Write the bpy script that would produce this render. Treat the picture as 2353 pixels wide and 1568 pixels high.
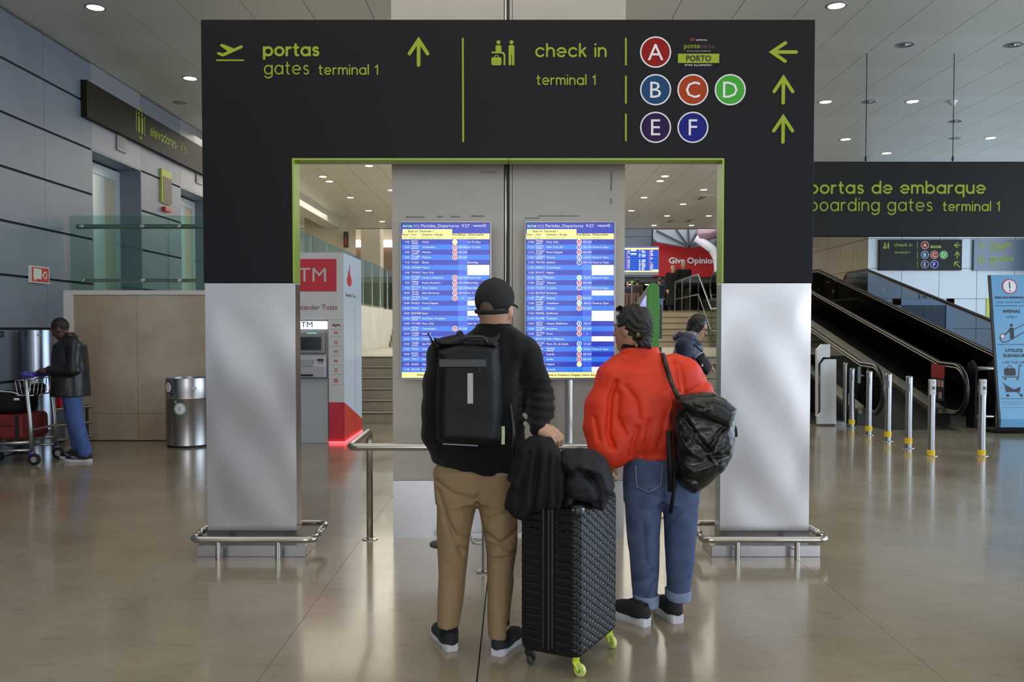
import bpy, math, random
import numpy as np
from mathutils import Vector, Matrix
for o in list(bpy.data.objects): bpy.data.objects.remove(o)
S = bpy.context.scene
COL = S.collection
R = math.radians
random.seed(4)

# ------------------------------------------------------------------ camera
FPX, CX, CY, PITCH, CAMH = 2000.0, 1182.0, 819.0, R(1.8), 1.55
cam_d = bpy.data.cameras.new('camera'); cam = bpy.data.objects.new('camera', cam_d); COL.objects.link(cam)
cam.location = (0, 0, CAMH); cam.rotation_euler = (R(90) - PITCH, 0, 0)
cam_d.sensor_width = 36; cam_d.lens = 36 * FPX / 2353
cam_d.shift_x = (1176.5 - CX) / 2353; cam_d.shift_y = (CY - 784) / 2353
cam_d.clip_end = 300
S.camera = cam
# ------------------------------------------------------------------ world, daylight, exposure
S.view_settings.view_transform = 'Standard'; S.view_settings.look = 'None'
S.view_settings.gamma = 1; S.view_settings.use_curve_mapping = False
S.view_settings.exposure = 0.02
wd = bpy.data.worlds.new('overcast_sky'); S.world = wd; wd.use_nodes = True
bg = wd.node_tree.nodes['Background']; bg.inputs[0].default_value = (.80, .90, 1.0, 1); bg.inputs[1].default_value = .9
def area(name, loc, rot, sx, sy, power, col=(1, 1, 1), spread=180):
    l = bpy.data.lights.new(name, 'AREA'); l.shape = 'RECTANGLE'; l.size = sx; l.size_y = sy
    l.energy = power; l.color = col; l.spread = R(spread)
    o = bpy.data.objects.new(name, l); COL.objects.link(o); o.location = loc; o.rotation_euler = rot
    return o
# daylight at the glazed entrance fronts (behind the camera and on the right), lamps of the far hall
area('daylight_entrance', (-8.0, -6.6, 2.5), (R(90), 0, 0), 4.8, 4.0, 180, (.93, .97, 1.0))
area('daylight_entrance', (-.2, -6.6, 2.5), (R(90), 0, 0), 5.0, 4.0, 230, (.93, .97, 1.0))
area('daylight_entrance', (8.2, -6.6, 2.3), (R(90), 0, 0), 4.0, 4.0, 210, (.84, .91, 1.0))
area('daylight_side_front', (14.6, 5.5, 2.6), (R(90), 0, R(90)), 15, 4.4, 1000, (.66, .82, 1.0))
area('daylight_side_front', (14.6, 17.8, 2.8), (R(90), 0, R(90)), 8.5, 4.2, 440, (.66, .82, 1.0))
area('hall_lamps', (-1, 23, 5.30), (0, 0, 0), 12, 12, 1050, (1.0, .92, .78))
area('hall_lamps', (-2, 40, 7.6), (0, 0, 0), 26, 10, 1900, (.97, .97, 1.0))
area('lobby_lamps', (0, 5.5, 5.38), (0, 0, 0), 11, 9, 290, (1.0, .93, .82))

# ------------------------------------------------------------------ pixel helpers
_sp, _cp = math.sin(PITCH), math.cos(PITCH)
def ray(x, y):
    u = (x - CX) / FPX; v = (y - CY) / FPX
    return Vector((u, _cp - v * _sp, -_sp - v * _cp))
def W(x, y, Y):
    d = ray(x, y); return Vector((0, 0, CAMH)) + d * (Y / d.y)
def G(x, y, z=0.0):
    d = ray(x, y); return Vector((0, 0, CAMH)) + d * ((z - CAMH) / d.z)
def WX(x, y, X):
    d = ray(x, y); return Vector((0, 0, CAMH)) + d * (X / d.x)

# ------------------------------------------------------------------ materials
def lin(c):
    return tuple(((v / 255) / 12.92 if v <= 10 else ((v / 255 + .055) / 1.055) ** 2.4) for v in c)
MATS = {}
def mat(name, rgb, rough=.5, metal=0., spec=.5, noise=None, bump=None, emit=0., coat=0., dark=False, rvar=0., scale3=None, sheen=0.):
    if name in MATS: return MATS[name]
    m = bpy.data.materials.new(name); m.use_nodes = True; MATS[name] = m
    nt = m.node_tree; N = nt.nodes; L = nt.links; b = N['Principled BSDF']
    c = lin(rgb) + (1,)
    b.inputs['Base Color'].default_value = c; b.inputs['Roughness'].default_value = rough
    b.inputs['Metallic'].default_value = metal; b.inputs['Specular IOR Level'].default_value = spec
    b.inputs['Coat Weight'].default_value = coat; b.inputs['Coat Roughness'].default_value = .08
    if sheen: b.inputs['Sheen Weight'].default_value = sheen
    if emit:
        b.inputs['Emission Color'].default_value = c
        if dark: b.inputs['Base Color'].default_value = (.01, .01, .012, 1)
        b.inputs['Emission Color'].default_value = c; b.inputs['Emission Strength'].default_value = emit
    if noise or bump or rvar:
        tc = N.new('ShaderNodeTexCoord'); vec = tc.outputs['Object']
        if scale3:
            mp = N.new('ShaderNodeMapping'); mp.inputs['Scale'].default_value = scale3; L.new(vec, mp.inputs['Vector']); vec = mp.outputs[0]
    if noise or rvar:
        nz = N.new('ShaderNodeTexNoise'); nz.inputs['Scale'].default_value = (noise or (3, 0))[0]; nz.inputs['Detail'].default_value = noise[3] if noise and len(noise) > 3 else 6
        nz.inputs['Roughness'].default_value = .6
        L.new(vec, nz.inputs['Vector'])
        if noise:
            a = noise[1]; r = N.new('ShaderNodeValToRGB')
            lo = noise[2] if len(noise) > 2 and noise[2] else tuple(max(0, v * (1 - a)) for v in rgb)
            r.color_ramp.interpolation = 'EASE'; r.color_ramp.elements[0].position = .2; r.color_ramp.elements[1].position = .8
            r.color_ramp.elements[0].color = lin(lo) + (1,); r.color_ramp.elements[1].color = c
            L.new(nz.outputs[0], r.inputs[0]); L.new(r.outputs[0], b.inputs['Base Color'])
        if rvar:
            q = N.new('ShaderNodeMapRange'); q.interpolation_type = 'SMOOTHSTEP'; q.inputs[1].default_value = .1; q.inputs[2].default_value = .9
            q.inputs[3].default_value = max(.02, rough - rvar); q.inputs[4].default_value = rough + rvar
            L.new(nz.outputs[0], q.inputs[0]); L.new(q.outputs[0], b.inputs['Roughness'])
    if bump:
        n2 = N.new('ShaderNodeTexNoise'); n2.inputs['Scale'].default_value = bump[0]; n2.inputs['Detail'].default_value = bump[2] if len(bump) > 2 else 3
        L.new(vec, n2.inputs['Vector']); bp = N.new('ShaderNodeBump'); bp.inputs['Strength'].default_value = bump[1]
        bp.inputs['Distance'].default_value = .01; L.new(n2.outputs[0], bp.inputs['Height']); L.new(bp.outputs[0], b.inputs['Normal'])
    return m
def glass(name, tint, refl=.10, rough=.02):
    m = bpy.data.materials.new(name); m.use_nodes = True; nt = m.node_tree; nt.nodes.clear(); N = nt.nodes.new; L = nt.links.new
    t = N('ShaderNodeBsdfTransparent'); t.inputs[0].default_value = tint + (1,)
    g = N('ShaderNodeBsdfGlossy'); g.inputs['Roughness'].default_value = rough; g.inputs[0].default_value = (.95, 1, .98, 1)
    lw = N('ShaderNodeLayerWeight'); lw.inputs[0].default_value = .5
    f = N('ShaderNodeMath'); f.operation = 'POWER'; f.inputs[1].default_value = 5.; L(lw.outputs['Facing'], f.inputs[0])
    a = N('ShaderNodeMath'); a.operation = 'MULTIPLY_ADD'; a.inputs[1].default_value = .8; a.inputs[2].default_value = refl; L(f.outputs[0], a.inputs[0])
    x = N('ShaderNodeMixShader'); o = N('ShaderNodeOutputMaterial')
    L(a.outputs[0], x.inputs[0]); L(t.outputs[0], x.inputs[1]); L(g.outputs[0], x.inputs[2]); L(x.outputs[0], o.inputs[0])
    return m
STEEL = mat('brushed_steel', (160, 160, 162), .28, 1., noise=(2.2, .10))
STEELH = mat('brushed_steel_sheet', (190, 188, 190), .30, 1., noise=(1.6, .12, None, 0))
PIPE = mat('polished_steel_tube', (190, 188, 182), .22, 1., noise=(9, .06))
CHROME = mat('chrome', (215, 215, 218), .12, 1.)
BLACKM = mat('black_metal', (24, 24, 25), .35, .3)
RUBBER = mat('black_rubber', (20, 20, 21), .6)
NAVYP = mat('sign_panel_dark', (14, 14, 21), .5, 0, .22, noise=(60, .10))
LIME = mat('lime_vinyl', (150, 170, 40), .5, 0, .3)
LIMET = mat('lime_trim', (150, 180, 58), .4)
WHITEV = mat('white_vinyl', (228, 228, 232), .45)
WHITEP = mat('white_panel', (214, 217, 221), .35, noise=(5, .04))
DARKG = mat('dark_gap', (26, 27, 30), .7)
GLASS = glass('green_tinted_glass', (.74, .88, .84), .03)
GLASSC = glass('clear_glass', (.80, .90, .88), .05)
REDV = mat('red_vinyl', (196, 30, 44), .45)
YELLOW = mat('yellow_band', (236, 200, 30), .45)

# ------------------------------------------------------------------ mesh collector
PM = {}          # world matrix of each thing / part
def xf(parent):
    return PM.get(parent.name, Matrix.Identity(4)) if parent else Matrix.Identity(4)
class MB:
    def __init__(s): s.v = []; s.f = []
    def add(s, vs, fs):
        n = len(s.v); s.v += [tuple(p) for p in vs]; s.f += [tuple(i + n for i in q) for q in fs]; return s
    def box(s, c, d, rz=0., M=None):
        hx, hy, hz = d[0] / 2, d[1] / 2, d[2] / 2; cs, sn = math.cos(rz), math.sin(rz); vs = []
        for x, y, z in ((-hx, -hy, -hz), (hx, -hy, -hz), (hx, hy, -hz), (-hx, hy, -hz), (-hx, -hy, hz), (hx, -hy, hz), (hx, hy, hz), (-hx, hy, hz)):
            p = Vector((c[0] + x * cs - y * sn, c[1] + x * sn + y * cs, c[2] + z)); vs.append(M @ p if M else p)
        return s.add(vs, [(0, 3, 2, 1), (4, 5, 6, 7), (0, 1, 5, 4), (1, 2, 6, 5), (2, 3, 7, 6), (3, 0, 4, 7)])
    def bx(s, x0, x1, y0, y1, z0, z1):
        return s.box(((x0 + x1) / 2, (y0 + y1) / 2, (z0 + z1) / 2), (abs(x1 - x0), abs(y1 - y0), abs(z1 - z0)))
    def hexa(s, a, b):   # two quads
        return s.add(list(a) + list(b), [(3, 2, 1, 0), (4, 5, 6, 7), (0, 1, 5, 4), (1, 2, 6, 5), (2, 3, 7, 6), (3, 0, 4, 7)])
    def tube(s, path, r, seg=12, closed=False, caps=True, r2=None):
        P = [Vector(p) for p in path]; n = len(P); rings = []; up = None
        for i, p in enumerate(P):
            if closed: t = (P[(i + 1) % n] - P[i - 1])
            else: t = (P[min(i + 1, n - 1)] - P[max(i - 1, 0)])
            t.normalize()
            if up is None:
                a = Vector((0, 0, 1)) if abs(t.z) < .9 else Vector((1, 0, 0)); up = (a - t * a.dot(t)).normalized()
            else:
                up = (up - t * up.dot(t)); up = up.normalized() if up.length > 1e-6 else Vector((1, 0, 0))
            sd = t.cross(up); rr = r if r2 is None else r + (r2 - r) * i / (n - 1)
            if not closed and 0 < i < n - 1:   # keep the section at mitred corners
                a, b = (P[i] - P[i - 1]).normalized(), (P[i + 1] - P[i]).normalized(); k = max(.5, math.sqrt(max(0, (1 + a.dot(b)) / 2)))
            rings.append([p + (up * math.cos(2 * math.pi * j / seg) + sd * math.sin(2 * math.pi * j / seg)) * rr for j in range(seg)])
        vs = [q for rg in rings for q in rg]; fs = []
        m = n if closed else n - 1
        for i in range(m):
            for j in range(seg):
                a, b = i * seg + j, i * seg + (j + 1) % seg; c, d = ((i + 1) % n) * seg + (j + 1) % seg, ((i + 1) % n) * seg + j
                fs.append((a, b, c, d))
        if caps and not closed:
            fs.append(tuple(range(seg - 1, -1, -1))); fs.append(tuple((n - 1) * seg + j for j in range(seg)))
        return s.add(vs, fs)
    def lathe(s, prof, c=(0, 0, 0), seg=28, M=None, hollow=False):
        vs, fs = [], []
        if hollow: prof = list(prof) + [prof[0]]
        for r, z in prof:
            for j in range(seg):
                a = 2 * math.pi * j / seg; p = Vector((r * math.cos(a), r * math.sin(a), z)); p = (M @ p) if M else p; vs.append(p + Vector(c))
        for i in range(len(prof) - 1):
            for j in range(seg): fs.append((i * seg + j, i * seg + (j + 1) % seg, (i + 1) * seg + (j + 1) % seg, (i + 1) * seg + j))
        if prof[0][0] > 1e-5 and not hollow: fs.append(tuple(range(seg - 1, -1, -1)))
        if prof[-1][0] > 1e-5 and not hollow: fs.append(tuple((len(prof) - 1) * seg + j for j in range(seg)))
        return s.add(vs, fs)
    def prism(s, poly, fr, d0, d1):   # 2-D polygon in frame fr=(O,U,V,N) from depth d0 to d1 along N
        O, U, V, N = fr; n = len(poly)
        vs = [O + U * p[0] + V * p[1] + N * d0 for p in poly] + [O + U * p[0] + V * p[1] + N * d1 for p in poly]
        fs = [tuple(range(n - 1, -1, -1)), tuple(range(n, 2 * n))] + [(i, (i + 1) % n, n + (i + 1) % n, n + i) for i in range(n)]
        return s.add(vs, fs)
    def ring(s, outer, inner, fr, d0, d1):
        O, U, V, N = fr; n = len(outer)
        g = lambda poly, d: [O + U * p[0] + V * p[1] + N * d for p in poly]
        vs = g(outer, d1) + g(inner, d1) + g(outer, d0) + g(inner, d0); fs = []
        for i in range(n):
            j = (i + 1) % n
            fs += [(i, j, n + j, n + i), (2 * n + i, 2 * n + j, j, i), (n + i, n + j, 3 * n + j, 3 * n + i)]
        return s.add(vs, fs)
    def loft(s, rings, caps=True):
        n = len(rings[0]); vs = [p for r in rings for p in r]; fs = []
        for i in range(len(rings) - 1):
            for j in range(n): fs.append((i * n + j, i * n + (j + 1) % n, (i + 1) * n + (j + 1) % n, (i + 1) * n + j))
        if caps: fs.append(tuple(range(n - 1, -1, -1))); fs.append(tuple((len(rings) - 1) * n + j for j in range(n)))
        return s.add(vs, fs)
    def build(s, name, m, parent=None, smooth=False, bevel=0., world=True, seg=2, subsurf=0):
        inv = xf(parent).inverted() if (parent and world) else None
        vs = [inv @ Vector(p) for p in s.v] if inv else s.v
        me = bpy.data.meshes.new(name); me.from_pydata([tuple(p) for p in vs], [], s.f); me.validate(); me.update()
        import bmesh
        bm = bmesh.new(); bm.from_mesh(me); bmesh.ops.recalc_face_normals(bm, faces=bm.faces); bm.to_mesh(me); bm.free()
        me.materials.append(m)
        if smooth: me.polygons.foreach_set('use_smooth', [True] * len(me.polygons))
        o = bpy.data.objects.new(name, me); COL.objects.link(o)
        if smooth == 'auto':
            md = o.modifiers.new('edge', 'EDGE_SPLIT'); md.split_angle = R(40)
        if bevel:
            md = o.modifiers.new('bevel', 'BEVEL'); md.width = bevel; md.segments = seg; md.limit_method = 'ANGLE'; md.angle_limit = R(50)
        if subsurf:
            md = o.modifiers.new('sub', 'SUBSURF'); md.levels = subsurf; md.render_levels = subsurf
        if parent: o.parent = parent; PM[o.name] = xf(parent)
        return o
def tag(o, label=None, cat=None, group=None, kind=None):
    if label: o['label'] = label
    if cat: o['category'] = cat
    if group: o['group'] = group
    if kind: o['kind'] = kind
    return o
def thing(name, label, cat, loc=(0, 0, 0), rz=0., group=None, kind=None):
    o = bpy.data.objects.new(name, None); COL.objects.link(o); o.empty_display_size = .1
    o.location = loc; o.rotation_euler = (0, 0, rz); PM[o.name] = Matrix.Translation(loc) @ Matrix.Rotation(rz, 4, 'Z')
    return tag(o, label, cat, group, kind)
def copy_tree(o, loc, rz=None, label=None, parent=None):
    c = o.copy(); COL.objects.link(c)
    if parent is None:
        c.location = loc
        if rz is not None: c.rotation_euler = (0, 0, rz)
        if label: c['label'] = label
        PM[c.name] = Matrix.Translation(loc) @ Matrix.Rotation(c.rotation_euler.z, 4, 'Z')
    else: c.parent = parent; PM[c.name] = PM[parent.name]
    for ch in list(o.children): copy_tree(ch, None, parent=c)
    return c
def bar(path, r=None): return path
def fillet(path, rad, n=6):
    P = [Vector(p) for p in path]; out = [P[0]]
    for i in range(1, len(P) - 1):
        a, b = (P[i - 1] - P[i]), (P[i + 1] - P[i]); la, lb = a.length, b.length; a.normalize(); b.normalize()
        q = min(rad, la * .49, lb * .49); s0, s1 = P[i] + a * q, P[i] + b * q
        for k in range(n + 1):
            t = k / n; out.append(s0 * (1 - t) ** 2 + P[i] * 2 * t * (1 - t) + s1 * t * t)
    out.append(P[-1]); return out

# ------------------------------------------------------------------ lettering
def frame_y(Y): return (Vector((0, Y, 0)), Vector((1, 0, 0)), Vector((0, 0, 1)), Vector((0, -1, 0)))
def arc(cx, cy, r, a0, a1, ry=None, n=None):
    ry = r if ry is None else ry; n = n or max(4, int(abs(a1 - a0) / 15))
    return [(cx + r * math.cos(R(a0 + (a1 - a0) * i / n)), cy + ry * math.sin(R(a0 + (a1 - a0) * i / n))) for i in range(n + 1)]
def circ(cx, cy, r, n=32): return [(cx + r * math.cos(2 * math.pi * i / n), cy + r * math.sin(2 * math.pi * i / n)) for i in range(n)]
_O = arc(.5, .5, .5, 0, 360)
GL = {
 'o': (1., [_O]), 'a': (1., [_O, [(1, 1), (1, 0)]]), 'd': (1., [_O, [(1, 1.5), (1, 0)]]), 'b': (1., [_O, [(0, 1.5), (0, 0)]]),
 'q': (1., [_O, [(1, 1), (1, -.45)]]), 'p': (1., [_O, [(0, 1), (0, -.45)]]),
 'g': (1., [_O, [(1, 1), (1, -.05)] + arc(.5, -.05, .5, 0, -150, .42)[1:]]),
 'c': (.9, [arc(.5, .5, .5, 42, 318)]), 'e': (1., [[(.02, .5), (1, .5)] + arc(.5, .5, .5, 0, 312)[1:]]),
 'r': (.5, [[(0, 1), (0, 0)], [(0, .55)] + arc(.42, .55, .42, 170, 80, .43)]),
 't': (.52, [[(.2, 1.38), (.2, .25)] + arc(.45, .25, .25, 180, 275)[1:], [(0, .98), (.5, .98)]]),
 's': (.7, [arc(.36, .75, .27, 35, 180, .25) + arc(.36, .76, .28, 180, 250, .26)[1:] + arc(.36, .26, .30, 70, 0, .25)[0:] + arc(.36, .25, .30, 0, -145, .25)[1:]]),
 'm': (1.4, [[(0, 1), (0, 0)], [(0, .5)] + arc(.35, .63, .35, 180, 0, .37) + [(.7, 0)], [(.7, .5)] + arc(1.05, .63, .35, 180, 0, .37) + [(1.4, 0)]]),
 'n': (.84, [[(0, 1), (0, 0)], [(0, .5)] + arc(.42, .58, .42, 180, 0) + [(.84, 0)]]),
 'h': (.84, [[(0, 1.5), (0, 0)], [(0, .5)] + arc(.42, .58, .42, 180, 0) + [(.84, 0)]]),
 'u': (.84, [[(0, 1), (0, .42)] + arc(.42, .42, .42, 180, 360)[1:], [(.84, 1), (.84, 0)]]),
 'i': (0., [[(0, 1), (0, 0)], [(0, 1.42), (0, 1.44)]]), 'l': (0., [[(0, 1.5), (0, 0)]]),
 'k': (.7, [[(0, 1.5), (0, 0)], [(.66, 1), (.02, .42)], [(.24, .62), (.7, 0)]]),
 'v': (.84, [[(0, 1), (.42, 0), (.84, 1)]]),
 'f': (.5, [[(.2, 0), (.2, 1.2)] + arc(.48, 1.2, .28, 180, 85, .3)[1:], [(0, .98), (.48, .98)]]),
 '1': (.36, [[(0, 1.12), (.34, 1.42), (.34, 0)]]), '-': (.45, [[(0, .5), (.45, .5)]]), ' ': (.35, []),
}
def stroke(mb, path, w, fr, d0, d1):
    P = [Vector(p) for p in path]
    closed = (P[0] - P[-1]).length < 1e-6 and len(P) > 3
    h = w / 2
    if closed:
        P = P[:-1]; n = len(P); o, i_ = [], []
        for i in range(n):
            t = (P[(i + 1) % n] - P[i - 1]).normalized(); nn = Vector((-t.y, t.x)); o.append(P[i] - nn * h); i_.append(P[i] + nn * h)
        mb.ring(o, i_, fr, d0, d1); return
    Q = [P[0]]
    for p in P[1:]:
        if (p - Q[-1]).length > 1e-6: Q.append(p)
    P = Q; n = len(P); lft, rgt = [], []
    for i in range(n):
        a = (P[i] - P[i - 1]).normalized() if i else (P[1] - P[0]).normalized()
        b = (P[i + 1] - P[i]).normalized() if i < n - 1 else a
        t = (a + b); t = t.normalized() if t.length > 1e-6 else a; k = 1 / max(.45, t.dot(a))
        nn = Vector((-t.y, t.x)) * h * k; lft.append(P[i] + nn); rgt.append(P[i] - nn)
    def cap(c, t):
        nn = Vector((-t.y, t.x)); return [c + (nn * math.cos(R(x)) + t * math.sin(R(x))) * h for x in (30, 60, 90, 120, 150)]
    te = (P[-1] - P[-2]).normalized(); ts = (P[0] - P[1]).normalized()
    mb.prism(lft + cap(P[-1], te) + rgt[::-1] + cap(P[0], ts), fr, d0, d1)
def word(T, s, x, y, xh, w, fr, m, d0=.001, d1=.003, fit=None, gap=.42):
    """rounded geometric lettering, one part per word: x,y baseline start, xh x-height, w stroke; fit = total width"""
    adv = [GL[c][0] for c in s]; tot = sum(adv) + gap * (len(s) - 1); sx = fit / (tot * xh) if fit else 1.
    cx = x; mb = MB(); n = 0
    for c, a in zip(s + ' ', adv + [0]):
        if c == ' ' and mb.v: mb.build('lettering', m, T); mb = MB()
        for path in GL[c][1]:
            n += 1; stroke(mb, [(cx + p[0] * xh * sx, y + p[1] * xh) for p in path], w, fr, d0, d1 + .0007 * (n % 4))
        cx += (a + gap) * xh * sx
_tc = bpy.data.curves.new('type', 'FONT'); _to = bpy.data.objects.new('type', _tc); _tc.resolution_u = 2
_cache = {}
def glyphs(s):
    if s not in _cache:
        _tc.body = s; me = _to.to_mesh()
        v = np.array([q.co[:2] for q in me.vertices]) if len(me.vertices) else np.zeros((0, 2)); f = [tuple(p.vertices) for p in me.polygons]
        _to.to_mesh_clear(); _cache[s] = (v, f)
    return _cache[s]
_cap = None
def text(mb, s, x, y, cap, fr, d=.003, align='l', fit=None, fat=0.):
    """flat print: x,y baseline, cap = capital height"""
    global _cap
    if _cap is None: hv = glyphs('H')[0]; _cap = hv[:, 1].max() - hv[:, 1].min()
    v, f = glyphs(s)
    if not len(v): return
    k = cap / _cap; w = (v[:, 0].max() - v[:, 0].min()) * k; kx = k * (fit / w if fit else 1); w = fit or w
    x0 = {'l': x, 'c': x - w / 2, 'r': x - w}[align]; m = v[:, 0].min(); O, U, V, N = fr
    offs = ((0, 0),) if not fat else ((-fat, 0), (fat, 0), (0, fat), (0, -fat))
    for i, (ox, oy) in enumerate(offs):
        mb.add([O + U * (x0 + ox + (p[0] - m) * kx) + V * (y + oy + p[1] * k) + N * (d + i * cap * .02) for p in v], f)
# ================================================================== THE ROOM
CEIL = 5.45; LW = -6.2; UP = 2.08; LAND = 1.05
def mesh_of(mb, name, m, smooth=False):
    me = bpy.data.meshes.new(name); me.from_pydata([tuple(p) for p in mb.v], [], mb.f); me.update(); me.materials.append(m)
    return me
def piece(name, me, loc, parent=None, rz=0.):
    o = bpy.data.objects.new(name, me); COL.objects.link(o); PM[o.name] = xf(parent)
    o.location = loc; o.rotation_euler = (0, 0, rz)
    if parent: o.parent = parent
    return o
# ---- floor: polished slabs over a dark joint bed
FLOORM = mat('polished_concrete', (160, 147, 125), .20, 0, .55, noise=(.9, .17, (134, 122, 102)), rvar=.07, coat=.25)
nt = FLOORM.node_tree; b = nt.nodes['Principled BSDF']          # fine scuffs and specks over the clouding
src = b.inputs['Base Color'].links[0].from_socket
tcn = nt.nodes.new('ShaderNodeTexCoord'); mp = nt.nodes.new('ShaderNodeMapping'); mp.inputs['Scale'].default_value = (1, 2.2, 1)
nt.links.new(tcn.outputs['Object'], mp.inputs[0])
nz = nt.nodes.new('ShaderNodeTexNoise'); nz.inputs['Scale'].default_value = 5; nz.inputs['Detail'].default_value = 9; nz.inputs['Roughness'].default_value = .75
nt.links.new(mp.outputs[0], nz.inputs['Vector'])
rp = nt.nodes.new('ShaderNodeValToRGB'); rp.color_ramp.elements[0].position = .27; rp.color_ramp.elements[0].color = (.45, .42, .36, 1)
rp.color_ramp.elements[1].position = .46; rp.color_ramp.elements[1].color = (1, 1, 1, 1); nt.links.new(nz.outputs[0], rp.inputs[0])
mx = nt.nodes.new('ShaderNodeMixRGB'); mx.blend_type = 'MULTIPLY'; mx.inputs[0].default_value = .55
nt.links.new(src, mx.inputs[1]); nt.links.new(rp.outputs[0], mx.inputs[2]); nt.links.new(mx.outputs[0], b.inputs['Base Color'])
FLOORG = mat('floor_joint', (72, 66, 58), .7)
floor = tag(MB().bx(-14, 15, -7, 14.3, -.3, -.012).build('floor', FLOORG), kind='structure')
xs = [-14, -5.6, -3.4, -1.13, -.165, 1.9, 4.05, 6.2, 8.4, 15]; ys = [-7, 2.9, 7.42, 9.02, 14.3]
for i in range(len(xs) - 1):
    for j in range(len(ys) - 1):
        g = .0011; gl, gr = (.004 if abs(xs[i] + .165) < .01 else g), (.004 if abs(xs[i + 1] + .165) < .01 else g)
        MB().bx(xs[i] + gl, xs[i + 1] - gr, ys[j] + g, ys[j + 1] - g, -.012, 0).build('floor_slab', FLOORM, floor)
for x, y, sd in ((20, 1281, 1), (155, 1285, 2)):      # worn outlines of old floor stickers
    p = G(x, y); rr = random.Random(sd); n = 26; ou, inn = [], []
    for i in range(n):
        a = 2 * math.pi * i / n; k = rr.uniform(.8, 1.15); e = rr.uniform(.55, .93); ou.append((p.x + .085 * k * math.cos(a), p.y + .10 * k * math.sin(a))); inn.append((p.x + .085 * k * e * math.cos(a), p.y + .10 * k * e * math.sin(a)))
    MB().ring(ou, inn, (Vector((0, 0, 0)), Vector((1, 0, 0)), Vector((0, 1, 0)), Vector((0, 0, 1))), .0, .0006).build('sticker_residue', mat('residue_dark', (62, 58, 52), .8, noise=(60, .5, (150, 140, 124))), floor)
# ---- ceiling: long metal panels with shadow joints
CEILM = mat('ceiling_panel_paint', (196, 196, 188), .32, 0, .6, noise=(.5, .05))
CEILG = mat('ceiling_joint', (92, 92, 88), .8)
ceil = tag(MB().bx(-14, 15, -7, 34, CEIL + .014, CEIL + .25).build('ceiling', CEILG), kind='structure')
pw, pl = .75, 1.5
pmesh = mesh_of(MB().bx(-pw / 2 + .004, pw / 2 - .004, -pl / 2 + .0022, pl / 2 - .0022, 0, .014), 'ceiling_panel', CEILM)
cells = []
for i in range(-18, 20):
    for j in range(-4, 23):
        x, y = i * pw + .11, j * pl + .4
        if x < LW + .3 and y < 18.5: continue
        vis = (abs(x) < .62 * y + .5) and y > 8.6 and not (-6 < x and x < -1.4 and 0)
        cells.append((0 if vis else 1, y, x))
cells.sort(); rest = MB()
for k, (vv, y, x) in enumerate(cells):
    if k < 300: piece('ceiling_panel', pmesh, (x, y, CEIL), ceil)
    else: rest.bx(x - pw / 2 + .004, x + pw / 2 - .004, y - pl / 2 + .0022, y + pl / 2 - .0022, CEIL, CEIL + .014)
tag(rest.build('ceiling_panel_field', CEILM, ceil), kind='stuff')
# ---- left wall: blue-grey metal panels with open horizontal joints
PANB = mat('blue_grey_panel', (116, 124, 138), .42, .0, .5, noise=(1.2, .07))
PANB2 = mat('mauve_grey_panel', (140, 140, 150), .42, .0, .5, noise=(1.2, .05))
lw = MB(); lw.bx(LW - .4, LW - .03, -7, 12.85, 0, CEIL); lw.bx(LW - .4, LW - .03, 14.55, 16.25, 0, CEIL); lw.bx(LW - .4, LW - .03, 17.95, 18.6, 0, CEIL)
lw.bx(LW - .4, LW - .03, 12.85, 14.55, 4.2, CEIL); lw.bx(LW - .4, LW - .03, 16.25, 17.95, 4.2, CEIL)
lw.bx(LW - .46, LW - .4, 12.8, 18.6, 0, CEIL)
wall_left = tag(lw.build('wall_left', DARKG), kind='structure')
zrow = [0., .24, .90, 1.552, 2.208, 2.864, 3.52, 4.176, 4.832, CEIL - .01]
ycol = [6.65, 7.88, 9.11, 10.34, 11.57, 12.85]
_pc = {}
def wall_panel(y0, y1, z0, z1, m=None, gz=.016, gy=.003):
    key = (round(y1 - y0, 3), round(z1 - z0, 3), (m or PANB).name)
    if key not in _pc:
        a, c = (y1 - y0) / 2 - gy, (z1 - z0) / 2 - gz; _pc[key] = mesh_of(MB().bx(-.035, 0, -a, a, -c, c), 'wall_panel', m or PANB)
    piece('wall_panel', _pc[key], (LW, (y0 + y1) / 2, (z0 + z1) / 2), wall_left)
for i in range(len(ycol) - 1):
    for j in range(len(zrow) - 1): wall_panel(ycol[i], ycol[i + 1], zrow[j], zrow[j + 1])
wall_panel(-7, 6.65, 0, CEIL)
for j in range(3, len(zrow) - 1): wall_panel(14.55, 16.25, zrow[j], zrow[j + 1]); wall_panel(17.95, 18.6, zrow[j], zrow[j + 1])
for y0 in (12.85, 16.25): wall_panel(y0, y0 + 1.7, 4.2, CEIL - .01, PANB2, gz=.002)
# beam that carries on behind the panelled wall
tag(MB().bx(LW - .5, LW, 18.6, 31, 5.12, CEIL).build('trim_1', mat('beam_paint', (205, 202, 192), .5)), kind='structure')
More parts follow.
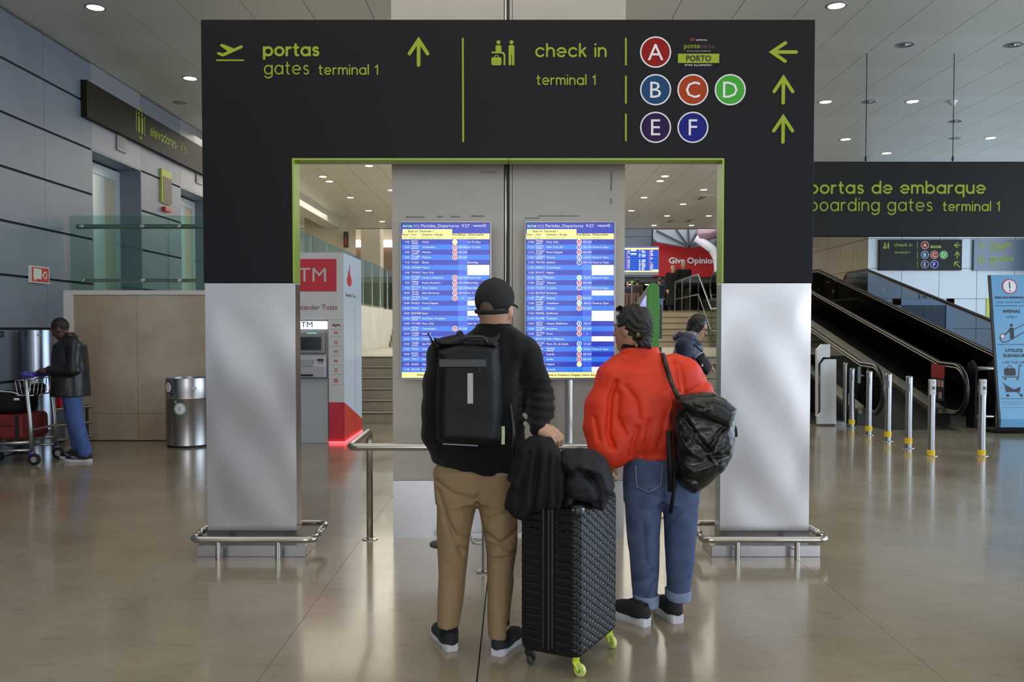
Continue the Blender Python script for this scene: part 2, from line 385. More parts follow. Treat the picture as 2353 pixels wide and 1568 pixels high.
# ---- rear and side shells behind the camera
SHELL = mat('shell_paint', (170, 168, 160), .6)
rw = MB(); rw.bx(-14, 15, -7.2, -7, 4.7, CEIL); rw.bx(-14, 15, -7.2, -7, 0, .25)
for x in (-13.9, -10, -6.5, -3, .5, 4, 7.5, 11, 14.9): rw.bx(x - .08, x + .08, -7.15, -7, .25, 4.7)
rw.bx(-5.4, -3.7, -7.15, -7.0, .25, 4.7); rw.bx(2.7, 3.4, -7.15, -7.0, .25, 4.7); rw.bx(9.8, 15, -7.15, -7.0, .25, 4.7); rw.bx(-14, -10.7, -7.15, -7.0, .25, 4.7)  # unseen solid bays, added to darken what the steel legs reflect
tag(rw.build('wall_rear', SHELL), kind='structure')
sw = MB(); sw.bx(15, 15.2, -7, 34, 4.9, CEIL); sw.bx(15, 15.2, -7, 34, -.2, .25); sw.bx(15, 15.2, 22.3, 34, .25, 4.9)
for y in (-6.9, -3, 1, 5, 9, 13.1, 17.5, 22.2): sw.bx(15, 15.15, y - .08, y + .08, .25, 4.9)
tag(sw.build('wall_right', SHELL), kind='structure')
# ---- stone wall under the upper level (front) and the low wall along the stair
STONE = mat('beige_stone', (196, 187, 174), .4, 0, .5, noise=(.75, .20, (152, 130, 102)), bump=(40, .02))
STONET = mat('white_coping', (208, 205, 200), .45)
ws = tag(MB().bx(LW, -3.45, 12.03, 12.3, 0, UP - .06).build('wall_stone', DARKG), kind='structure')
for x0, x1 in ((LW + .13, -5.2), (-5.2, -4.1), (-4.1, -3.45)):
    for z0, z1 in ((0.01, .38), (.38, UP - .06)):
        MB().bx(x0 + .002, x1 - .002, 12.0, 12.04, z0 + .002, z1 - .002).build('stone_slab', STONE, ws)
tag(MB().bx(LW, -3.40, 11.98, 12.34, UP - .06, UP).build('trim_2', STONET), kind='structure')
tag(MB().bx(LW + .0, LW + .13, 11.98, 12.05, 0, UP - .06).build('trim_3', STONET), kind='structure')
PARA = mat('white_render', (206, 206, 200), .6, noise=(1.5, .08))
tag(MB().bx(-3.6, -3.45, 12.3, 25.6, 0, UP).build('wall_stair', PARA), kind='structure')
SX0, SX1 = -3.42, 5.42
# ---- upper floor, landing and the two flights
UPF = mat('upper_floor_stone', (170, 162, 145), .3, noise=(2, .08))
uf = MB(); uf.bx(LW - .46, -3.6, 12.3, 25.4, UP - .25, UP - .002); uf.bx(-14, LW - .46, 18.6, 25.4, UP - .25, UP - .002); uf.bx(-14, SX0 - .02, 25.4, 25.78, UP - .25, UP - .002); uf.bx(SX1 + .02, 9.7, 25.4, 25.78, UP - .25, UP - .002); uf.bx(-14, 9.7, 25.78, 62, UP - .25, UP - .002)
uf.bx(9.7, 15, 34, 62, UP - .25, UP - .002)
tag(uf.build('floor_upper', UPF), kind='structure')
STEP = mat('stair_stone', (172, 160, 138), .45, noise=(3, .12)); NOSE = mat('stair_nosing', (96, 88, 76), .6)
def flight(label, y0, z0, n, rise, run, SX1):
    st = thing('staircase', label, 'stairs', ((SX0 + SX1) / 2, y0, z0))
    for i in range(n):
        a = MB().bx(SX0, SX1, y0 + i * run, y0 + (n - 1) * run + .35, z0 + i * rise, z0 + (i + 1) * rise - .028).build('step', STEP, st)
        MB().bx(SX0, SX1, y0 + i * run - .015, y0 + (i + 1) * run, z0 + (i + 1) * rise - .028, z0 + (i + 1) * rise - .010).build('step_joint', NOSE, a)
        MB().bx(SX0, SX1, y0 + i * run - .03, y0 + (i + 1) * run + .02, z0 + (i + 1) * rise - .012, z0 + (i + 1) * rise).build('tread', STEP, a)
    return st
flight('lower flight of beige stone stairs rising from the main floor', 14.3, 0, 6, LAND / 6, .30, 4.78)
tag(MB().bx(SX0, SX1, 16.17, 23.96, LAND - .2, LAND).build('floor_landing', UPF), kind='structure')
flight('upper flight of beige stone stairs from the landing to the couple', 24.0, LAND, 6, (UP - LAND) / 6, .28, SX1)
tag(MB().bx(SX0, SX1, 14.3, 25.6, -.3, -.05).build('floor_under_stair', FLOORG), kind='structure')
tag(MB().bx(SX1, 15, 14.3, 25.4, -.3, -.001).build('floor_ramp_bay', mat('dark_ramp_bay_floor', (108, 104, 98), .35, noise=(2, .1))), kind='structure')
tag(MB().bx(SX1 + .02, 9.7, 25.4, 25.6, 0, UP - .26).build('wall_ramp_end', PARA), kind='structure')
tag(MB().bx(SX1 - .6, SX1, 16.2, 23.95, 0, LAND - .2).build('wall_landing', PARA), kind='structure')
# ---- right: pale tiled wall with lift door, beige tiled return
TILE = mat('pale_blue_tile', (202, 210, 216), .35, noise=(.8, .05)); TILEB = mat('beige_tile', (176, 164, 138), .4, noise=(.8, .08))
RWY, RWX = 24.0, 9.72
wf = tag(MB().bx(RWX + .02, 15, RWY + .02, RWY + .3, 0, CEIL).build('wall_lift', DARKG), kind='structure')
zt = [0, .73, 1.555, 2.38, 3.21, 4.03, 4.86, CEIL]; xt = [RWX] + [RWX + .93 + 1.035 * i for i in range(5)]
for i in range(len(xt) - 1):
    for j in range(len(zt) - 1):
        x0, x1, z0, z1 = xt[i], xt[i + 1], zt[j], zt[j + 1]
        if z1 <= 2.4 and x1 > 10.5 and x0 < 12.0:
            if x0 < 10.42: x1 = 10.42
            elif x1 > 12.1: x0 = 12.1
            else: continue
        MB().bx(x0 + .006, x1 - .006, RWY, RWY + .03, z0 + .006, z1 - .006).build('wall_tile', TILE, wf)
wb = tag(MB().bx(RWX + .02, RWX + .3, RWY + .3, 34, 0, CEIL).build('wall_ramp', DARKG), kind='structure')
for i in range(10):
    for j in range(len(zt) - 1):
        MB().bx(RWX, RWX + .03, RWY + .03 + i + .006, RWY + 1.03 + i - .006, zt[j] + .006, zt[j + 1] - .006).build('wall_tile', TILEB, wb)
# ---- far hall
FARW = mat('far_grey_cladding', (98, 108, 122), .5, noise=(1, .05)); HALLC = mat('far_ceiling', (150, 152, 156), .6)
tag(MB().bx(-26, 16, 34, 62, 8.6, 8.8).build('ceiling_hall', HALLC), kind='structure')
tag(MB().bx(-14, 15, 33.9, 34.05, CEIL, 8.6).build('wall_bulkhead', CEILM), kind='structure')
fw = tag(MB().bx(-4, 15, 46.0, 46.3, 4.25, 8.6).build('wall_far', DARKG), kind='structure')
for j in range(4):
    for i in range(5): MB().bx(-4 + i * 3.8 + .02, -.2 + i * 3.8 - .02, 45.95, 46.02, 4.27 + j * 1.07, 5.32 + j * 1.07).build('wall_panel', FARW, fw)
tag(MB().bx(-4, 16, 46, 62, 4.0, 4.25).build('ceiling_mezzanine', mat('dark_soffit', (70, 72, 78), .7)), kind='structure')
tag(MB().bx(-26, 16, 61.8, 62, UP, 8.6).build('wall_back', mat('back_wall_grey', (120, 118, 114), .7)), kind='structure')
tag(MB().bx(15, 15.2, 34, 62, UP, 8.6).build('wall_hall_right', SHELL), kind='structure')
tag(MB().bx(-26.2, -26, 18, 62, UP, 8.6).build('wall_hall_left', mat('hall_left_paint', (190, 182, 165), .6)), kind='structure')
tag(MB().bx(-26, -14, 18.6, 34, CEIL, CEIL + .2).build('ceiling_side', CEILM), kind='structure')
tag(MB().bx(-26, -14, 18.6, 62, UP - .25, UP - .002).build('floor_side', UPF), kind='structure')
tag(MB().bx(-26, LW - .46, 18.4, 18.6, 0, CEIL).build('wall_lift_shaft', mat('shaft_paint', (186, 180, 166), .6)), kind='structure')
# ================================================================== WAYFINDING GANTRY
YG = 5.95; K = YG / FPX
def P2(Y): return lambda x, y: (W(x, y, Y).x, W(x, y, Y).z)
def arrow(mb, tip, tail, a1, a2, w, fr, q):
    stroke(mb, [q(*tail), q(*tip)], w, fr, .001, .004); stroke(mb, [q(*a1), q(*tip), q(*a2)], w, fr, .0008, .0038)
def rrect(x0, y0, x1, y1, r, n=4):
    out = []
    for cx, cy, a in ((x1 - r, y1 - r, 0), (x0 + r, y1 - r, 90), (x0 + r, y0 + r, 180), (x1 - r, y0 + r, 270)):
        out += [(cx + r * math.cos(R(a + 90 * i / n)), cy + r * math.sin(R(a + 90 * i / n))) for i in range(n + 1)]
    return out
DISC = [('A', 0, 0, (140, 14, 14)), ('B', 0, 1, (26, 68, 112)), ('C', 1, 1, (164, 60, 18)), ('D', 2, 1, (68, 166, 56)), ('E', 0, 2, (42, 16, 70)), ('F', 1, 2, (20, 28, 124))]
DARKT = mat('sign_print_dark', (30, 32, 30), .5)
AIRL = mat('airline_panel_navy', (10, 12, 19), .5, 0, .22); AIRR = mat('airline_red', (150, 40, 40), .5)
def checkin_graphics(T, parent, fr, q, k, last_diag=False, full=True):
    """the check-in block of the signs; coordinates are those of the large sign, q maps them onto the board"""
    def S(path): return [q(*p) for p in path]
    m = MB()
    z5 = lambda x, y: (1100 + x / 3.0167, 60 + y / 3.0167)
    for cx in (137, 227): m.prism(S([z5(*p) for p in circ(cx, 113, 14, 16)]), fr, .001, .004)
    m.prism(S([z5(*p) for p in rrect(117, 133, 157, 181, 10)]), fr, .001, .004)
    stroke(m, S([z5(94, 184), z5(155, 184)] + [z5(*p) for p in arc(155, 208, 24, -90, 0)] + [z5(178, 267)]), 4 * k, fr, .0008, .0038)
    m.prism(S([z5(*p) for p in rrect(88, 217, 158, 273, 12)]), fr, .0012, .0042); stroke(m, S([z5(*p) for p in arc(123, 216, 13, 180, 360)]), 1.6 * k, fr, .001, .004)
    m.prism(S([z5(*p) for p in rrect(207, 133, 247, 200, 10)]), fr, .001, .004)
    m.prism(S([z5(*p) for p in rrect(207, 180, 225, 273, 7)]), fr, .0008, .0038); m.prism(S([z5(*p) for p in rrect(230, 180, 247, 273, 7)]), fr, .0008, .0038)
    m.build('check_in_pictogram', LIME, T)
    word(T, 'check in', *q(1232, 129.8), 18.6 * k, 4.3 * k, fr, LIME, fit=158 * k)
    word(T, 'terminal 1', *q(1234, 194.4), 14.2 * k, 3 * k, fr, LIME, fit=132 * k)
    for y0, y1 in ((89, 149), (176, 237), (263, 323)):
        m = MB(); stroke(m, S([(1438, y0), (1438, y1)]), 4 * k, fr, .001, .004); m.build('divider', LIME, T)
    for ch, i, j, rgb in DISC:
        cx, cy = 1506.2 + 85.7 * i, 120.3 + 86.4 * j; c = q(cx, cy); r = 35.3 * k
        d = MB(); d.prism(circ(c[0], c[1], r - 2.4 * k, 40), fr, .001, .004); o = d.build('zone_disc', mat('zone_%s' % ch, rgb, .55, 0, .2), T)
        d = MB(); d.ring(circ(c[0], c[1], r, 40), circ(c[0], c[1], r - 3 * k, 40), fr, .001, .0048); d.build('disc_ring', WHITEV, o)
        d = MB(); text(d, ch, c[0], c[1] - 18 * k, 36 * k, fr, .0052, 'c'); d.build('letter', WHITEV, o)
    A = MB(); a = q(1557, 154); b = q(1653, 86); A.prism([(a[0], a[1]), (b[0], a[1]), (b[0], b[1]), (a[0], b[1])], fr, .0005, .002); ap = A.build('airline_panel', AIRL, T)
    A = MB(); a = q(1557.5, 145); b = q(1652.5, 124); A.prism([(a[0], a[1]), (b[0], a[1]), (b[0], b[1]), (a[0], b[1])], fr, .002, .004); A.build('name_plate', LIME, ap)
    A = MB(); p = q(1605, 141); text(A, 'PORTO', p[0], p[1], 12.6 * k, fr, .0046, 'c', fit=56 * k, fat=.5 * k); A.build('lettering', DARKT, ap)
    if full:
        A = MB(); p = q(1572, 111); text(A, 'ponte', p[0], p[1], 11 * k, fr, .0025, fit=36 * k); A.build('lettering', LIME, ap)
        A = MB(); p = q(1610, 111); text(A, 'aerea', p[0], p[1], 11 * k, fr, .0025, fit=31 * k); A.build('lettering', mat('maroon_print', (84, 44, 44), .5), ap)
        A = MB(); p = q(1573, 152); text(A, 'STAR ALLIANCE', p[0], p[1], 4.2 * k, fr, .0025, fit=56 * k); p = q(1599, 94); text(A, 'AIRPORTUGAL', p[0], p[1], 3.4 * k, fr, .0025, fit=26 * k)
        p = q(1578, 118.5); text(A, 'VOE A TODA A HORA . ON EVERY HOUR', p[0], p[1], 1.8 * k, fr, .0025, fit=54 * k)
        stroke(A, [q(*z5(*u)) for u in ((1600, 271), (1608, 264), (1616, 271), (1608, 278), (1600, 271))], .6 * k, fr, .001, .0025); tag(A.build('lettering', WHITEV, ap), kind='stuff')
        A = MB(); p = q(1585, 94); text(A, 'TAP', p[0], p[1], 5.5 * k, fr, .0025, fit=11 * k, fat=.4 * k); A.build('lettering', AIRR, ap)
    for n, pts in enumerate((((1773, 120), (1829, 120), (1804.4, 99), (1803.8, 141)), ((1800, 178.7), (1799.2, 236.7), (1778.5, 210.8), (1821, 210.8)), ((1799.5, 269), (1798.7, 327), (1777.6, 301), (1820.5, 301)))):
        if n == 2 and last_diag: pts = ((1776, 273), (1822, 319), (1812, 271), (1774, 309))
        m = MB(); arrow(m, *pts, 7.8 * k, fr, q); m.build('arrow', LIME, T)
q = P2(YG); fr = frame_y(YG)
XL0, XL1, XR0, XR1 = q(468, 650)[0], q(677.5, 650)[0], q(1658, 650)[0], q(1867, 650)[0]
ZT, ZH, ZS = q(1170, 45)[1], q(1170, 368)[1], q(1170, 650)[1]
DG = .15
T = thing('wayfinding_gantry', 'large dark wayfinding gantry with steel feet arching over the departure screens', 'sign gantry', ((XL0 + XR1) / 2, YG + DG / 2, 0))
MB().prism([(XL0, ZS), (XL1 - .012, ZS), (XL1 - .012, ZH + .012), (XR0 + .012, ZH + .012), (XR0 + .012, ZS), (XR1, ZS), (XR1, ZT), (XL0, ZT)], fr, -DG, 0).build('frame_panel', NAVYP, T, bevel=.003)
zs = q(1168, 368)[0]
MB().bx(XL1 - .012, zs - .0015, YG - .003, YG + DG + .002, ZH, ZH + .012).build('lime_trim', LIMET, T)
MB().bx(zs + .0015, XR0 + .012, YG - .003, YG + DG + .002, ZH, ZH + .012).build('lime_trim', LIMET, T)
for x0, x1 in ((XL1 - .012, XL1), (XR0, XR0 + .012)): MB().bx(x0, x1, YG - .003, YG + DG + .002, ZS, ZH).build('lime_trim', LIMET, T)
for x0, x1, px0, px1 in ((XL0 + .006, XL1, 448, 700), (XR0, XR1 - .006, 1637, 1888)):
    MB().bx(x0, x1, YG + .011, YG + DG - .003, .07, ZS - .002).build('steel_cladding', STEELH, T, bevel=.004)
    g = MB(); nx, nz = 14, 40; gv = []                                   # slightly buckled front sheet
    for j in range(nz + 1):
        for i in range(nx + 1):
            u, v = i / nx, j / nz; e = min(1, 6 * min(u, 1 - u, v * 1.5, (1 - v) * 1.5)); a_ = x0 * 3
            gv.append((x0 + .001 + (x1 - x0 - .002) * u, YG + .002 - e * .0045 * (math.sin(5.1 * u + 3.3 * v * 1.7 + a_) * math.cos(6.3 * v * 1.7 + 1.3 + 2 * u) + .5 * math.sin(9 * v * 1.7 - 4 * u + a_)), .07 + (ZS - .074) * v))
    g.add(gv, [(j * (nx + 1) + i, j * (nx + 1) + i + 1, (j + 1) * (nx + 1) + i + 1, (j + 1) * (nx + 1) + i) for j in range(nz) for i in range(nx)]); g.build('front_sheet', STEELH, T, smooth=True)
    MB().bx(x0 - .001, x1 + .001, YG - .006, YG + DG, .10, .165).build('kick_strip', mat('dark_kick_strip', (120, 119, 120), .3, 1.), T)
    MB().bx(G(px0, 1283).x, G(px1, 1283).x, 5.87, 6.16, 0, .077).build('base_plate', STEELH, T, bevel=.003)
z4 = lambda x, y: q(460 + x / 3.268, 60 + y / 3.268)
m = MB(); m.prism([z4(*p) for p in ((127, 203), (137, 196), (172, 206), (208, 190), (152, 150), (153, 140), (160, 135), (178, 138), (255, 170), (303, 147), (316, 147), (321, 157), (315, 167), (180, 228), (165, 229), (132, 214))], fr, .001, .004)
stroke(m, [z4(125, 258), z4(325, 258)], 3.2 * K, fr, .001, .004); m.build('takeoff_pictogram', LIME, T)
for s, x, y, xh, w, fit in (('portas', 607.2, 127.3, 17.5, 5.4, 123.6), ('gates', 608.4, 170.3, 19, 2.9, 100), ('terminal 1', 733.5, 171, 14.2, 2.9, 133)):
    word(T, s, *q(x, y), xh * K, w * K, fr, LIME, fit=fit * K)
m = MB(); arrow(m, (962, 92), (962, 150), (941, 123.6), (982.6, 123.6), 8.2 * K, fr, q); m.build('arrow', LIME, T)
m = MB(); stroke(m, [q(1063.5, 89), q(1064.5, 325)], 4 * K, fr, .001, .004); m.build('divider', LIME, T)
checkin_graphics(T, T, fr, q, K)

# ---- bumper rails round the steel feet
def bumper(lab, x0, x1, yb, ye, posts, front=True):
    zr = .137; B = thing('bumper_rail', lab, 'guard rail', ((x0 + x1) / 2, yb, 0), group='bumper rails at the gantry feet')
    path = fillet([(x0, ye, zr), (x0, yb, zr), (x1, yb, zr), (x1, ye, zr)], .09, 8)
    MB().tube(path, .023, 14).build('rail', PIPE, B, smooth=True)
    for x in (x0, x1):
        MB().lathe([(.0, -.027), (.014, -.023), (.024, -.012), (.027, 0), (.024, .012), (.014, .023), (0, .027)], (x, ye, zr), 14).build('end_ball', PIPE, B, smooth=True)
    for x in posts:
        MB().tube([(x, yb, zr), (x, yb, 0)], .019, 12).build('post', PIPE, B, smooth='auto')
        d = 1 if front else -1
        MB().tube([(x, yb, .055), (x, yb + d * (.071 if front else .12), .055)], .006, 8).build('bracket', PIPE, B)
bumper('low steel bumper rail in front of the gantry foot beside the trash can', -2.165, -1.345, 5.79, 5.93, (-1.985, -1.585))
bumper('low steel bumper rail behind the gantry foot beside the trash can', -2.178, -1.36, 6.30, 6.03, (-1.985, -1.585), False)
bumper('low steel bumper rail in front of the gantry foot on the bollard side', 1.265, 2.095, 5.79, 5.93, (1.495, 1.895))
bumper('low steel bumper rail behind the gantry foot on the bollard side', 1.285, 2.10, 6.30, 6.03, (1.495, 1.895), False)

# ================================================================== CENTRAL COLUMN
YC = G(1170, 1236).y; COLU = mat('column_painted_sheet', (188, 181, 171), .45, .25, noise=(1.1, .10), rvar=.06)
cx0, cx1, cs0, cs1 = G(904, 1236).x, G(1433, 1236).x, W(1158, 800, YC).x, W(1178, 800, YC).x
zsm = W(1170, 1105, YC).z
C = thing('column', 'square sheet-clad column behind the two departure screens', 'column', ((cx0 + cx1) / 2, YC + .6, 0))
MB().bx(cx0 + .02, cx1 - .02, YC + .03, YC + 1.2, 0, CEIL).build('core', mat('column_core', (96, 94, 90), .7), C)
for x0, x1 in ((cx0, cs0), (cs1, cx1)):
    MB().bx(x0, x1, YC, YC + .04, zsm + .003, 2.97).build('column_panel', COLU, C)
    MB().bx(x0, x1, YC, YC + .04, 2.975, CEIL).build('column_panel', COLU, C)
    MB().bx(x0, x1, YC - .002, YC + .04, .0, zsm).build('kick_panel', STEELH, C)
for x0, x1 in ((cx0, cx0 + .03), (cx1 - .03, cx1)): MB().bx(x0, x1, YC + .04, YC + 1.22, 0, CEIL).build('side_panel', COLU, C)
MB().tube([(cs0 + .013, YC + .01, 0), (cs0 + .013, YC + .01, CEIL)], .011, 10).build('conduit', PIPE, C, smooth='auto')
MB().bx(cs1 - .022, cs1 - .004, YC - .004, YC + .02, 0, CEIL).build('joint_strip', COLU, C)
# scuffs left by old signs: thin worn adhesive patches
SCUFF = mat('adhesive_residue', (122, 116, 106), .8, noise=(70, .35, (172, 168, 162)))
for x0, y0, x1, y1 in ((932, 497, 975, 501), (1004, 496, 1018, 500), (1036, 496, 1058, 500), (1082, 495, 1112, 499), (1104, 394, 1140, 398), (1402, 392, 1407, 438), (1402, 456, 1406, 470), (1206, 500, 1240, 503), (1236, 495, 1330, 498)):
    a, b_ = W(x0, y1, YC), W(x1, y0, YC); MB().bx(a.x, b_.x, YC - .0015, YC + .001, a.z, b_.z).build('adhesive_mark', SCUFF, C)

# ================================================================== DEPARTURE SCREENS
YS = 6.12
def em(name, rgb, s=1.0): return mat(name, rgb, .25, emit=s * .92, dark=True)
E_DARK = em('screen_blue_dark', (26, 44, 176), 1.15); E_LITE = em('screen_blue_light', (36, 116, 232), 1.15); E_WHITE = em('screen_white', (250, 250, 255), 1.1); E_TXT = em('screen_text', (240, 244, 255), .95)
E_YEL = em('screen_yellow', (250, 244, 150), 1.2); E_RED = em('screen_red', (208, 62, 78), 1.1); E_GRN = em('screen_green', (150, 226, 160), 1.1); E_PUR = em('screen_purple', (112, 60, 190), 1.1)
E_LITE2 = em('screen_blue_light_column', (70, 140, 240), 1.1); E_MID = em('screen_blue_mid', (62, 90, 226), 1.1); E_INK = mat('screen_ink', (70, 74, 40), .5)
RL = [('7:55', 'S4151/TP8393', 'Horta', 'Y', '', 'Go To Gate'), ('8:30', 'TP674/BT5357', 'Amsterdam', 'A', 'A01-A30', 'Go To Gate'), ('9:00', 'TP1685/LH6858', 'Madeira', 'A', 'A01-A30', ''), ('9:00', 'TP1685/LH6858', 'Madeira', 'A', 'A01-A30', ''), ('9:15', 'YU351', 'Bissau', '', '', 'Boarding'), ('9:40', 'W62844', 'Vienna', '', '', '#'), ('9:40', 'TO3431', 'Paris, Orly', '', '', '#'), ('9:45', 'TP1352/AC6607', 'London, Heathrow', 'A', 'A01-A30', 'Final Call'), ('9:55', 'TP846/A31768', 'Roma, Fiumicino', 'A', 'A01-A30', 'Boarding'), ('9:55', 'TP1116/AD7311', 'Gran Canaria', 'A', 'A01-A30', 'Boarding'), ('10:00', 'TP103/AD7358', 'Belo Horizonte', 'A', 'A01-A30', 'Go To Gate'), ('10:00', 'TP1932/LH6662', 'Porto', 'A', '6', 'Gate Open'), ('10:00', 'FR2623', 'Ponta Delgada', '', '', '#'), ('10:00', 'DT651', 'Luanda', '', '', 'Boarding'), ('10:00', 'EZS7685', 'Basel', '', '', '#'), ('10:05', 'AD8751/JD9418', 'Sao Paulo, Viracopos', '', '', 'Final Call'), ('10:05', 'VY1984', 'Paris, Orly', '', '', 'Gate Open'), ('10:10', 'TP758/BT5354', 'Copenhagen', 'A', 'A01-A30', ''), ('10:15', 'UA065/AC2605', 'Newark', '', '', ''), ('10:25', 'FR3981', 'Milan/Bergamo', '', '', ''), ('10:30', 'TP089/AD7251', 'Sao Paulo', '', '', ''), ('10:35', 'TP223', 'Miami', '', '', ''), ('10:45', 'BA501/AA6573', 'London, Heathrow', '', '', ''), ('10:55', 'TP217', 'Boston', '', '', ''), ('11:00', 'SK653', 'Natal', '', '', ''), ('11:00', 'FR2180', 'Bordeaux', '', '', '')]
RR = [('11:00', 'TP442/S48609', 'Paris, Orly', 'A', 'A01-A30', ''), ('11:15', 'DL273/VS3989', 'New York, JFK', 'E', '96-101', 'Check-in Open'), ('11:15', 'TP1867/EY1805', 'Ponta Delgada', 'A', 'A01-A30', ''), ('11:20', 'LX2093/TP6739', 'Geneva', 'B', '14-18', 'Check-in Open'), ('11:20', 'TK1756', 'Istanbul', 'F', '109-113', 'Check-in Open'), ('11:25', 'D83617', 'Copenhagen', '', '', '#'), ('11:25', 'FR1317', 'Naples', '', '', '#'), ('11:25', 'AEA1150/AR7345', 'Madrid', 'D', '70-72', 'Check-in Open'), ('11:30', 'TP1122/AD7283', 'Alicante', 'A', 'A01-A30', ''), ('11:35', 'TSC337', 'Toronto', 'E', '102-107', 'Check-in Open'), ('11:35', 'EJU7637', 'Bordeaux', '', '', '#'), ('11:40', 'TP1669/EY1887', 'Madeira', 'A', 'A01-A30', ''), ('11:40', 'AT983/QR4827', 'Casablanca', 'D', '60-63', 'Check-in Open'), ('11:45', 'TP872/AZ7771', 'Bologna', 'A', 'A01-A30', ''), ('11:50', 'FR3092', 'Eindhoven', '', '', '#'), ('11:55', 'FR1798', 'Toulouse', '', '', '#'), ('12:00', 'A3721/TP7413', 'Athens, Eleftherios', 'B', '29-31', ''), ('12:00', 'TP1038/S48709', 'Barcelona', 'A', 'A01-A30', ''), ('12:05', 'TP1936/S48414', 'Porto', 'A', '6', ''), ('12:10', 'EJU2714', 'Milan, Malpensa', '', '', '#'), ('12:10', 'AF1025/EY5931', 'Paris, Ch. de Gaulle', 'B', '21-24', ''), ('12:10', 'JD430', 'Daxing/Nanjing', 'D', '64-66', 'Check-in Open'), ('12:15', 'TP287/SA7451', 'Luanda', 'A', 'A01-A30', ''), ('12:15', 'TP102/UX1150', 'Sevilla', 'A', 'A01-A30', ''), ('12:20', 'UX1159', 'Madrid', 'Y', '', ''), ('12:20', 'SN3819', 'Brussels', '', '', '#')]
def screen(lab, dx, rows):
    q = P2(YS); f = frame_y(YS); k = YS / FPX
    c0 = q(1024.5 + dx, 690)
    T = thing('departure_screen', lab, 'information screen', (c0[0], YS + .06, 0), group='portrait departure screens')
    a, b_ = q(919 + dx, 873.5), q(1130 + dx, 507)
    MB().bx(a[0], b_[0], YS + .004, YS + .07, a[1], b_[1]).build('housing', mat('screen_housing', (150, 150, 158), .35, .6), T, bevel=.004)
    a, b_ = q(922.3 + dx, 870), q(1126 + dx, 511.5)
    MB().bx(a[0], b_[0], YS, YS + .004, a[1], b_[1]).build('bezel', BLACKM, T)
    def rect(mb, x0, y0, x1, y1, d=.002):
        A, B = q(x0 + dx, y1), q(x1 + dx, y0); mb.prism([(A[0], A[1]), (B[0], A[1]), (B[0], B[1]), (A[0], B[1])], f, d - .0008, d)
    dsp = MB(); rect(dsp, 923.5, 513, 1125, 869, .0015); D = dsp.build('display', E_DARK, T)
    ink, txt, grn = MB(), MB(), MB(); cells = []
    ZM = {'A': E_RED, 'B': E_LITE, 'E': E_PUR, 'F': E_DARK, 'D': E_GRN, 'Y': E_YEL}
    def cell(nm, mt, *r): mb = MB(); rect(mb, *r); mb.build(nm, mt, D)
    cell('display_header', E_YEL, 925, 527, 1039, 537, .0025); cell('display_header', E_YEL, 923.5, 537, 1125, 550, .0024); cell('display_footer', E_YEL, 923.5, 855.5, 1125, 868.5, .0028)
    def t(mb, s, x, y, cap, al='l', fit=None, fat=0., d=.0036):
        p = q(x + dx, y); text(mb, s, p[0], p[1], cap * k, f, d, al, fit * k if fit else None, fat * k)
    t(txt, 'Partidas_Departures', 968, 522.5, 6.6, fit=86); t(txt, '9:27', 1061, 522.5, 6.6, fit=18); t(txt, 'Aeroportos', 949, 519, 2.2, fit=15); t(txt, 'de Portugal', 949, 522.6, 2.2, fit=15)
    t(txt, 'VINCI', 1087, 521.2, 3.4, fit=21, fat=.25); t(grn, 'ana', 926, 522.2, 6.2, fit=21, fat=.3)
    for ox, oy in ((0, -2.6), (0, 2.6), (-2.6, 0), (2.6, 0)):
        p = q(1113 + dx + ox, 518.6 + oy); txt.prism(circ(p[0], p[1], 1.3 * k, 8), f, .002, .0032)
    t(ink, 'Esta no Terminal 1', 938.5, 533.8, 4.2, fit=57, fat=.22); p = q(932.5 + dx, 532); grn.prism(circ(p[0], p[1], 1.6 * k, 8), f, .002, .0034)
    for s, s2, x, w1, w2 in (('Hora', 'Time', 925, 13, 11), ('Voo', 'Flight', 946, 11, 11), ('Destino / Escala', 'Destination   Via', 972, 45, 40), ('Area', 'Area', 1038.5, 12, 10), ('Balcao', 'Check in', 1053, 18, 18), ('Observações', 'Remarks', 1075, 36, 20)):
        t(ink, s, x, 541.5, 4.2, fit=w1, fat=.22); t(ink, s2, x, 548.2, 3.0, fit=w2)
    for x in (943.5, 970): rect(ink, x, 537, x + .6, 549.5, .003)
    y0, h = 550.6, 11.71
    for i, (tm, fl, ds, zn, bc, ob) in enumerate(rows):
        a_, b2 = y0 + i * h, y0 + (i + 1) * h; yc = (a_ + b2) / 2
        if i % 2: cell('display_row', E_LITE, 923.5, a_, 1125, b2, .002)
        cell('display_cell', E_MID if i % 2 == 0 else E_LITE2, 1053, a_, 1074, b2, .0026)
        if ob == '#': cell('display_field', E_WHITE, 1074, a_, 1124.6, b2, .0028)
        elif ob: t(txt, ob, 1074.5, yc + 2.2, 4.4, fat=.07, fit=2.95 * len(ob))
        t(txt, tm, 941, yc + 2.1, 4.2, 'r', fat=.07)
        fs = fl.split('/'); t(txt, fs[0], 945.5, yc + (2.1 if len(fs) == 1 else .3), 4.4, fat=.07)
        if len(fs) > 1: t(txt, fs[1], 946, yc + 4.8, 3.2, fat=.1)
        dd = ds.split('/') if ds.startswith('Daxing') else [ds]
        t(txt, dd[0], 970.5, yc + (2.1 if len(dd) == 1 else .2), 4.3, fat=.07)
        if len(dd) > 1: t(txt, dd[1], 970.5, yc + 5, 3.4, fat=.1)
        if zn:
            p = q(1045.4 + dx, yc); MB().prism(circ(p[0], p[1], 6 * k, 20), f, .0022, .0030).build('mark_ring', E_WHITE, D); MB().prism(circ(p[0], p[1], 4.7 * k, 20), f, .0030, .0034).build('zone_mark', ZM[zn], D)
            if zn != 'Y': t(txt, zn, 1045.4, yc + 2.6, 5.2, 'c', fat=.2)
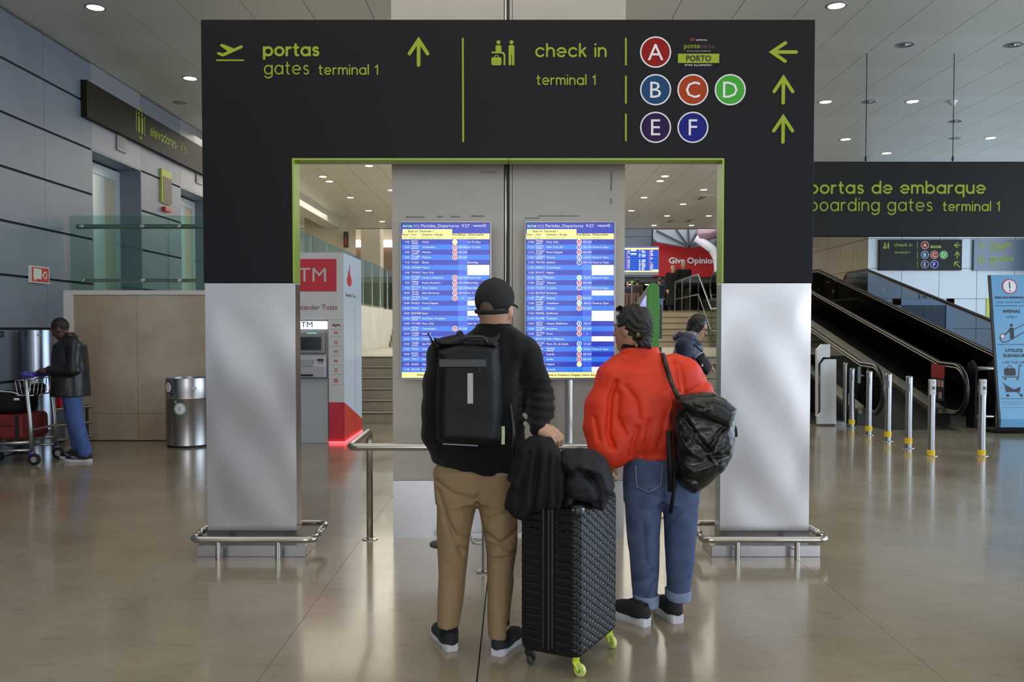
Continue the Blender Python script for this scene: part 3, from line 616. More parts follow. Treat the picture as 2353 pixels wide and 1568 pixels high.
        if bc: t(txt, bc, 1063.5, yc + 2.1, 4.2, 'c', fit=min(19, 2.9 * len(bc)), fat=.1)
    t(ink, 'Welcome to Humberto Delgado Lisbon Airport', 958, 864.2, 4.6, fit=134, fat=.22)
    for mb, mt in ((ink, E_INK), (txt, E_TXT), (grn, E_GRN)): tag(mb.build('lettering', mt, D), kind='stuff')
    MB().tube([(c0[0], YS + .10, .01), (c0[0], YS + .10, 2.0)], .027, 14).build('stand_pole', PIPE, T, smooth='auto')
    MB().bx(c0[0] - .10, c0[0] + .10, YS + .07, YS + .13, 1.4, 1.95).build('mount', BLACKM, T)
    MB().lathe([(.0, 0), (.128, 0), (.128, .008), (.11, .014), (.03, .02), (0, .02)], (c0[0], YS + .10, 0), 28).build('base_disc', mat('stand_base_black', (44, 44, 46), .5), T, smooth='auto')
screen('left portrait screen listing morning departures from 7:55', 0, RL)
screen('right portrait screen listing departures from 11:00', 285.6, RR)
# ---- guard rail in front of the screens
Lr = .80; pA = G(850, 1240); yF = 5.50; xL, xR = -1.045, 1.0
GR = thing('guard_rail', 'waist-high steel tube guard rail in front of the departure screens', 'guard rail', (0, 5.9, 0))
MB().tube(fillet([(pA.x, pA.y, 0), (pA.x, pA.y, Lr), (xL, yF, Lr), (xR, yF, Lr), (xR - .02, pA.y, Lr), (xR - .02, pA.y, 0)], .07, 7), .0235, 16).build('rail', PIPE, GR, smooth=True)
MB().tube([(G(1115, 1315).x, yF, 0), (G(1115, 1315).x, yF, Lr)], .0215, 14).build('post', PIPE, GR, smooth='auto')
for x, y in ((pA.x, pA.y), (xR - .02, pA.y), (G(1115, 1315).x, yF)):
    MB().lathe([(0, 0), (.058, 0), (.055, .007), (.026, .010), (.026, .016), (0, .016)], (x, y, 0), 20).build('floor_flange', PIPE, GR, smooth='auto')
cb = MB(); cb.tube(fillet([W(1083, 1236, YC - .02) + Vector((0, 0, .003)), G(1090, 1252) + Vector((0, 0, .006)), G(1130, 1247) + Vector((0, 0, .006)), G(1150, 1240) + Vector((0, 0, .006))], .1, 6), .005, 8)
tag(cb.build('power_cable', WHITEV, smooth=True), 'thin white cable lying on the floor at the foot of the column', 'cable')
tag(MB().bx(G(1084, 1237).x, G(1110, 1237).x + .35, YC - .04, YC - .004, 0, .035).build('cable_duct', WHITEV, bevel=.003), 'short white cable duct along the foot of the column', 'cable duct')
# ================================================================== HANGING SIGN over the ramps
YH = 12.4; q = P2(YH); f = frame_y(YH); k = YH / FPX
T = thing('hanging_sign', 'wide black hanging sign reading portas de embarque boarding gates', 'sign', (q(2120, 540)[0], YH + .06, q(2120, 543)[1]))
MB().bx(q(1760, 450)[0], q(2520, 450)[0], YH, YH + .12, q(2000, 543)[1], q(2000, 371.5)[1]).build('panel', mat('sign_panel_black', (15, 15, 15), .5, 0, .25, noise=(50, .1)), T, bevel=.004)
for s, x, y, xh, w, fit in (('portas de embarque', 1860, 443.8, 17.4, 4.3, 400), ('boarding gates', 1860, 484.2, 18.6, 2.9, 280), ('terminal 1', 2167, 484.2, 13.6, 3, 128)):
    word(T, s, *q(x, y), xh * k, w * k, f, LIME, fit=fit * k)
for x in (1993, 2194):
    p = q(x, 371); MB().tube([(p[0], YH + .06, p[1] - .02), (p[0], YH + .06, CEIL)], .006, 6).build('hanger_wire', BLACKM, T)
    MB().lathe([(.005, 0), (.016, .02), (.016, .06), (.005, .08)], (p[0], YH + .06, p[1] + .01), 8).build('turnbuckle', BLACKM, T)
# ================================================================== MOVING RAMPS, right
SMOKE = glass('smoked_glass', (.10, .105, .11), .05); SMOKEL = glass('light_smoked_glass', (.50, .54, .58), .05)
CLAD = mat('ramp_cladding_black', (30, 30, 31), .32, 0, .5, noise=(2, .1)); DECK = mat('ramp_deck_steel', (170, 166, 156), .3, 1., noise=(6, .1))
HANDR = mat('black_handrail', (16, 16, 17), .25, 0, .6); RIM = mat('handrail_rim_steel', (176, 168, 150), .28, 1.)
BELT = mat('ramp_belt', (44, 44, 46), .45, .5, noise=(30, .3))
def yz(X): return (Vector((X, 0, 0)), Vector((0, 1, 0)), Vector((0, 0, 1)), Vector((1, 0, 0)))
def loop(r, dz=0.):
    c0, c1 = (13.62, .60), (24.6, 2.74)
    p = [(13.85, c0[1] - r + .01)] + arc(c0[0], c0[1], r, 270, 90, n=12) + [(14.1, .60 + r + .01), (23.2, 2.72 + r), (23.6, 2.74 + r)] + arc(c1[0], c1[1], r, 90, -90, n=12) + [(24.3, 2.74 - r)]
    return p
def ramp(lab, x0, x1, g0, g1):
    T = thing('moving_walkway', lab, 'moving walkway', ((x0 + x1) / 2, 13.3, 0), group='inclined moving walkways')
    MB().prism([(13.3, .0), (14.1, .02), (23.2, 2.06), (25.38, 2.07), (25.38, 1.9), (23.3, 1.85), (14.2, -.0)], yz((x0 + x1) / 2), -(x1 - x0) / 2 + .05, (x1 - x0) / 2 - .05).build('belt', BELT, T)
    for X, g in ((x0, g0), (x1, g1)):
        pn = MB(); pn.prism([p for p in loop(.345)] + [(23.2, 2.39), (14.2, .26)], yz(X), -.012, .012); pn.build('balustrade_panel', g, T)
        MB().tube([(X, a, b) for a, b in loop(.385)], .034, 10).build('handrail', HANDR, T, smooth=True)
        MB().tube([(X - .005, a, b) for a, b in loop(.345)], .014, 8).build('rail_rim', RIM, T, smooth=True)
        MB().prism([(13.85, .20), (14.15, .20), (23.2, 2.32), (25.36, 2.33), (25.36, 2.40), (23.2, 2.39), (14.15, .27), (13.85, .26)], yz(X), -.13, .13).build('deck', DECK, T)
        MB().prism([(13.95, .005), (13.95, .20), (14.15, .20), (23.2, 2.32), (25.34, 2.33), (25.34, .005)], yz(X), -.11, .11).build('side_cladding', CLAD, T)
    return T
R1 = ramp('near inclined moving walkway with black balustrades behind the bollards', 5.62, 6.9, SMOKE, SMOKE)
R2 = ramp('far inclined moving walkway beside the pale tiled wall', 8.1, 9.42, SMOKE, SMOKEL)
def sticker(parent, X, x0, y0, x1, y1):
    a, b = WX(x0, y1, X), WX(x1, y0, X); f = (Vector((X, 0, 0)), Vector((0, -1, 0)), Vector((0, 0, 1)), Vector((-1, 0, 0)))
    u0, u1, v0, v1 = -a.y, -b.y, a.z, b.z; h = (v1 - v0)
    o = MB().prism([(u0, v0), (u1, v0), (u1, v1), (u0, v1)], f, .001, .003).build('safety_sticker', mat('sticker_black', (34, 34, 44), .5), parent)
    MB().prism([(u0, v0 + h * .62), (u1, v0 + h * .62), (u1, v1), (u0, v1)], f, .003, .0045).build('red_field', mat('sticker_red', (158, 44, 40), .5), o)
    for i in range(4):
        c = u0 + (u1 - u0) * (.14 + .24 * i); w = (u1 - u0) * .09
        MB().prism([(c - w, v0 + h * .38), (c + w, v0 + h * .38), (c + w, v0 + h * .56), (c - w, v0 + h * .56)], f, .003, .0045).build('pictogram', mat('sticker_pale', (190, 150, 140), .5), o)
    for i in range(2):
        c = u0 + (u1 - u0) * (.3 + .4 * i); w = (u1 - u0) * .12
        MB().prism([(c - w, v0 + h * .06), (c + w, v0 + h * .06), (c + w, v0 + h * .24), (c - w, v0 + h * .24)], f, .003, .0045).build('pictogram', mat('sticker_pale', (190, 150, 140), .5), o)
sticker(R1, 6.9 - .016, 2139, 838, 2171, 918); sticker(R2, 9.42 - .016, 1930, 642, 1947, 674)
# gate frame between the ramp ends
g0, g1 = G(2242, 985), G(2290, 985)
T = thing('ramp_barrier', 'dark steel barrier frame between the ends of the moving walkways', 'barrier', ((g0.x + g1.x) / 2, g0.y, 0))
for x in (g0.x, g1.x): MB().prism([(g0.y, 0), (g0.y + .25, 0), (g0.y + .25, 1.0), (g0.y + .12, 1.06), (g0.y, .95)], yz(x), -.02, .02).build('side_plate', BLACKM, T)
for z in (.93, .18): MB().tube([(g0.x, g0.y + .05, z), (g1.x, g0.y + .05, z)], .03, 12).build('cross_rail', PIPE, T, smooth='auto')
# white end cladding beside the stair
T = thing('ramp_end_cladding', 'white folded steel end panels beside the stair foot', 'panel', (4.98, 13.9, 0))
a = lambda x, y, Y=13.9: (W(x, y, Y).x, W(x, y, Y).z)
fr_ = frame_y(13.9)
MB().prism([a(1878, 975), a(1922, 975), a(1922, 826), a(1896, 826), a(1887, 838), a(1887, 948), a(1878, 957)], fr_, -.06, .0).build('front_panel', WHITEP, T, bevel=.004)
MB().prism([a(1881, 960), a(1885, 945), a(1885, 838), a(1895, 822), a(1912, 822), a(1912, 792), a(1893, 792), a(1881, 805)], fr_, -.16, -.08).build('rear_panel', WHITEP, T, bevel=.004)
MB().bx(a(1922, 970)[0] - .02, a(1922, 970)[0] + .16, 13.92, 14.2, .0, .06).build('foot_plate', STEEL, T)
# ================================================================== BOLLARDS
NOTI = mat('white_notice', (215, 216, 222), .5); INK = mat('black_print', (24, 24, 26), .5)
def bollard(x, y, lab, band, notice, h=.94):
    p = G(x, y); T = thing('bollard', lab, 'bollard', (p.x, p.y, 0), group='steel bollards before the moving walkways')
    r = .042; b = MB(); pr = [(r, 0), (r, h - .03), (r * .93, h - .012), (r * .6, h)]
    b.lathe(pr + [(0, h)], (p.x, p.y, 0), 20); b.build('tube', STEEL, T, smooth='auto')
    if band is not None: MB().lathe([(r, band), (r + .005, band), (r + .005, band + .075), (r, band + .075)], (p.x, p.y, 0), 20).build('yellow_band', YELLOW, T, smooth='auto')
    MB().lathe([(0, 0), (.075, 0), (.073, .006), (r, .008), (0, .008)], (p.x, p.y, 0), 20).build('floor_flange', STEEL, T)
    if notice:
        m = MB(); n = 8; vs = []
        for i in range(n + 1):
            t = R(-145 + 110 * i / n); vs += [(p.x + (r + .003) * math.cos(t), p.y + (r + .003) * math.sin(t), z) for z in (h - .19, h - .005)]
        m.add(vs, [(2 * i, 2 * i + 2, 2 * i + 3, 2 * i + 1) for i in range(n)]); N_ = m.build('notice', NOTI, T, smooth=True)
        f = frame_y(p.y - r - .004); q = MB()
        q.ring(rrect(p.x - .016, h - .13, p.x + .016, h - .085, .004), rrect(p.x - .012, h - .126, p.x + .012, h - .089, .003), f, .0, .0012); q.build('pictogram', INK, N_)
        q = MB(); q.prism(rrect(p.x - .011, h - .118, p.x + .011, h - .098, .002), f, .0, .0012); q.build('pictogram', INK, N_)
        for z in (h - .03, h - .045, h - .165): MB().prism(rrect(p.x - .014, z - .003, p.x + .014, z + .002, .001), f, 0, .001).build('print_line', mat('grey_print', (120, 120, 130), .5), N_)
    elif band: MB().bx(p.x - .036, p.x - .012, p.y - r - .004, p.y - r + .012, h - .20, h - .10).build('grey_label', mat('grey_label', (92, 94, 98), .5), T)
bollard(1957, 984, 'steel bollard with yellow band, first after the tall plain one by the stair', .06, False)
bollard(1996, 1000, 'steel bollard with yellow band, second along from the white end panel', .06, False)
bollard(2040, 1014, 'steel bollard with yellow band, third along from the white end panel', .06, False)
bollard(2087, 1030, 'steel bollard with yellow band, fourth along from the white end panel', .06, False)
bollard(2139, 1048, 'steel bollard with white luggage notice, on the side of the other bollards', .0, True)
bollard(2255, 1048, 'steel bollard with white notice, standing apart nearest the blue totem', .0, True)
bollard(1942, 973, 'plain tall steel bollard without yellow band beside the white end panel', None, False, 1.0)
# ================================================================== BLUE SAFETY TOTEM
Y0 = G(2312, 998).y; XT = W(2296, 900, Y0).x; XT1 = XT + .60
T = thing('information_totem', 'light blue safety totem with curved foot and black edge', 'sign', ((XT + XT1) / 2, Y0, 0))
prof = [(Y0 + .34, 2.36), (Y0 + .04, .42), (Y0 + .0, .22), (Y0 + .01, .10), (Y0 + .07, .03), (Y0 + .18, .012), (Y0 + .55, .012)]
def offp(prof, d):
    P = [Vector(p) for p in prof]; out = []
    for i in range(len(P)):
        t = (P[min(i + 1, len(P) - 1)] - P[max(i - 1, 0)]).normalized(); out.append(P[i] + Vector((-t.y, t.x)) * -d)
    return [tuple(p) for p in out]
TBLUE = mat('totem_blue', (104, 164, 206), .35, noise=(2, .05)); TEDGE = mat('totem_edge', (30, 32, 36), .4)
MB().prism([(a_, max(b_, .0)) for a_, b_ in offp(prof, -.035)] + prof[::-1], yz(XT), 0, XT1 - XT).build('board', TEDGE, T)
MB().prism(offp(prof[:4], .005) + prof[:4][::-1], yz(XT), .03, XT1 - XT - .03).build('face', TBLUE, T)
vt = Vector((0, prof[0][0] - prof[1][0], prof[0][1] - prof[1][1])); vl = vt.length; vt.normalize()
fT = (Vector((XT, prof[1][0], prof[1][1])), Vector((1, 0, 0)), vt, Vector((0, -vt.z, vt.y)))
cxm = (XT1 - XT) / 2; sc = Y0 / FPX
def tv(y): return (W(2330, y, Y0 + .2).z - .42) / vt.z     # board height of a photo row
o = MB(); o.prism(circ(cxm, tv(658), .105, 36), fT, .006, .008); wd_ = o.build('warning_disc', WHITEV, T)
MB().ring(circ(cxm, tv(658), .112, 36), circ(cxm, tv(658), .098, 36), fT, .006, .0095).build('red_ring', REDV, wd_)
m = MB(); stroke(m, [(cxm, tv(648)), (cxm, tv(662))], .016, fT, .008, .0095); m.prism(circ(cxm, tv(668), .011, 12), fT, .008, .0095); m.build('exclamation_mark', INK, wd_)
for s, y, cap, fit in (('PARA SUA SEGURANÇA', 686, .030, .46), ('FOR YOUR SAFETY', 697, .028, .40), ('APENAS', 719, .044, .26), ('ONLY', 732, .040, .17), ('UTILIZE', 809, .044, .25), ('ELEVADOR', 821, .044, .32), ('USE THE LIFT', 836, .040, .36), ('ana', 960, .05, .13)):
    m = MB(); text(m, s, cxm if s != 'ana' else .16, tv(y), cap, fT, .0065, 'c', fit=fit, fat=.002 if y in (686, 719, 809, 821, 960) else 0.); tag(m.build('lettering', INK, T), kind='stuff')
for y in (703, 792, 915): MB().prism([(.05, tv(y) - .004), (.55, tv(y) - .004), (.55, tv(y) + .004), (.05, tv(y) + .004)], fT, .0055, .0068).build('divider', INK, T)
for i, y in enumerate((922, 927, 935, 944)): MB().prism([(.06, tv(y) - .003), (.5, tv(y) - .003), (.5, tv(y) + .003), (.06, tv(y) + .003)], fT, .0055, .0066).build('print_line', mat('totem_print', (60, 96, 124), .5), T)
m = MB(); v = tv(785); stroke(m, [(.10, v + .06), (.12, v), (.16, v - .015), (.22, v), (.52, v + .17)], .012, fT, .0055, .007); stroke(m, [(.12, v + .10), (.2, v + .12), (.5, v + .27)], .010, fT, .0058, .0072)
m.prism(rrect(.255, v + .03, .315, v + .21, .02), fT, .006, .0075); m.prism(circ(.285, v + .245, .022, 14), fT, .006, .0075); stroke(m, [(.26, v + .19), (.19, v + .10)], .014, fT, .0062, .0076); m.build('walkway_pictogram', INK, T)
m = MB(); m.prism(circ(.14, v + .075, .032, 18), fT, .0075, .009); p_ = m.build('ban_mark', WHITEV, T); MB().ring(circ(.14, v + .075, .034, 18), circ(.14, v + .075, .025, 18), fT, .008, .0098).build('red_ring', REDV, p_)
m = MB(); arrow(m, (.47, v + .245), (.37, v + .21), (.40, v + .265), (.42, v + .19), .012, fT, lambda a, b: (a, b)); m.build('arrow', INK, T)
m = MB(); v = tv(866); m.prism(rrect(.13, v + .02, .30, v + .13, .02), fT, .006, .0075); stroke(m, [(.10, v + .0), (.34, v + .0), (.36, v + .17), (.40, v + .17)], .013, fT, .0058, .0072); stroke(m, arc(.215, v + .13, .035, 180, 0), .011, fT, .0055, .007)
m.prism(circ(.14, v - .03, .016, 12), fT, .006, .0075); m.prism(circ(.32, v - .03, .016, 12), fT, .006, .0075); m.build('trolley_pictogram', INK, T)
m = MB(); v = tv(903); m.prism([(.14, v + .02), (.34, v + .02), (.36, v + .10), (.24, v + .05), (.12, v + .12)], fT, .006, .0075); stroke(m, [(.10, v + .15), (.38, v - .03)], .012, fT, .0058, .0072); m.prism(circ(.16, v - .03, .022, 12), fT, .006, .0075); m.prism(circ(.36, v - .03, .022, 12), fT, .006, .0075); m.build('stroller_pictogram', INK, T)
# ================================================================== SIGNS AND DOOR on the pale tiled wall
YW = RWY - .09; k = YW / FPX * .2535; qb = P2(YW); fW = frame_y(YW)
qs = lambda x, y: qb(2125 + (x - 1506) * .2535, 585.8 + (y - 206.5) * .254)
T = thing('wall_sign', 'black check-in sign with coloured zone letters on the pale tiled wall', 'sign', (qb(2115, 620)[0], YW, qb(2115, 622)[1]))
A_, B_ = qb(2020.5, 621.5), qb(2211, 550.5)
MB().bx(A_[0], B_[0], YW, RWY - .001, A_[1], B_[1]).build('panel', MATS['sign_panel_black'], T)
checkin_graphics(T, T, fW, qs, k, last_diag=True, full=False)
T = thing('wall_sign', 'dark arrivals and lifts sign with painted-in blue haze beside the check-in sign', 'sign', (qb(2300, 620)[0], YW, qb(2300, 622)[1]))
A_, B_ = qb(2237.5, 621.5), qb(2420, 550.5)
MB().bx(A_[0], B_[0], YW, RWY - .001, A_[1], B_[1]).build('panel', mat('sign_panel_dark_hazed', (74, 92, 112), .25, 0, .6), T)  # dark panel; its bluish reflected haze is put into the colour
k = YW / FPX
for s, x, y, xh, w, fit in (('chegadas', 2275, 567, 6.4, 1.6, 49.5), ('arrivals', 2275, 577, 6.2, 1.1, 33), ('elevadores', 2275, 599, 6.2, 1.6, 54), ('lifts', 2275, 609.6, 6.2, 1.1, 15)): word(T, s, *qb(x, y), xh * k, w * k, fW, LIME, fit=fit * k)
z6 = lambda x, y: qb(1640 + x / 3.266, 380 + y / 3.266)
m = MB(); m.prism([z6(*p) for p in ((1982, 590), (1992, 588), (2000, 596), (2020, 598), (1998, 582), (2006, 582), (2034, 600), (2034, 608), (2000, 606))], fW, .001, .004); stroke(m, [z6(1982, 617), z6(2034, 617)], 1. * k, fW, .001, .004); m.build('landing_pictogram', LIME, T)
m = MB()
for x in (1984, 2030): stroke(m, [z6(x, 690), z6(x, 735)], .9 * k, fW, .001, .004)
for x in (1998, 2016): stroke(m, [z6(x, 692), z6(x, 732)], 2.6 * k, fW, .001, .004)
m.build('lift_pictogram', LIME, T)
DOORG = mat('lift_door_steel', (88, 95, 106), .4, .1)
D = MB(); x0, x1 = 10.42, 12.1; D.bx(x0, x0 + .22, RWY - .03, RWY + .02, 0, 2.38); D.bx(x1 - .22, x1, RWY - .03, RWY + .02, 0, 2.38); D.bx(x0, x1, RWY - .03, RWY + .02, 2.2, 2.38)
dd = tag(D.build('door_3', mat('lift_frame_blue', (150, 164, 178), .35, .3)), kind='structure')
for a_, b_ in ((x0 + .22, 11.26), (11.26, x1 - .22)): MB().bx(a_ + .004, b_ - .004, RWY - .005, RWY + .018, .01, 2.2).build('door_panel', DOORG, dd)
T = thing('lift_indicator', 'small white floor indicator above the far lift door', 'indicator', (W(2122, 690, RWY).x, RWY, W(2122, 691, RWY).z))
a_, b_ = W(2112.5, 691, RWY), W(2132.5, 675.5, RWY)
MB().bx(a_.x, b_.x, RWY - .04, RWY, a_.z, b_.z).build('case', WHITEP, T); MB().bx(a_.x + .05, b_.x - .05, RWY - .044, RWY - .04, a_.z + .05, b_.z - .04).build('display', mat('indicator_grey', (110, 122, 134), .3), T)
T = thing('notice_board', 'yellow-edged dark notice on the pale wall behind the blue totem', 'notice', (W(2278, 738, RWY).x, RWY, W(2278, 738, RWY).z))
a_, b_ = W(2265, 738, RWY), W(2292, 686, RWY)
MB().bx(a_.x, b_.x, RWY - .02, RWY, a_.z, b_.z).build('yellow_board', mat('notice_lime', (190, 200, 60), .5), T); MB().bx(a_.x + .09, b_.x, RWY - .024, RWY - .02, a_.z, b_.z - .1).build('dark_field', mat('notice_dark', (92, 90, 72), .5), T)
# belt barrier post pair in front of the wall
T = thing('belt_barrier', 'small black belt barrier by the far lift', 'barrier', (W(2248, 850, 19).x, 19, 0))
for x in (2236, 2262):
    p = W(x, 850, 19); MB().tube([(p.x, 19, 0), (p.x, 19, W(x, 800, 19).z)], .035, 10).build('post', RUBBER, T, smooth='auto'); MB().lathe([(0, 0), (.17, 0), (.16, .02), (.03, .04), (0, .04)], (p.x, 19, 0), 18).build('base', RUBBER, T)
MB().bx(W(2236, 800, 19).x, W(2262, 800, 19).x, 18.99, 19.01, W(0, 806, 19).z, W(0, 799, 19).z).build('belt', RUBBER, T)
# ================================================================== GREEN INFORMATION KIOSK
GREEN = mat('kiosk_green', (70, 150, 46), .35); kx0, kx1, ky0, ky1, kz = 1.085, 1.18, 7.1, 7.88, 1.925
T = thing('information_kiosk', 'tall slim kiosk with bright green edge and lit side screen', 'kiosk', ((kx0 + kx1) / 2, (ky0 + ky1) / 2, 0))
fk = frame_y(ky0); rr = (kx1 - kx0) / 2
def arch(i): return [(kx0 + i, 0.0), (kx1 - i, 0.0)] + arc((kx0 + kx1) / 2, kz - rr, rr - i, 0, 180, n=14)
MB().prism(arch(0), fk, -.05, .0).build('green_edge', GREEN, T, bevel=.004)
MB().prism(arch(.004), fk, -.06, -.05).build('gasket', RUBBER, T)
yzk = yz(kx0); body = [(ky0 + .06, 0), (ky1, 0), (ky1, kz - .22), (ky1 - .05, kz - .14), (ky0 + .06, kz - .03)]
MB().prism(body, yzk, .003, kx1 - kx0 - .003).build('body', mat('kiosk_grey', (160, 160, 170), .3), T, bevel=.006)
dm = mat('kiosk_display', (206, 206, 246), .2, noise=(5, .6, (70, 96, 190)), emit=.0); bb = dm.node_tree.nodes['Principled BSDF']
dm.node_tree.links.new(bb.inputs['Base Color'].links[0].from_socket, bb.inputs['Emission Color']); bb.inputs['Emission Strength'].default_value = .9
MB().prism([(ky0 + .10, .75), (ky1 - .05, .75), (ky1 - .05, kz - .24), (ky0 + .10, kz - .10)], yzk, -.002, .003).build('screen', dm, T)
MB().bx(kx1 + .0, kx1 + .035, ky0 + .05, ky0 + .35, 1.47, 1.75).build('leaflet_holder', mat('holder_grey', (70, 70, 72), .4), T, bevel=.004)
MB().bx(kx1 + .0, kx1 + .03, ky0 + .05, ky0 + .30, 1.32, 1.40).build('leaflet_holder', MATS['holder_grey'], T)
MB().bx(kx0 - .10, kx1 + .10, ky0 - .02, ky1 + .02, 0, .012).build('foot_plate', STEEL, T)
# ================================================================== STAIR AND GALLERY RAILINGS
def glass_rail(lab, pts, h=1.0, npan=3, gl=GLASSC, tube=True, off=Vector((0, 0, 0))):
    T = thing('glass_railing', lab, 'railing', pts[0]); V = [Vector(p) for p in pts]
    for s in range(len(V) - 1):
        a, b = V[s], V[s + 1]; n = max(1, int(round((b - a).length / 1.35))); d = (b - a).normalized(); nn = Vector((-d.y, d.x, 0)).normalized() * .006
        for i in range(n):
            p, q_ = a + (b - a) * (i / n) + d * .012, a + (b - a) * ((i + 1) / n) - d * .012; up = Vector((0, 0, 1))
            MB().hexa([p - nn + up * .05, q_ - nn + up * .05, q_ + nn + up * .05, p + nn + up * .05], [p - nn + up * (h + .05), q_ - nn + up * (h + .05), q_ + nn + up * (h + .05), p + nn + up * (h + .05)]).build('glass_pane', gl, T)
        for i in range(n + 1):
            p = a + (b - a) * (i / n); MB().tube([p, p + Vector((0, 0, h + .02))], .014, 8).build('post', PIPE, T, smooth='auto')
    if tube:
        for z in (h + .03,): MB().tube([v + Vector((0, 0, z)) for v in V], .028, 10).build('handrail', PIPE, T, smooth=True)
        MB().tube([v + Vector((0, 0, .45)) for v in V], .016, 8).build('mid_rail', PIPE, T, smooth=True)
    return T
glass_rail('glass stair railing with steel handrail next to the couple', [(SX1 - .08, 16.3, LAND), (SX1 - .08, 23.62, LAND), (SX1 - .08, 25.3, UP + .02), (SX1 - .08, 29.0, UP)], 1.0)
glass_rail('glass gallery railing on the low white wall along the stair', [(-3.52, 12.5, UP), (-3.52, 25.5, UP)], 1.05, gl=GLASS, tube=False)
T = thing('handrail', 'short steel stair handrail beside the white end panels', 'handrail', (4.87, 14.4, 0))
MB().tube(fillet([(4.87, 14.45, 0), (4.87, 14.45, .95), (4.87, 15.8, 1.9), (4.87, 16.4, 1.95), (4.87, 16.4, LAND)], .1), .024, 10).build('rail', PIPE, T, smooth=True)
# ================================================================== LEFT SIDE
def wfr(X): return (Vector((X, 0, 0)), Vector((0, 1, 0)), Vector((0, 0, 1)), Vector((1, 0, 0)))   # frame on the left wall
def qx(X): return lambda x, y: (WX(x, y, X).y, WX(x, y, X).z)
# lifts in the panelled wall
LFR = mat('lift_frame_pale', (196, 204, 208), .35, .2); LDOOR = mat('lift_door_pale', (196, 206, 210), .3, .3); LBEIGE = mat('lift_jamb_beige', (176, 168, 148), .4)
for n, y0 in ((1, 12.85), (2, 16.25)):
    y1 = y0 + 1.7; X = LW - .4
    d = MB(); d.bx(X, X + .05, y0 + .02, y0 + .16, UP, 4.14); d.bx(X, X + .05, y1 - .16, y1 - .02, UP, 4.14); d.bx(X, X + .05, y0 + .16, y1 - .16, 3.98, 4.14)
    D = tag(d.build('door_%d' % n, LFR), kind='structure')
    MB().bx(X + .005, X + .03, y0 + .16, y0 + 1.18, UP, 3.98).build('door_panel', LDOOR, D); MB().bx(X + .005, X + .025, y0 + 1.185, y1 - .16, UP, 3.98).build('door_panel', LBEIGE, D)
    MB().bx(X, LW - .001, y1 - .02, y1 + .0, UP, 4.2).build('jamb_lining', PANB, D); MB().bx(X, LW - .001, y0, y0 + .02, UP, 4.2).build('jamb_lining', PANB, D)
    MB().bx(X, LW - .001, y0 + .02, y1 - .02, 4.17, 4.2).build('head_lining', PANB, D)
    p = WX(277 if n == 1 else 456, 330 if n == 1 else 408, LW)
    T = thing('lift_indicator', ('grey floor indicator above the lift nearest the camera' if n == 1 else 'grey floor indicator above the second lift, half hidden by the gantry'), 'indicator', (LW, p.y, p.z - .12))
    MB().bx(LW, LW + .025, p.y - .16, p.y + .16, p.z - .13, p.z + .13).build('case', mat('indicator_case', (112, 116, 122), .4), T, bevel=.004); MB().bx(LW + .025, LW + .028, p.y - .09, p.y + .09, p.z - .08, p.z + .06).build('display', mat('indicator_dark', (84, 86, 92), .4), T)
# long sign over the lifts
X = LW + .09; q = qx(X); f = wfr(X); a = q(199, 183); b_ = q(199, 268)
T = thing('wall_sign', 'long dark brown sign over the lifts reading elevadores lifts', 'sign', (LW, a[0] + 2.5, b_[1]))
MB().bx(LW, X, a[0], a[0] + 5.6, b_[1], a[1]).build('panel', mat('sign_panel_brown', (24, 22, 19), .55, 0, .2, noise=(40, .1)), T, bevel=.004)
e0 = q(345.5, 310); e1 = q(404, 334); s1 = q(429, 345)
word(T, 'elevadores', e0[0], e0[1],   .105, .019, f, LIME, fit=e1[0] - e0[0]); word(T, '- lifts', e1[0] + .06, e0[1], .105, .012, f, LIME, fit=s1[0] - e1[0] - .06)
m = MB(); l0 = q(313, 285)[0]; l1 = q(332, 293)[0]; zb, zt = e0[1] - .07, e0[1] + .26; w_ = l1 - l0
stroke(m, [(l0, zb + .02), (l0, zt)], .02, f, .001, .003); stroke(m, [(l1, zb), (l1, zt - .03)], .02, f, .001, .003)
for t_ in (.32, .70): stroke(m, [(l0 + w_ * t_, zb + .03), (l0 + w_ * t_, zt - .08)], .055, f, .001, .003); m.prism(circ(l0 + w_ * t_, zt - .01, .022, 12), f, .001, .003)
stroke(m, [(l0 + w_ * .38, zt + .03), (l0 + w_ * .5, zt + .075), (l0 + w_ * .62, zt + .03)], .02, f, .001, .003); stroke(m, [(l0 + w_ * .38, zb - .04), (l0 + w_ * .5, zb - .085), (l0 + w_ * .62, zb - .04)], .02, f, .001, .003); m.build('lift_pictogram', LIME, T)
# notice between the lifts, alarm box, hose sign, socket
X = LW + .035; q = qx(X); f = wfr(X)
a, b_ = q(371.5, 387), q(394, 400); zl = q(371.5, 464)[1]
T = thing('notice_board', 'narrow brown notice with lime border between the two lifts', 'notice', (LW, a[0], zl)); yy0, yy1 = a[0], b_[0]
MB().bx(LW, X, yy0, yy1, zl, a[1]).build('lime_board', mat('notice_lime2', (176, 184, 48), .5), T)
MB().bx(X, X + .004, yy0 + .05, yy1 - .004, zl + .01, a[1] - .12).build('brown_field', mat('notice_brown', (78, 70, 52), .5), T)
for i in range(7): MB().bx(X + .004, X + .006, yy0 + .08, yy1 - .1 + .05 * (i % 2), zl + .06 + i * .055, zl + .066 + i * .055).build('print_line', mat('notice_print', (150, 146, 118), .5), T)
a, b_ = q(376.5, 475), q(390, 493)
T = thing('alarm_box', 'small red fire alarm box below the notice between the lifts', 'alarm box', (LW, a[0], b_[1]))
MB().bx(LW, X + .03, a[0], a[0] + .26, b_[1] + .03, a[1]).build('case', REDV, T, bevel=.006); MB().bx(X + .03, X + .034, a[0] + .09, a[0] + .19, b_[1] + .06, a[1] - .04).build('window', WHITEV, T)
a, b_ = q(70.5, 610), q(114, 647)
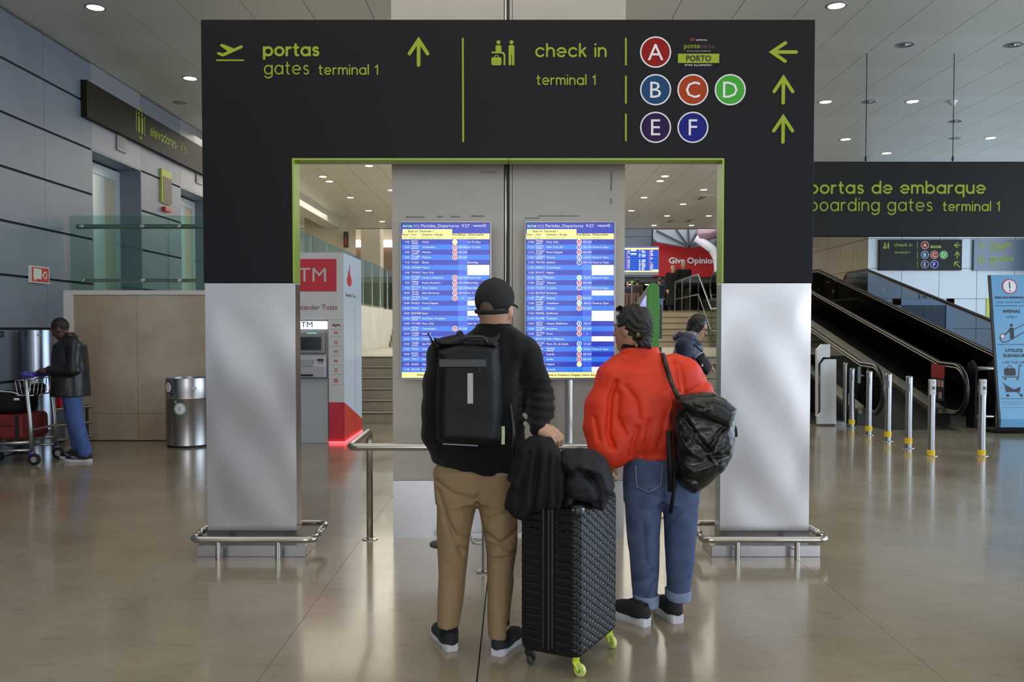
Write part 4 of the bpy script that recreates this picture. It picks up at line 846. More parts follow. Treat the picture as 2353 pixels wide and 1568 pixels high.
T = thing('fire_hose_sign', 'square red fire hose sign on the blue-grey wall', 'sign', (LW, a[0], b_[1])); u0, u1, v1, v0 = a[0], b_[0], a[1], a[1] - .215
MB().bx(LW, X, u0, u1, v0, v1).build('board', mat('luminous_white', (206, 210, 196), .5), T)
MB().bx(X, X + .002, u0 + .02, u1 - .02, v0 + .014, v1 - .014).build('red_field', REDV, T)
MB().bx(X + .002, X + .004, u0 + .06, u1 - .20, v0 + .05, v1 - .03).build('hose_reel', MATS['luminous_white'], T); m = MB(); m.ring(circ(u1 - .11, (v0 + v1) / 2, .05, 18), circ(u1 - .11, (v0 + v1) / 2, .032, 18), f, .002, .004); m.build('hand_wheel', MATS['luminous_white'], T)
MB().bx(X + .002, X + .004, u1 - .2, u1 - .155, (v0 + v1) / 2 - .008, (v0 + v1) / 2 + .008).build('valve_stem', MATS['luminous_white'], T); MB().bx(X + .002, X + .004, u0 + .075, u0 + .115, v0 + .028, v0 + .05).build('hose_end', MATS['luminous_white'], T)
p = q(5, 768); T = thing('wall_socket', 'black socket plate on the blue-grey wall by the luggage trolley', 'socket', (LW, p[0], p[1] - .035)); MB().bx(LW, LW + .02, p[0] - .09, p[0] + .07, p[1] - .035, p[1] + .035).build('plate', RUBBER, T, bevel=.003)
for i in range(3): MB().bx(LW + .02, LW + .022, p[0] - .07 + i * .045, p[0] - .045 + i * .045, p[1] - .02, p[1] + .02).build('outlet', mat('outlet_grey', (80, 80, 84), .5), T)
# glass railing on the stone wall
T = thing('glass_railing', 'green-tinted glass railing with steel tubes on the beige stone wall', 'railing', (-4.8, 12.1, UP))
gx = [W(161, 600, 12.1).x, W(385, 600, 12.1).x, W(612, 600, 12.1).x, -3.5]; zb, zt = UP + .0, W(300, 496, 12.1).z
for i in range(3):
    MB().bx(gx[i] + .012, gx[i + 1] - .012, 12.09, 12.105, zb + .004, zt).build('glass_pane', GLASS, T)
    for yy in (521, 645):
        z = W(300, yy, 12.16).z
        for x in (gx[i] + .17, gx[i + 1] - .34):
            MB().lathe([(0, -.02), (.022, -.02), (.028, -.012), (.028, .0), (0, .0)], (x, 12.09, z), 14, Matrix.Rotation(R(-90), 4, 'X')).build('clamp', CHROME, T, smooth='auto')
            MB().tube([(x, 12.09, z), (x, 12.17, z)], .01, 8).build('clamp_pin', PIPE, T)
for i, yy in enumerate((521, 645)):
    z = W(300, yy, 12.19).z; MB().tube([(gx[0] + .06 + .08 * i, 12.19, z), (-3.5, 12.19, z)], .034 if i == 0 else .026, 12).build('rail_tube', PIPE, T, smooth='auto')
for x in gx[1:3]: MB().bx(x - .008, x + .008, 12.085, 12.14, zb, zt).build('glass_fin', GLASS, T)
# steel cylinder, red cabinet, low guard tubes
p = G(82, 1040); r = .20; T = thing('steel_cylinder', 'tall brushed steel cylinder in front of the blue-grey wall', 'pillar', (-5.965, p.y, 0))
MB().lathe([(0, 0), (r, 0), (r, .30), (r + .001, .302), (r, .304), (r, 1.535), (r - .006, 1.54), (0, 1.54)], (-5.965, p.y, 0), 40).build('shell', mat('cylinder_steel', (150, 158, 170), .26, 1., noise=(1.5, .1)), T, smooth='auto')
MB().bx(-5.86, -5.82, p.y - .195, p.y - .178, 1.46, 1.49).build('maker_plate', CHROME, T)
T = thing('fire_hose_cabinet', 'red fire hose cabinet on the wall behind the man with the trolley', 'cabinet', (LW + .13, 11.53, .49))
MB().bx(LW + .001, -5.93, 11.36, 11.70, .49, 1.31).build('case', mat('cabinet_red', (188, 36, 34), .4), T, bevel=.006); MB().bx(LW + .03, -5.95, 11.352, 11.36, .53, 1.27).build('door', MATS['cabinet_red'], T, bevel=.003)
MB().bx(-6.0, -5.975, 11.335, 11.352, .86, .95).build('handle', CHROME, T); MB().bx(LW + .06, LW + .16, 11.348, 11.352, 1.03, 1.10).build('label_plate', WHITEV, T)
T = thing('wall_guard', 'three low steel guard tubes along the wall behind the man', 'guard rail', (-5.9, 11.4, 0))
for z in (.50, .29, .10): MB().tube([(-6.05, 11.12, z), (-5.72, 11.75, z)], .022, 12).build('guard_tube', PIPE, T, smooth='auto')
for t_ in (.12, .9): MB().tube([(-6.05 + .33 * t_, 11.12 + .63 * t_, 0), (-6.05 + .33 * t_, 11.12 + .63 * t_, .53)], .018, 10).build('post', BLACKM, T, smooth='auto')
# trash can
tx, ty, tr, th = W(432, 950, 11.5).x, 11.52, .285, .905
T = thing('trash_can', 'brushed steel round trash can with sticker bubbles by the stone wall', 'trash can', (tx, ty, 0))
CANM = mat('can_steel', (196, 195, 196), .30, 1., noise=(1.2, .12))
MB().lathe([(0, .03), (tr, .03), (tr, .64), (tr + .002, .643), (tr, .646), (tr, th), (tr - .012, th), (tr - .012, th - .05), (.0, th - .05)], (tx, ty, 0), 48).build('drum', CANM, T, smooth='auto')
MB().lathe([(0, 0), (tr - .015, 0), (tr - .015, .03), (0, .03)], (tx, ty, 0), 40).build('plinth', RUBBER, T); MB().lathe([(.12, th - .05), (.2, th - .045), (.2, th - .04), (.12, th - .04)], (tx, ty, 0), 32, None, True).build('liner_ring', RUBBER, T)
def can_spot(ang, z, r, m, nm, par, d=.0):
    n = Vector((math.sin(ang), -math.cos(ang), 0)); fr = (Vector((tx, ty, z)) + n * (tr + .001 + d), Vector((n.y * -1, n.x, 0)), Vector((0, 0, 1)), n)
    o = MB(); vs, fs = [], []
    for i in range(25):
        a = 2 * math.pi * i / 24; u, v = (r * math.cos(a), r * math.sin(a)) if i < 24 else (0, 0); al = ang + u / tr
        vs.append((tx + math.sin(al) * (tr + .0015 + d), ty - math.cos(al) * (tr + .0015 + d), z + v))
    o.add(vs, [(i, (i + 1) % 24, 24) for i in range(24)]); return o.build(nm, m, par)
PURP = mat('sticker_purple', (52, 34, 66), .4); TEAL = mat('sticker_teal', (120, 176, 166), .4)
for ang, z, m_ in ((-.66, .79, PURP), (-.02, .515, TEAL)):
    s_ = can_spot(ang, z, .082, m_, 'sticker', T); can_spot(ang, z, .066, WHITEV, 'sticker_centre', s_, .0012)
    for i in range(3): can_spot(ang, z + .02 - .02 * i, .006, INK, 'print_dot', s_, .0024)
    can_spot(ang + (.24 if ang < -.3 else -.20), z + (-.09 if ang < -.3 else .09), .02, m_, 'sticker_tail', s_)
MB().bx(tx + .14, tx + .2, ty - .275, ty - .255, .76, .80).build('keyhole_plate', WHITEP, T)
# ================================================================== ATM
YA = 11.75; q = P2(YA); k = YA / FPX; f = frame_y(YA)
AW = mat('atm_white', (206, 206, 208), .35, noise=(3, .03)); AG = mat('atm_grey', (158, 160, 164), .4); ARED = mat('atm_red', (196, 40, 60), .4)
ax0, axm, ax1, ztop = -3.36, q(753.5, 880)[0], q(790, 900)[0], q(740, 580.5)[1]; zmach = q(720, 735)[1]; dep = 1.35
T = thing('cash_machine', 'white cash machine kiosk with red ATM panel and glowing red foot', 'cash machine', ((ax0 + ax1) / 2, YA + .6, 0))
MB().bx(ax0, ax1, YA, YA + dep, zmach, ztop).build('head_panel', AW, T, bevel=.004)
zr = q(770, 925)[1]
MB().bx(axm + .012, ax1, YA, YA + dep, zr, zmach - .001).build('side_column', AW, T)
MB().bx(axm + .012, ax1 - .001, YA, YA + dep, .03, zr - .001).build('red_plinth', ARED, T)
sx = ax1 + .001; fS = (Vector((sx, 0, 0)), Vector((0, 1, 0)), Vector((0, 0, 1)), Vector((1, 0, 0)))
SIDEW = mat('atm_side_white', (205, 218, 230), .3)
MB().prism([(YA + .003, zr), (YA + .003, ztop - .003), (YA + dep, ztop - .003), (YA + dep, .20)], fS, 0, .006).build('side_sheet', SIDEW, T); MB().prism([(YA + .003, .03), (YA + .003, zr), (YA + dep, .20), (YA + dep, .03)], fS, 0, .006).build('side_sheet', mat('atm_side_red', (206, 50, 40), .4), T)
MB().prism([(YA + .82, .05), (YA + .825, .05), (YA + .825, 1.9), (YA + .82, 1.9)], fS, .006, .0075).build('door_joint', DARKG, T)
glow = mat('red_light_strip', (255, 60, 70), .4, emit=6.)
MB().bx(axm + .012, ax1 + .02, YA - .012, YA, .004, .024).build('light_strip', glow, T); MB().bx(ax1 + .007, ax1 + .02, YA - .012, YA + dep, .004, .024).build('light_strip', glow, T)
a, b_ = q(620, 670), q(773, 595.5); MB().bx(a[0], b_[0], YA - .004, YA, a[1], b_[1]).build('red_panel', ARED, T)
m = MB(); p = q(749.5, 647.5); text(m, 'ATM', p[0], p[1], 31 * k, f, .0055, 'r', fit=97 * k); m.build('lettering', mat('silver_letters', (196, 190, 194), .4), T)
m = MB(); p = q(775, 712); text(m, 'Santander Totta', p[0], p[1], 11.5 * k, f, .002, 'r', fit=104 * k); tag(m.build('lettering', mat('maroon_letters', (112, 40, 48), .5), T), kind='stuff')
# flame mark and name on the side
def side(x, y): p = WX(x, y, sx + .006); return (p.y, p.z)
cyx, czx = side(802.5, 646); FL = mat('flame_red', (206, 36, 40), .4)
MB().prism([(cyx + .17 * math.cos(R(t)), czx + .075 * math.sin(R(t))) for t in range(140, 401, 13)] + [(cyx + .05, czx + .10), (cyx - .04, czx + .06)], fS, .006, .009).build('flame_mark', FL, T)
for dx_, hh in ((-.07, .14), (.02, .24)): MB().prism([(cyx + dx_ - .035, czx + .05), (cyx + dx_ + .035, czx + .04), (cyx + dx_ + .03, czx + .12), (cyx + dx_ + .0, czx + hh)], fS, .009, .011).build('flame_tongue', FL, T)
m = MB(); p = side(791, 677); text(m, 'Santander Totta', YA + .12, p[1] - .02, .05, fS, .008, 'l', fit=.75); tag(m.build('lettering', MATS['maroon_letters'], T), kind='stuff')
# service pictograms down the side column
for i, y in enumerate((748, 765, 787, 808, 830, 851, 875)):
    c = q(772, y); o = MB()
    if i == 0: stroke(o, [q(764, y), q(768, y - 2), q(771, y + 2), q(776, y - 2), q(781, y + 1)], 2.6 * k, f, .001, .003)
    elif i in (1, 4): o.ring([(c[0] + 4.6 * k * math.cos(R(t)), c[1] + 2.8 * k * math.sin(R(t))) for t in range(0, 360, 20)], [(c[0] + 2.2 * k * math.cos(R(t)), c[1] + 1.4 * k * math.sin(R(t))) for t in range(0, 360, 20)], f, .001, .003)
    elif i == 3: stroke(o, [q(767.5, y - 2.5), q(776.5, y + 2.5)], 1.3 * k, f, .001, .003); stroke(o, [q(767.5, y + 2.5), q(776.5, y - 2.5)], 1.3 * k, f, .0012, .0034)
    elif i == 6:
        for u in range(3):
            for v in range(3): o.prism(rrect(c[0] + (u - 1) * 3.4 * k - 1.2 * k, c[1] + (v - 1) * 3.4 * k - 1.2 * k, c[0] + (u - 1) * 3.4 * k + 1.2 * k, c[1] + (v - 1) * 3.4 * k + 1.2 * k, .2 * k), f, .001, .003)
    else: o.ring(rrect(c[0] - 3 * k, c[1] - 4 * k, c[0] + 3 * k, c[1] + 4 * k, 1 * k), rrect(c[0] - 1.8 * k, c[1] - 2.8 * k, c[0] + 1.8 * k, c[1] + 2.8 * k, .5 * k), f, .001, .003)
    tag(o.build('service_pictogram', MATS['maroon_letters'] if i == 0 else ARED, T), kind='stuff')
    a = q(760, y + 9.5); b_ = q(784, y + 8.8); MB().bx(a[0], b_[0], YA - .002, YA, a[1], b_[1]).build('print_line', mat('grey_rule', (150, 148, 148), .5), T)
# the machine itself
MB().bx(ax0 + .02, axm, YA + .02, YA + .9, .0, q(720, 870)[1]).build('machine_base', mat('machine_base_grey', (170, 176, 182), .4), T, bevel=.006)
MB().bx(ax0 + .02, axm, YA + .05, YA + .9, q(720, 870)[1] + .001, zmach - .01).build('machine_body', AG, T, bevel=.004)
a, b_ = q(640, 757), q(751, 738.5); LB = MB().bx(a[0], b_[0], YA - .02, YA + .05, a[1], b_[1]).build('light_box', mat('lit_white', (236, 244, 255), .4, emit=.9), T, bevel=.004)
m = MB(); p = q(719, 752.5); text(m, 'ATM', p[0], p[1], 12.5 * k, frame_y(YA - .02), .0025, 'r', fit=40 * k); m.build('lettering', INK, LB)
a, b_ = q(640, 808), q(746, 768); sc_ = MB().bx(a[0], b_[0], YA - .0, YA + .05, a[1] - .03, b_[1] + .03).build('screen_surround', mat('surround_grey', (132, 136, 142), .4), T, bevel=.02, seg=3)
a, b_ = q(650, 805), q(738, 775); MB().bx(a[0], b_[0], YA - .004, YA + .0, a[1], b_[1]).build('screen', mat('machine_screen', (28, 28, 30), .15, noise=(8, .5)), sc_)
MB().bx(q(700, 0)[0], q(722, 0)[0], YA - .004, YA + .0, q(0, 767)[1], q(0, 765)[1]).build('status_light', mat('status_green', (140, 210, 150), .4, emit=.8), sc_)
z0_, z1_ = q(700, 868)[1], q(700, 812)[1]
kd = MB(); kd.prism([(YA + .05, z1_), (YA - .05, z1_ - .12), (YA - .08, z0_ + .15), (YA - .06, z0_), (YA + .05, z0_)], (Vector((ax0 + .05, 0, 0)), Vector((0, 1, 0)), Vector((0, 0, 1)), Vector((1, 0, 0))), 0, axm - ax0 - .07); KD = kd.build('fascia', mat('fascia_grey', (178, 180, 186), .35), T, bevel=.012)
MB().bx(q(690, 0)[0] - .3, q(716, 0)[0], YA - .088, YA - .06, q(0, 841)[1], q(0, 826)[1]).build('keypad', STEEL, KD); MB().bx(q(726, 0)[0], q(740, 0)[0], YA - .092, YA - .06, q(0, 829)[1], q(0, 825)[1]).build('card_slot', RUBBER, KD); MB().bx(q(680, 0)[0], q(716, 0)[0], YA - .085, YA - .05, q(0, 864)[1], q(0, 860)[1]).build('cash_slot', RUBBER, KD)
# ================================================================== CEILING FITTINGS
LAMP = mat('lamp_glow', (255, 250, 240), .5, emit=14.); REFL = mat('lamp_reflector', (170, 170, 168), .2, 1.); RIMG = mat('lamp_rim', (120, 122, 122), .4)
def downlight(x, y, lit, lab):
    p = G(x, y, CEIL); T = thing('downlight', lab, 'ceiling light', (p.x, p.y, CEIL), group='round recessed downlights')
    MB().lathe([(.098, -.006), (.122, -.006), (.126, 0), (.098, 0)], (p.x, p.y, CEIL), 28, None, True).build('rim', RIMG, T, smooth='auto')
    if lit: MB().lathe([(0, -.004), (.098, -.004), (.098, -.001), (0, -.001)], (p.x, p.y, CEIL), 28).build('lens', LAMP, T)
    else:
        MB().lathe([(.097, -.0035), (.07, -.002), (.03, -.001), (0, -.001)], (p.x, p.y, CEIL), 28).build('reflector', REFL, T, smooth=True)
        MB().lathe([(0, -.012), (.02, -.012), (.025, -.003), (0, -.002)], (p.x, p.y, CEIL), 12).build('bulb', CHROME, T, smooth=True)
LAMPS = [(219, 17, 1, 'lit downlight nearest the blue-grey wall at the top left'), (437, 180, 1, 'lit downlight over the lift sign, beside the gantry'),
 (1922, 13, 1, 'lit downlight just above the top right corner of the gantry'), (1897, 234, 1, 'lit downlight right beside the gantry, above the hanging sign'), (2097, 233, 1, 'lit downlight midway between the two hanger wires'),
 (1943, 320, 1, 'lit downlight low beside the left hanger wire'), (2276, 317, 1, 'lit downlight to the right of both hanger wires'), (2037, 352, 1, 'lit downlight just above the hanging sign'),
 (2080, 103, 0, 'unlit downlight above and between the hanger wires'), (2330, 103, 0, 'unlit downlight at the top right picture edge'), (1997, 234, 0, 'unlit downlight behind the left hanger wire'), (2195, 279, 0, 'unlit downlight behind the right hanger wire')]
for i, (x, y) in enumerate(((848, 381), (742, 406), (757, 417), (805, 454), (847, 484), (899, 437), (878, 509))): LAMPS.append((x, y, 1, 'lit downlight left of the column, ' + ('nearest of all', 'leftmost of a pair', 'right of the leftmost pair', 'in the middle of the group', 'below the middle one', 'touching the column edge', 'farthest of all')[i]))
for i, (x, y) in enumerate(((1528, 405), (1517, 416), (1617, 436), (1480, 454), (1570, 469), (1451, 484), (1533, 496), (1629, 496), (1503, 518), (1589, 518))): LAMPS.append((x, y, 1, 'lit downlight right of the column, ' + ('highest of a close pair', 'lower one of a close pair', 'above the nearer air vent', 'left one in the middle rows', 'between the two air vents', 'touching the column edge', 'left over the farther air vent', 'lowest by the green trim', 'left below the farther air vent', 'right below the farther air vent')[i]))
for l in LAMPS: downlight(*l)
for x, y, lab in ((413, 236, 'flat round speaker grille in the ceiling over the lift sign'), (2194, 318, 'flat round speaker grille in the ceiling above the hanging sign')):
    p = G(x, y, CEIL); T = thing('ceiling_speaker', lab, 'speaker', (p.x, p.y, CEIL)); MB().lathe([(0, -.006), (.09, -.006), (.105, -.003), (.108, 0), (0, 0)], (p.x, p.y, CEIL), 26).build('grille', mat('speaker_grille', (140, 138, 128), .6), T); MB().lathe([(.105, -.006), (.118, -.004), (.12, 0), (.105, 0)], (p.x, p.y, CEIL), 26, None, True).build('ring', RIMG, T)
p = G(2195, 229, CEIL); T = thing('smoke_detector', 'white smoke detector in the ceiling by the right hanger wire', 'smoke detector', (p.x, p.y, CEIL))
MB().lathe([(0, -.035), (.07, -.035), (.08, 0), (0, 0)], (p.x, p.y + .1, CEIL), 20).build('base', WHITEP, T, smooth='auto'); MB().lathe([(0, -.085), (.035, -.08), (.055, -.035), (0, -.035)], (p.x, p.y + .1, CEIL), 20).build('chamber', mat('detector_cream', (200, 196, 180), .5), T, smooth='auto')
CREAM = mat('vent_cream', (196, 190, 164), .5)
for x, y, lab in ((1561, 507, 'square cream air vent in the ceiling, the farther of two'), (1637, 454, 'square cream air vent in the ceiling beside the green trim, the nearer')):
    p = G(x, y, CEIL); T = thing('air_vent', lab, 'air vent', (p.x, p.y, CEIL), group='square ceiling air vents'); s = .48
    fz = (Vector((p.x, p.y, CEIL)), Vector((1, 0, 0)), Vector((0, 1, 0)), Vector((0, 0, -1)))
    MB().ring([(-s, -s), (s, -s), (s, s), (-s, s)], [(-s + .07, -s + .07), (s - .07, -s + .07), (s - .07, s - .07), (-s + .07, s - .07)], fz, 0, .03).build('frame', CREAM, T)
    MB().prism([(-s + .07, -s + .07), (s - .07, -s + .07), (s - .07, s - .07), (-s + .07, s - .07)], fz, 0, .004).build('backing', DARKG, T)
    for a in range(4):
        c, d = math.cos(a * math.pi / 2), math.sin(a * math.pi / 2); m = MB(); pr = [(-.3, -.40), (.3, -.40), (.28, -.33), (-.28, -.33)]
        m.prism([(u * c - v * d, u * d + v * c) for u, v in ((-.26, -.32), (.26, -.32), (.24, -.29), (-.24, -.29))], fz, .004, .026); m.build('louvre', CREAM, T)
    MB().prism(rrect(-.24, -.24, .24, .24, .03), fz, .004, .024).build('centre_plate', CREAM, T)
# ================================================================== FAR HALL
YR = 45.84; q = P2(YR); f = frame_y(YR); k = YR / FPX
T = thing('red_banner', 'large red wall banner with white lettering at the far end of the hall', 'banner', (q(1580, 636)[0], YR, q(1580, 636)[1]))
poly = [q(1500, 557), q(1548, 566), q(1585, 570), q(1628, 566), q(1650, 590), q(1660, 600), q(1660, 637), q(1500, 636)]
MB().prism(poly, f, -.1, 0).build('sheet', mat('banner_red', (176, 18, 26), .5), T)
for s, x0, x1 in (('Give', 1537, 1573), ('Opinion', 1579, 1646)):
    m = MB(); p = q(x0, 605.5); text(m, s, p[0], p[1], 13 * k, f, .02, 'l', fit=(x1 - x0) * k, fat=.7 * k); m.build('lettering', WHITEV, T)
# folded steel canopy ribs above the banner
T = thing('roof_canopy', 'folded grey roof canopy with dark ribs converging above the red banner', 'canopy', (q(1580, 570)[0], YR - 1.5, q(1580, 572)[1]))
q2 = P2(YR - 1.0); f2 = frame_y(YR - 1.0)
MB().prism([q2(1500, 528), q2(1660, 528), q2(1640, 560), q2(1582, 569), q2(1510, 556), q2(1500, 548)], f2, -.12, 0).build('canopy_sheet', mat('canopy_grey', (150, 160, 172), .4, .3), T)
for x0, y0 in ((1507, 531), (1552, 528), (1580, 528), (1604, 528), (1632, 545)):
    a, b_ = q2(x0, y0), q2(1582, 568); MB().tube([(a[0], YR - 1.15, a[1]), (b_[0], YR - 1.15, b_[1])], .05, 6).build('rib', mat('rib_dark', (60, 66, 74), .5), T)
T = thing('roof_column', 'white tubular roof column leaning at the right of the red banner', 'column', (q(1642, 640)[0], YR - 2.2, UP))
pts = [W(1600, 546, YR - 2.2), W(1636, 572, YR - 2.2), W(1649, 596, YR - 2.2), W(1652, 640, YR - 2.2)]; pts.append(Vector((pts[-1].x, YR - 2.2, UP)))
MB().tube(pts, .22, 12).build('tube', WHITEP, T, smooth=True); a, b_ = W(1603, 540, YR - 2.2), W(1660, 533, YR - 2.2); MB().tube([a, b_], .3, 12).build('cross_tube', mat('tube_mauve', (150, 124, 136), .3, .3), T, smooth=True)
# far departure board
YB = 43.5; q = P2(YB); f = frame_y(YB); k = YB / FPX
T = thing('departure_board', 'wide yellow-framed departure board hanging before the red banner', 'information screen', (q(1450, 632)[0], YB, q(1450, 632)[1]))
a, b_ = q(1385, 632), q(1514, 566); MB().bx(a[0], b_[0], YB, YB + .3, a[1], b_[1]).build('housing', mat('board_silver', (150, 162, 176), .35, .5), T)
def brect(nm, m_, x0, y0, x1, y1, d):
    A, B = q(x0, y1), q(x1, y0); return MB().prism([(A[0], A[1]), (B[0], A[1]), (B[0], B[1]), (A[0], B[1])], f, d - .01, d).build(nm, m_, T)
brect('display', E_DARK, 1386, 567, 1513, 625.5, .012); brect('display_header', E_YEL, 1386, 569.5, 1513, 574, .024); brect('display_footer', E_YEL, 1386, 622.5, 1513, 625.5, .024)
for i in range(20): 
    if i % 2: brect('display_row', E_LITE, 1386, 575 + i * 2.36, 1513, 577.36 + i * 2.36, .02)
for x0, x1, y0, y1 in ((1449, 1462, 574.5, 577.5), (1449, 1462, 582, 585.5), (1500, 1513, 619.5, 622)): brect('display_field', E_WHITE, x0, y0, x1, y1, .03)
rnd = random.Random(3); tx_ = MB(); md_ = MB()
for i in range(20):
    y = 575.3 + i * 2.36
    for x, w in ((1443.5, 4), (1468, 5), (1474.5, 9.5), (1495, 6)):
        if rnd.random() < .85: A, B = q(x, y + 1.6), q(x + w * rnd.uniform(.5, 1), y); tx_.prism([(A[0], A[1]), (B[0], A[1]), (B[0], B[1]), (A[0], B[1])], f, .026, .032)
    for x in (1440, 1492):
        A, B = q(x, y + 1.7), q(x + 2, y - .2); md_.prism([(A[0], A[1]), (B[0], A[1]), (B[0], B[1]), (A[0], B[1])], f, .026, .032)
tag(tx_.build('text_lines', E_TXT, T), kind='stuff'); tag(md_.build('zone_marks', em('board_pink', (236, 140, 170), 1.), T), kind='stuff')
for x in (1400, 1500): p = q(x, 566); MB().tube([(p[0], YB + .15, p[1]), (p[0], YB + .15, 8.6)], .04, 8).build('hanger', BLACKM, T)
# lamps under the far mezzanine
for x, y, lab in ((1448, 641, 'small lit lamp under the far mezzanine, left of the green kiosk'), (1486, 646, 'small lit lamp under the far mezzanine, right above the green kiosk')):
    p = W(x, y, 47.5); T = thing('downlight', lab, 'ceiling light', (p.x, 47.5, 4.0), group='round recessed downlights'); MB().lathe([(0, -.05), (.09, -.05), (.1, 0), (0, 0)], (p.x, 47.5, 4.0), 16).build('lens', LAMP, T); MB().lathe([(.1, -.03), (.13, -.03), (.13, 0), (.1, 0)], (p.x, 47.5, 4.0), 16, None, True).build('rim', RIMG, T)
# brown slatted fence and post on the upper floor
BR = mat('brown_slat', (110, 80, 52), .6, noise=(4, .2)); YF = 28.5; T = thing('slatted_fence', 'low brown slatted fence on the upper floor left of the green kiosk', 'fence', (W(1440, 705, YF).x, YF, UP))
xa, xb = W(1380, 700, YF).x, W(1466, 700, YF).x; n = 11
for i in range(n): x = xa + (xb - xa) * i / (n - 1); MB().bx(x - .04, x + .04, YF - .015, YF + .015, UP + .02, UP + .62).build('slat', BR, T)
for z in (.58, .06): MB().bx(xa - .05, xb + .05, YF + .015, YF + .04, UP + z, UP + z + .06).build('rail', BR, T)
T = thing('barrier_post', 'grey post with a lime top rising from the slatted fence', 'post', (W(1452, 700, YF - .3).x, YF - .3, UP)); p = W(1452, 650, YF - .3)
MB().tube([(p.x, YF - .3, UP), (p.x, YF - .3, p.z)], .035, 10).build('tube', STEEL, T, smooth='auto'); MB().bx(p.x - .05, p.x + .05, YF - .33, YF - .27, p.z, p.z + .06).build('lime_head', LIME, T)
# left part of the hall: lit beige block, dark sign, square column, bright window band
BEI = mat('hall_beige', (206, 194, 168), .6, noise=(1, .05))
a, b_ = W(700, 560, 31), W(794, 560, 31); tag(MB().bx(a.x, b_.x, 31, 33, UP, CEIL).build('wall_block', BEI), kind='structure')
T = thing('hanging_sign', 'small dark sign with red figure at the corner of the far beige block', 'sign', (W(795, 570, 30.6).x, 30.6, W(795, 570, 30.6).z)); a, b_ = W(789.5, 569, 30.6), W(800, 532.5, 30.6)
MB().bx(a.x, b_.x, 30.6, 30.68, a.z, b_.z).build('panel', mat('dark_brown_panel', (44, 34, 30), .5), T); MB().bx(a.x + .02, b_.x - .1, 30.68, 31, b_.z - .15, b_.z - .08).build('bracket', BLACKM, T); MB().bx(a.x + .05, b_.x - .05, 30.59, 30.6, a.z + .1, a.z + .36).build('figure', mat('dim_red', (150, 50, 40), .5), T)
T = thing('column', 'square beige column in the far hall seen left of the main column', 'column', (W(852, 600, 36).x, 36.5, UP)); a, b_ = W(829, 600, 36), W(874, 600, 36)
MB().bx(a.x, b_.x, 36, 36.9, UP, 8.6).build('shaft', BEI, T, bevel=.02); MB().bx(a.x - .03, b_.x + .03, 35.97, 36.93, UP, UP + .2).build('skirting', mat('hall_skirting', (120, 110, 96), .5), T)
a, b_ = W(780, 568, 47), W(930, 552, 47)
wl = MB().bx(a.x, b_.x, 47, 47.1, a.z, b_.z).build('window_1', mat('bright_far_window', (255, 250, 240), .5, emit=4.)); tag(wl, kind='structure')
a, b_ = W(770, 640, 47.3), W(940, 568, 47.3); tag(MB().bx(a.x, b_.x, 47.2, 47.5, UP, b_.z).build('wall_brown', mat('far_brown', (110, 84, 58), .6, noise=(2, .2))), kind='structure')
a, b_ = W(680, 640, 48), W(985, 640, 48); tag(MB().bx(-26, -4, 48, 48.3, UP, 8.6).build('wall_far_left', BEI), kind='structure')
# ================================================================== SOFT SHAPES (signed distance fields meshed with surface nets)
def nv(v): v = np.array(v, float); return v / np.linalg.norm(v)
def ell(c, r, ax=None, k=.03):
    c = np.array(c, float); r = np.array(r, float); A = np.eye(3) if ax is None else np.array([nv(a) for a in ax]); m = max(r)
    def f(X, Y, Z):
        d = (X - c[0], Y - c[1], Z - c[2]); q = [A[i][0] * d[0] + A[i][1] * d[1] + A[i][2] * d[2] for i in range(3)]
        k0 = np.sqrt(sum((q[i] / r[i]) ** 2 for i in range(3))); k1 = np.sqrt(sum((q[i] / r[i] ** 2) ** 2 for i in range(3))) + 1e-9
        return k0 * (k0 - 1) / k1
    return dict(f=f, lo=c - m, hi=c + m, k=k, op='u')
def rc(a, b, r1, r2, k=.03):
    a = np.array(a, float); b = np.array(b, float); d = b - a; L2 = d.dot(d) + 1e-12
    def f(X, Y, Z):
        p = (X - a[0], Y - a[1], Z - a[2]); t = np.clip((p[0] * d[0] + p[1] * d[1] + p[2] * d[2]) / L2, 0, 1)
        return np.sqrt((p[0] - d[0] * t) ** 2 + (p[1] - d[1] * t) ** 2 + (p[2] - d[2] * t) ** 2) - (r1 + (r2 - r1) * t)
    m = max(r1, r2); return dict(f=f, lo=np.minimum(a, b) - m, hi=np.maximum(a, b) + m, k=k, op='u')
def chain(pts, rs, k=.03): return [rc(pts[i], pts[i + 1], rs[i], rs[i + 1], k) for i in range(len(pts) - 1)]
def lofz(secs, k=.03, e=2.2, yaw=0., org=(0, 0)):
    """stack of ellipses: (z, cx, cy, rx, ry); yaw turns the stack round org"""
    s = np.array(sorted(secs), float); c, n = math.cos(yaw), math.sin(yaw)
    def f(X, Y, Z):
        x, y = X - org[0], Y - org[1]; x, y = x * c + y * n, -x * n + y * c
        cx, cy, rx, ry = [np.interp(Z, s[:, 0], s[:, i]) for i in (1, 2, 3, 4)]
        d = (((np.abs(x - cx) / rx) ** e + (np.abs(y - cy) / ry) ** e) ** (1 / e) - 1) * np.minimum(rx, ry)
        return np.maximum(d, np.maximum(s[0, 0] - Z, Z - s[-1, 0]))
    cr_ = np.array([(org[0] + (q[1] + i * q[3]) * c - (q[2] + j * q[4]) * n, org[1] + (q[1] + i * q[3]) * n + (q[2] + j * q[4]) * c, q[0]) for q in s for i in (-1, 1) for j in (-1, 1)])
    return dict(f=f, lo=cr_.min(0), hi=cr_.max(0), k=k, op='u')
